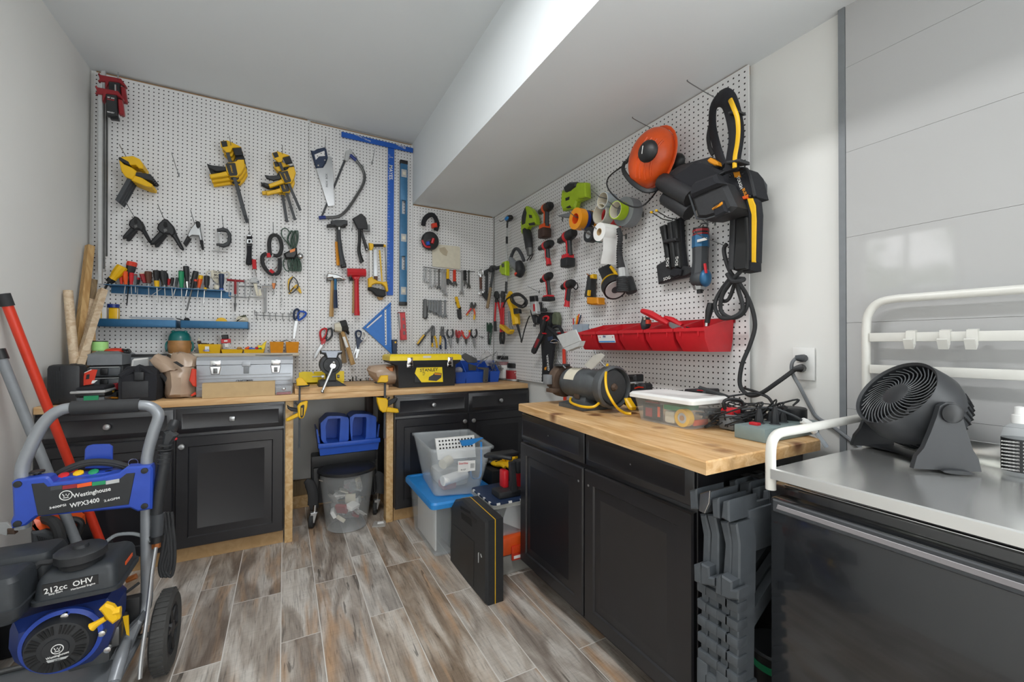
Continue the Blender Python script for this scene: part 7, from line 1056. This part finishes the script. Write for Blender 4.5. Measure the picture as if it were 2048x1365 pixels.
t = T('storage_tote', 'open clear tote of odds and ends sitting on the sky blue lid', 'tote', FH); b = [(.775, 2.37), (1.03, 2.3), (1.09, 2.72), (.82, 2.78)]; tp = [(.742, 2.332), (1.095, 2.246), (1.16, 2.79), (.774, 2.849)]; m, rr = tub(t, 'tub', 'clear', (b, .335), (tp, .615)); m.loft([rr(tp, 1.0, .6), rr(tp, 1.04, .604), rr(tp, 1.04, .616), rr(tp, .99, .618)], False)
t.p('perforated_tray', 'white').loft([[(.845, 2.52, .5), (1.075, 2.46, .505), (1.075, 2.475, .505), (.845, 2.535, .5)], [(.84, 2.56, .625), (1.08, 2.5, .635), (1.08, 2.515, .635), (.84, 2.575, .625)]]); dk = t.p('hole', 'gap', t.parts[-1][0]); pl = lambda a, b: V((.845, 2.516, .5))*(1-a)*(1-b)+V((1.075, 2.456, .505))*a*(1-b)+V((.84, 2.556, .625))*(1-a)*b+V((1.08, 2.496, .635))*a*b
for i in range(11):
    for j in range(3): c = pl(.09+i*.082, .88-j*.17); dk.cyl(c, c+V((-.0002, -.002, .0006)), .0055, None, 8)
t.p('cup', 'cream').tube([(.84, 2.42, .5), (.9, 2.46, .51)], .03, 16); t.p('paper_roll', 'paper').tube([(.82, 2.36, .42), (.98, 2.4, .43)], .03, 12); t.p('bundle', 'brown').ell((1.0, 2.42, .47), (.04, .05, .035)); t.p('strap', 'blue_bright').tube([(.99, 2.33, .52), (.98, 2.315, .44), (1.01, 2.31, .42), (1.05, 2.33, .44), (1.07, 2.37, .62)], .009, 8, 4, flat=.3); t.p('wrap', 'blue_bright').loft([[(.96, 2.4, .6), (1.02, 2.4, .6), (1.02, 2.42, .6), (.96, 2.42, .6)], [(.95, 2.41, .63), (1.09, 2.38, .64), (1.09, 2.4, .64), (.95, 2.43, .63)]]); t.p('filler', 'grey_light').box((.93, 2.56, .39), (.18, .26, .09), .03); t.p('filler', 'red_dull').box((.88, 2.45, .37), (.09, .1, .05), .015)
R = frame((0, 0, 0), (1, -.24, 0), (-.03, -.1, 1)).to_3x3(); lc = V((.935, 2.272, .515)); q = t.p('label', 'paper', m); q.box(lc, (.1, .062, .001), 0, R); s_ = t.p('badge', 'white', q); s_.box(lc+R @ V((-.02, 0, .0012)), (.062, .066, .001), 0, R); t.txt('Sterilite', .017, lc+R @ V((-.02, .018, .002)), 'red', 0, s_, R=R); t.txt('66 QT', .011, lc+R @ V((-.02, -.02, .002)), 'black', 0, s_, R=R)
for i in range(7): t.p('barcode', 'black', q).box(lc+R @ V((.022+i*.0035, .0, .0012)), (.0015, .028, .0006), 0, R)
t = T('tool_box', 'clear and orange flat case on the floor behind the black tool case', 'case', FH); t.p('base', 'frost').bx(1.005, 1.3, 1.975, 2.27, .002, .1, .006); t.p('lid', 'orange').bx(1.0, 1.305, 1.97, 2.275, .101, .196, .012); q = t.p('latch', 'red_orange'); q.bx(1.065, 1.125, 1.957, 1.969, .075, .15, .004); t.p('latch_label', 'paper', q).bx(1.075, 1.115, 1.955, 1.957, .085, .1)
for k in range(6): t.p('latch_rib', 'orange', q).bx(1.068+k*.009, 1.072+k*.009, 1.954, 1.957, .115, .15)
t = T('storage_tote', 'small clear tote with dark navy lid on top of the orange case', 'tote', FH); b = [(1.0, 2.0), (1.25, 2.0), (1.25, 2.24), (1.0, 2.24)]; tp = [(.965, 1.978), (1.3, 1.978), (1.3, 2.26), (.965, 2.26)]; m, rr = tub(t, 'tub', 'clear', (b, .198), (tp, .375)); l_ = [(.953, 1.968), (1.31, 1.968), (1.31, 2.27), (.953, 2.27)]; t.p('rim', 'frost').loft([rr(l_, 1, .36), rr(l_, 1, .378), rr(l_, .95, .379), rr(l_, .95, .362)]); t.p('lid', 'blue_navy').loft([rr(l_, .985, .379), rr(l_, .985, .388), rr(l_, .9, .389)])
for k in range(4): t.p('notch', 'white').bx(.98+k*.07, 1.0+k*.07, 1.968, 1.975, .379, .389); t.p('notch', 'white').bx(.955, .963, 2.0+k*.07, 2.02+k*.07, .379, .389)
t.p('sheet', 'paper').box((1.12, 2.03, .285), (.13, .004, .12), .001, Matrix.Rotation(.5, 3, 'Y') @ Matrix.Rotation(-.2, 3, 'X')); t.p('contents', 'grey_dark').bx(1.0, 1.05, 2.05, 2.2, .21, .3, .01); t.p('contents', 'cream').bx(1.1, 1.25, 2.08, 2.22, .21, .3, .01)
t = T('work_light', 'red and black folding work light standing on the navy lid', 'work light', FH); q = t.p('frame', 'plastic_black'); q.box((1.1, 2.06, .408), (.17, .1, .035), .006); q.loft([[(1.09, 2.0, .42), (1.12, 2.0, .42), (1.12, 2.03, .42), (1.09, 2.03, .42)], [(1.09, 2.02, .575), (1.115, 2.02, .575), (1.115, 2.05, .575), (1.09, 2.05, .575)]]); q.tube([(1.02, 2.2, .58), (1.04, 2.1, .6), (1.1, 2.03, .595)], .012, 8, 3); q.bx(1.02, 1.2, 2.12, 2.2, .575, .6, .008)
t.p('body', 'red').box((1.09, 2.1, .47), (.035, .06, .1), .01); t.p('body', 'red').box((1.18, 2.08, .49), (.05, .06, .15), .012); t.p('lamp_head', 'plastic_black').box((1.15, 2.04, .545), (.055, .06, .07), .01)
t = T('box', 'dark box behind the navy lidded tote that carries the work gloves', 'box', FH); t.p('box', 'black').bx(1.17, 1.55, 2.42, 2.78, .001, .41, .006)
for l, ox, rz in (('yellow and black work glove lying palm up behind the navy lid', 0, .3), ('second yellow work glove partly under the first glove', .085, -.25)):
    t = T('work_glove', l, 'glove', FH, 'pair of yellow work gloves'); R = Matrix.Rotation(rz, 3, 'Z'); o = V((1.25+ox, 2.5+ox*.6, .43+ox*.3)); q = t.p('palm', 'yellow'); q.ell(o, (.042, .055, .018), R); f = t.p('fingers', 'yellow')
    for k in range(4): f.tube([o+R @ V((-.03+k*.02, -.03, .005)), o+R @ V((-.034+k*.022, -.075, .012)), o+R @ V((-.036+k*.024, -.105-(.012 if k in (1, 2) else 0), .004))], [.012, .0125, .01], 8, 2)
    f.tube([o+R @ V((.035, .02, .0)), o+R @ V((.06, -.02, .006)), o+R @ V((.065, -.05, .002))], [.013, .013, .01], 8, 2); t.p('cuff', 'black').ell(o+R @ V((0, .07, .002)), (.04, .04, .02), R); t.p('logo', 'black').box(o+R @ V((0, .0, .018)), (.04, .012, .004), .001, R)
# black tool case standing on the floor
t = T('tool_case', 'tall black tool case with yellow seam standing on the floor in front of the totes', 'case', FR); z('C5'); w = .89
o = t('400,900 395,700 412,625 430,600 520,596 560,640 660,705 730,770 752,860 745,1280 735,1300 640,1310 545,1205 405,1035', w); m = t.p('shell', 'plastic_black'); A = t('398,1030 398,905 405,640 425,600 480,592 640,745 640,1312 560,1220', w)
m.ext(A, w-.09, w, .012); cs = t.p('seam', 'yellow'); L_ = catmull([V((x, y, w-.047)) for x, y in t('425,600 470,590 560,655 640,740 640,1000 640,1312', w)], 3)
B = inset(A, -.0015); cs.ext(B, w-.049, w-.0455, 0); q = t.p('recess', 'gap'); q.ext(t('468,640 535,680 545,780 478,725', w), w-.004, w+.0006, 0); k = t.p('handle', 'black'); k.ext(t('460,655 530,690 575,735 572,760 520,715 465,680', w+.002), w-.06, w+.003, .004)
for a, b in (((447, 625), (490, 610)), ((575, 745), (625, 735))): p0 = t('%d,%d' % a, w)[0]; c = t.p('latch', 'steel_dark'); c.box((p0[0]+.01, p0[1]+.002, w-.045), (.04, .035, .08), .006)
for st in ('585,955 592,950 590,1020 586,1020', '600,960 604,960 612,985 606,985'): t.p('scuff', 'grey_light').ext(t(st, w+.0008), w, w+.0008, 0)
t.p('panel', 'black').ext(t('418,760 560,880 555,1180 425,1010', w+.002), w-.002, w+.002, .001)
# ---------------- pressure washer
t = T('pressure_washer', 'blue and grey petrol pressure washer with a foam grip handle in front of the cabinets', 'pressure washer'); w = 1.506; z('C6')
def at(zm, st, ww): z(zm); return t(st, ww)
def at3(zm, st, ww=1.506): z(zm); return [V(q) for q in t.p3(st, ww)]
h = t.p('handle_frame', 'pw_grey'); A = at3('C6', '205,1260 205,900 205,720 240,610 340,400 420,280 520,200 650,165 960,150 1270,140 1370,155 1430,200 1440,260 1400,380 1350,560 1335,700 1335,1100'); z('C7'); h.tube(A+at3('C7', '1160,300 1160,700 1110,860,1.53 1010,1010,1.58 960,1160,1.66 900,1365,1.72'), .0185, 14, 4)
t.p('foam_grip', 'rubber').tube(at3('C6', '650,165 960,150 1270,140'), .0235, 16, 3)
pl = t.p('control_panel', 'pw_blue'); z('C6'); pl.ext(t('100,850 120,830 410,790 445,800 480,850 900,800 1080,760 1150,705 1370,692 1388,720 1380,1090 1250,1112 1180,1080 330,1160 230,1240 100,1270 90,1210 115,1150 105,900', 1.55), 1.5, 1.55, .006)
sc = t.p('label_field', 'plastic_black', pl); sc.ext(t('285,860 395,850 430,885 1080,820 1150,765 1228,758 1170,1045 345,1152', 1.553), 1.545, 1.553, .001)
for x0, x1, y0, y1, mm in ((460, 565, 905, 880, 'grey_dark'), (568, 700, 895, 868, 'red_dull'), (702, 835, 880, 850, 'orange'), (838, 960, 862, 838, 'green'), (963, 1085, 850, 822, 'grey_light')): t.p('colour_band', mm, sc).ext(t('%d,%d %d,%d %d,%d %d,%d' % (x0, y0-18, x1, y1-12, x1, y1+22, x0, y0+15), 1.5545), 1.553, 1.5545, 0)
for s_, x, y, sz in (('Westinghouse', 838, 936, .0205), ('WPX3400', 772, 1032, .0215), ('3400PSI', 525, 1065, .0105), ('2.6GPM', 1018, 1000, .0105)): z('C6'); p0 = t('%d,%d' % (x, y), 1.554)[0]; t.txt(s_, sz, (*p0, 1.5535), 'white', .105, sc, sx=.82 if sz > .02 else 1.25)
def wlogo(zm, x, y, ww, r, up):
    z(zm); p0 = t('%d,%d' % (x, y), ww)[0]; m = t.p('emblem', 'white', up); m.tube([(p0[0]+r*math.cos(2*PI*i/24), p0[1]+r*math.sin(2*PI*i/24), ww) for i in range(24)], r*.09, 6, 1, True); m.tube([(p0[0]+a*r, p0[1]+b*r, ww) for a, b in ((-.55, .4), (-.28, -.25), (0, .35), (.28, -.25), (.55, .4))], r*.08, 6); m.bx(p0[0]-r*.45, p0[0]+r*.45, p0[1]-r*.55, p0[1]-r*.42, ww-.0005, ww+.0008)
wlogo('C6', 600, 963, 1.554, .0155, sc)
z('C6')
for x, y in ((160, 862), (158, 1222), (1315, 738), (1315, 1060)): p0 = t('%d,%d' % (x, y), 1.55)[0]; t.p('bolt', 'black', pl).lathe((*p0, 1.549), (0, 0, 1), [(.011, 0), (.01, .004), (.004, .005)], 14)
sh = t.p('nozzle_shelf', 'pw_blue'); P = at('C6', '480,800 1090,735', 1.5); sh.bx(P[0][0], P[1][0], P[0][1]-.03, (P[0][1]+P[1][1])/2-.002, 1.44, 1.502, .003)
for x, y, mm in ((585, 785, 'red'), (718, 765, 'yellow'), (855, 755, 'green'), (985, 765, 'black')): z('C6'); p0 = t('%d,%d' % (x, y), 1.485)[0]; q = t.p('nozzle', mm); q.lathe((p0[0], p0[1]-.004, 1.485), (0, 1, .55), [(.011, 0), (.0145, .005), (.0145, .01), (.006, .013)], 8)
t.p('hose_holder', 'pw_blue').ext(at('C6', '765,640 770,545 790,515 840,500 990,497 1022,520 1020,720 770,720', 1.44), 1.43, 1.44, .003)
z('C6'); hs = t.p('pressure_hose', 'rubber')
for o in (0, 18): hs.tube(at3('C6', '480,%d 620,%d 760,%d 900,%d 1050,%d 1170,%d' % (790+o, 715+o, 665+o, 650+o, 665+o, 700+o), 1.47), .0095, 8, 5)
t.p('cap_knob', 'black').lathe((*at('C6', '335,770', 1.5)[0], 1.5), (0, 1, 0), [(.006, -.012), (.006, .006), (.02, .006), (.02, .012)], 14); t.p('ring', 'chrome').tube([V((*at('C6', '1212,665', 1.5)[0], 1.5))+V((.014*math.cos(2*PI*i/16), .014*math.sin(2*PI*i/16), 0)) for i in range(16)], .0012, 5, 1, True)
# wheel pair, axle, pan
whl = at('C7', '1300,900', 1.5)
for X in (-.365, -.92):
    q = t.p('wheel', 'tyre'); cx = X-.02; cc = (cx, .142, 1.52); q.lathe(cc, (1, 0, 0), [(.088, -.02), (.122, -.027), (.137, -.019), (.141, 0), (.137, .019), (.122, .027), (.09, .02)], 40, False); r_ = t.p('rim', 'plastic_black', q); r_.lathe(cc, (1, 0, 0), [(.09, -.02), (.094, .02), (.086, .022), (.08, .014), (.07, .002), (.03, .004), (.028, .022), (.004, .024)], 32)
    k = t.p('spoke', 'black', q)
    for i in range(6): a = 2*PI*i/6; k.tube([V(cc)+V((.012, .02*math.cos(a), .02*math.sin(a))), V(cc)+V((.014, .08*math.cos(a+.2), .08*math.sin(a+.2)))], .011, 6)
    tr = t.p('tread', 'tyre', q)
    for i in range(38): a = 2*PI*i/38; tr.box(V(cc)+V((0, .1405*math.cos(a), .1405*math.sin(a))), (.036, .005, .008), 0, Matrix.Rotation(a, 3, 'X'))
t.p('axle', 'steel_dark').tube([(-.94, .142, 1.52), (-.39, .142, 1.52)], .009, 10)
pan = t.p('base_frame', 'pw_grey'); pan.loft([[(-.86, .12, 1.5), (-.46, .12, 1.5), (-.5, .1, 1.92), (-.82, .1, 1.92)], [(-.86, .135, 1.5), (-.46, .135, 1.5), (-.5, .115, 1.92), (-.82, .115, 1.92)]]); pan.tube([(-.47, .13, 1.53), (-.48, .12, 1.75), (-.5, .08, 1.9), (-.52, .02, 1.92), (-.8, .02, 1.92), (-.84, .1, 1.86), (-.86, .13, 1.55)], .016, 10, 4); pan.ext(at('C7', '700,1200 860,1120 1090,880 1120,900 1010,1180 900,1250', 1.6), 1.5, 1.6, .006)
# engine
z('C7'); bl = t.p('engine_shroud', 'pw_navy'); bl.ext(t('60,930 300,850 600,790 820,740 890,800 880,980 820,1140 700,1250 430,1345 200,1340 70,1260 20,1150 30,1000', 1.74), 1.6, 1.74, .03)
c = t('455,1085', 1.77)[0]; rc_ = t.p('recoil_cover', 'plastic_black'); R0 = (t('715,1085', 1.77)[0][0]-c[0]); rc_.lathe((*c, 1.735), (0, 0, 1), [(R0*1.12, 0), (R0*1.14, .012), (R0*1.02, .03), (R0*.98, .04), (R0*.5, .046), (.002, .047)], 48)
t.p('shroud_rim', 'pw_blue', bl).lathe((*c, 1.73), (0, 0, 1), [(R0*1.3, 0), (R0*1.3, .012), (R0*1.15, .018), (R0*1.15, 0)], 48, False)
for x0, x1, n_ in ((.55, .93, 40),):
    s_ = t.p('vent_slot', 'gap', rc_)
    for i in range(n_):
        a = 2*PI*i/n_
        if i % 10 in (0, 5): continue
        s_.box((c[0]+R0*.75*math.cos(a), c[1]+R0*.75*math.sin(a), 1.7795), (R0*.34, R0*.062, .003), 0, Matrix.Rotation(a, 3, 'Z'))
s_ = t.p('star_rib', 'black', rc_)
for i in range(4): a = 2*PI*i/4+.7; s_.tube([V((c[0], c[1], 1.78)), V((c[0]+R0*.62*math.cos(a), c[1]+R0*.62*math.sin(a), 1.779))], [R0*.28, R0*.1], 8, 1, False, .12)
q = t.p('name_disc', 'plastic_black', rc_); q.lathe((*c, 1.779), (0, 0, 1), [(R0*.42, 0), (R0*.4, .006), (.002, .0065)], 32); z('C7'); wlogo('C7', 453, 1105, 1.786, .013, q); p0 = t('455,1155', 1.786)[0]; t.txt('Westinghouse', .0095, (*p0, 1.786), 'white', .12, q, sx=.9); b_ = t.p('plate', 'grey_light', q); b_.ext(t('365,1200 540,1160 520,1178 380,1215', 1.787), 1.784, 1.787, 0); p0 = t('452,1188', 1.787)[0]; t.txt('212cc', .006, (*p0, 1.7873), 'black', .12, b_)
for x, y in ((505, 850), (800, 990), (845, 1118)): p0 = t('%d,%d' % (x, y), 1.76)[0]; t.p('bolt', 'chrome').lathe((*p0, 1.745), (0, 0, 1), [(.01, 0), (.009, .012), (.003, .014)], 10)
y_ = t.p('pull_handle', 'yellow'); y_.ext(t('775,800 830,750 890,770 945,840 945,870 885,915 840,880 800,825', 1.83), 1.81, 1.83, .006); y_.tube(at3('C7', '835,860 770,900 725,930', 1.82), [.008, .009, .013], 10, 2); y_.tube(at3('C7', '900,810 955,795', 1.82), .012, 8)
# tank with cap, lettering
z('C7'); tk = t.p('fuel_tank', 'pw_black')
def rbox(m, u0, u1, w0, w1, rings, r=.025):
    m.loft([[(x, v, y) for x, y, _ in rc(u0+d, u1-d, w0+d, w1-d, 0, max(r-d*.3, .006))] for v, d in rings])
rbox(tk, -.655, -.452, 1.551, 1.781, ((.444, .0), (.456, .0), (.457, .006), (.5, .01), (.515, .016), (.524, .026), (.529, .045)))
lf = t.p('label', 'black', tk); lf.ext(t('330,600 775,515 780,590 335,672', 1.7735), 1.765, 1.7735, 0)
for s_, x, y, sz in (('212cc', 440, 628, .0225), ('OHV', 655, 572, .0225), ('Easy Start', 440, 658, .008), ('Horizontal Engine', 658, 608, .008)): p0 = t('%d,%d' % (x, y), 1.7736)[0]; t.txt(s_, sz, (*p0, 1.7736), 'white', .1, lf, sx=.95)
t.p('caution_label', 'orange', tk).bx(-.4605, -.4585, .483, .494, 1.62, 1.69)
k = t.p('fuel_cap', 'plastic_black', tk); k.lathe((-.56, .526, 1.715), (0, 1, .06), [(.05, 0), (.052, .012), (.056, .018), (.062, .022), (.062, .045), (.055, .05), (.02, .053), (.018, .062), (.002, .064)], 14)
z('C7'); vt_ = t.p('vent_valve', 'black', tk); p0 = t('600,290', 1.6)[0]; vt_.lathe((-.575, .525, 1.61), (0, 1, 0), [(.02, 0), (.022, .015), (.014, .02), (.014, .028)], 14); t.p('vent_hose', 'rubber').tube(at3('C7', '565,305 540,340 450,395 400,415 320,425 270,470', 1.7), .009, 8, 5)
af = t.p('air_filter', 'pw_black'); rbox(af, -.84, -.655, 1.68, 1.826, ((.425, .012), (.44, .002), (.468, .0), (.47, .004), (.54, .008), (.553, .018), (.558, .04))); rbox(af, -.84, -.632, 1.54, 1.69, ((.44, .0), (.535, .006), (.562, .016), (.57, .04)))
t.p('muffler', 'steel_dark').bx(-.56, -.48, .2, .27, 1.56, 1.66, .01); t.p('pump', 'cast').bx(-.58, -.5, .14, .24, 1.54, 1.6, .01); t.p('fitting', 'copper').tube(at3('C7', '1000,560 1080,525', 1.55), .01, 10); t.p('cylinder_fins', 'steel_dark').bx(-.6, -.5, .17, .3, 1.6, 1.68, .006); t.p('radiator_fins', 'black').bx(-.53, -.455, .16, .3, 1.51, 1.545, .004)
t.p('fuel_line', 'rubber').tube(at3('C7', '880,720 930,650 980,665 1100,580', 1.6), .005, 8, 4); t.p('clear_hose', 'clear').tube(at3('C7', '800,290,1.52 900,210,1.5 1000,190,1.5 1100,200,1.5 1200,250,1.53', 1.5), .006, 8, 5); t.p('tag', 'yellow').ext(at('C7', '970,850 1015,840 1022,1000 1000,990', 1.62), 1.615, 1.62, 0)
# spray gun and lance clipped on the frame
t = T('spray_lance', 'black spray gun with long steel lance standing against the pressure washer', 'spray lance'); g = t.p('grip', 'plastic_black'); g.tube(at3('C6', '1595,285,1.44 1560,360,1.46 1530,410,1.5', 1.5), [.017, .019, .02], 12, 3); g.ext(at('C6', '1485,390 1540,375 1610,420 1560,490 1540,700 1520,720 1470,700 1465,500', 1.52), 1.48, 1.52, .008); g.tube(at3('C6', '1510,560 1490,700 1455,900 1425,1130', 1.52), [.017, .019, .019, .019], 12, 3)
b = t.p('barrel', 'grey_dark'); b.tube(at3('C7', '1250,30 1260,-60 1250,30 1245,130 1238,230', 1.52)[2:], [.019, .0195, .018], 14, 2); t.p('collar', 'black').tube(at3('C7', '1240,205 1238,255', 1.52), .0215, 12); t.p('nut', 'copper').tube(at3('C7', '1236,258 1234,300', 1.52), .014, 8); t.p('lance', 'steel').tube(at3('C7', '1234,300,1.54 1205,480,1.58 1170,800,1.66 1120,1170,1.7 1105,1340,1.72', 1.54), .0065, 10, 3); t.p('trigger', 'red').ell(at3('C6', '1595,447', 1.5)[0], (.007, .006, .006)); m = t.p('rib', 'rubber')
for i in range(5): m.tube(at3('C6', '%g,%g %g,%g' % (1505-i*4, 500+i*40, 1504-i*4, 510+i*40), 1.52), .0215, 12)
t = T('pressure_hose', 'looped black hose hanging from the spray gun beside the wheel', 'hose'); m = t.p('hose', 'rubber')
for o in (0, 26, 55): m.tube(at3('C7', '%g,20 %g,120 %g,300 %g,450 %g,530 %g,420 %g,260 %g,120' % (1300+o, 1310+o, 1290+o, 1262+o*.7, 1285+o*1.2, 1330+o*.9, 1330+o*.9, 1310+o), 1.45), .006, 8, 5)
# poles, chainsaw at the wall
z('P')
def lean(lab, p0, p1, mat, grip, r, XW=-1.05, nm='pole'):
    t = T(nm, lab, nm, FH); a = V((*hit(FH, *p0, 0.002), .004)); d = CF+CR*((p1[0]-1024)/F_PX)-CU*((p1[1]-682.5)/F_PX); k = (XW-CO.x)/d.x; b = CO+d*k; e = a+(b-a)*1.12; m = t.p('shaft', mat); m.tube([a+V((0, 0, r)), a+(b-a)*.97], r, 14); t.p('grip', grip).tube([a+(b-a)*.965, a+(b-a)*1.0+V((.0, 0, 0)), ], r*1.25, 14); return t
lean('long red pole with black ribbed grip leaning against the side wall by the cabinet', (228, 1160), (6, 588), 'red_orange', 'rubber', .0175, -1.045)
lean('grey pole leaning against the wall in front of the red pole', (212, 1240), (-4, 700), 'grey', 'black', .0175, -1.05)
t = T('storage_box', 'dark grey box on the floor under the orange chainsaw', 'box', FH); t.p('box', 'plastic_black').bx(-1.04, -.72, 2.36, 2.72, .001, .27, .01)
t = T('chainsaw', 'orange and black chainsaw behind the pressure washer at the wall', 'chainsaw', FB); z('C6'); w = 1.05
m = t.p('body', 'orange'); m.ext(t('275,1190 330,1200 430,1260 480,1400 430,1420 300,1370 270,1280', w), .92, w, .02); m.ext(t('540,1180 640,1250 650,1340 560,1365 500,1300', w), .9, w-.02, .015); t.p('engine', 'grey_dark').ext(t('270,1300 400,1280 560,1340 600,1420 280,1450', w+.01), .9, w+.01, .01); t.p('front_handle', 'rubber').tube(at3('C6', '400,1180,1.0 480,1200,1.06 530,1270,1.08 550,1365,1.08', 1.06), .019, 10, 4); t.p('rear_handle', 'black').tube(at3('C6', '560,1190 680,1180 740,1220 700,1320 640,1360', 1.0), .013, 8, 4)
s_ = t.p('starter_slots', 'black', m)
for i in range(6): s_.ext(t('%d,%d %d,%d %d,%d %d,%d' % (330+i*22, 1330+i*6, 340+i*22, 1330+i*6, 370+i*20, 1395+i*4, 360+i*20, 1395+i*4), w+.012), w, w+.012, 0)
t.p('guide_bar', 'grey_light').ext(t('-60,1215 60,1210 110,1260 60,1330 -60,1300', w-.06), w-.07, w-.06, .001)
t.p('chain_cover', 'rust').ext(t('60,1270 120,1270 130,1320 60,1320', w-.05), w-.08, w-.05, .004)
t = T('tool_case', 'black case standing at the wall under the poles', 'case', FH); t.p('case', 'plastic_black').bx(-1.06, -.96, 2.05, 2.33, .001, .42, .012)
for t in ALL: t.flush()
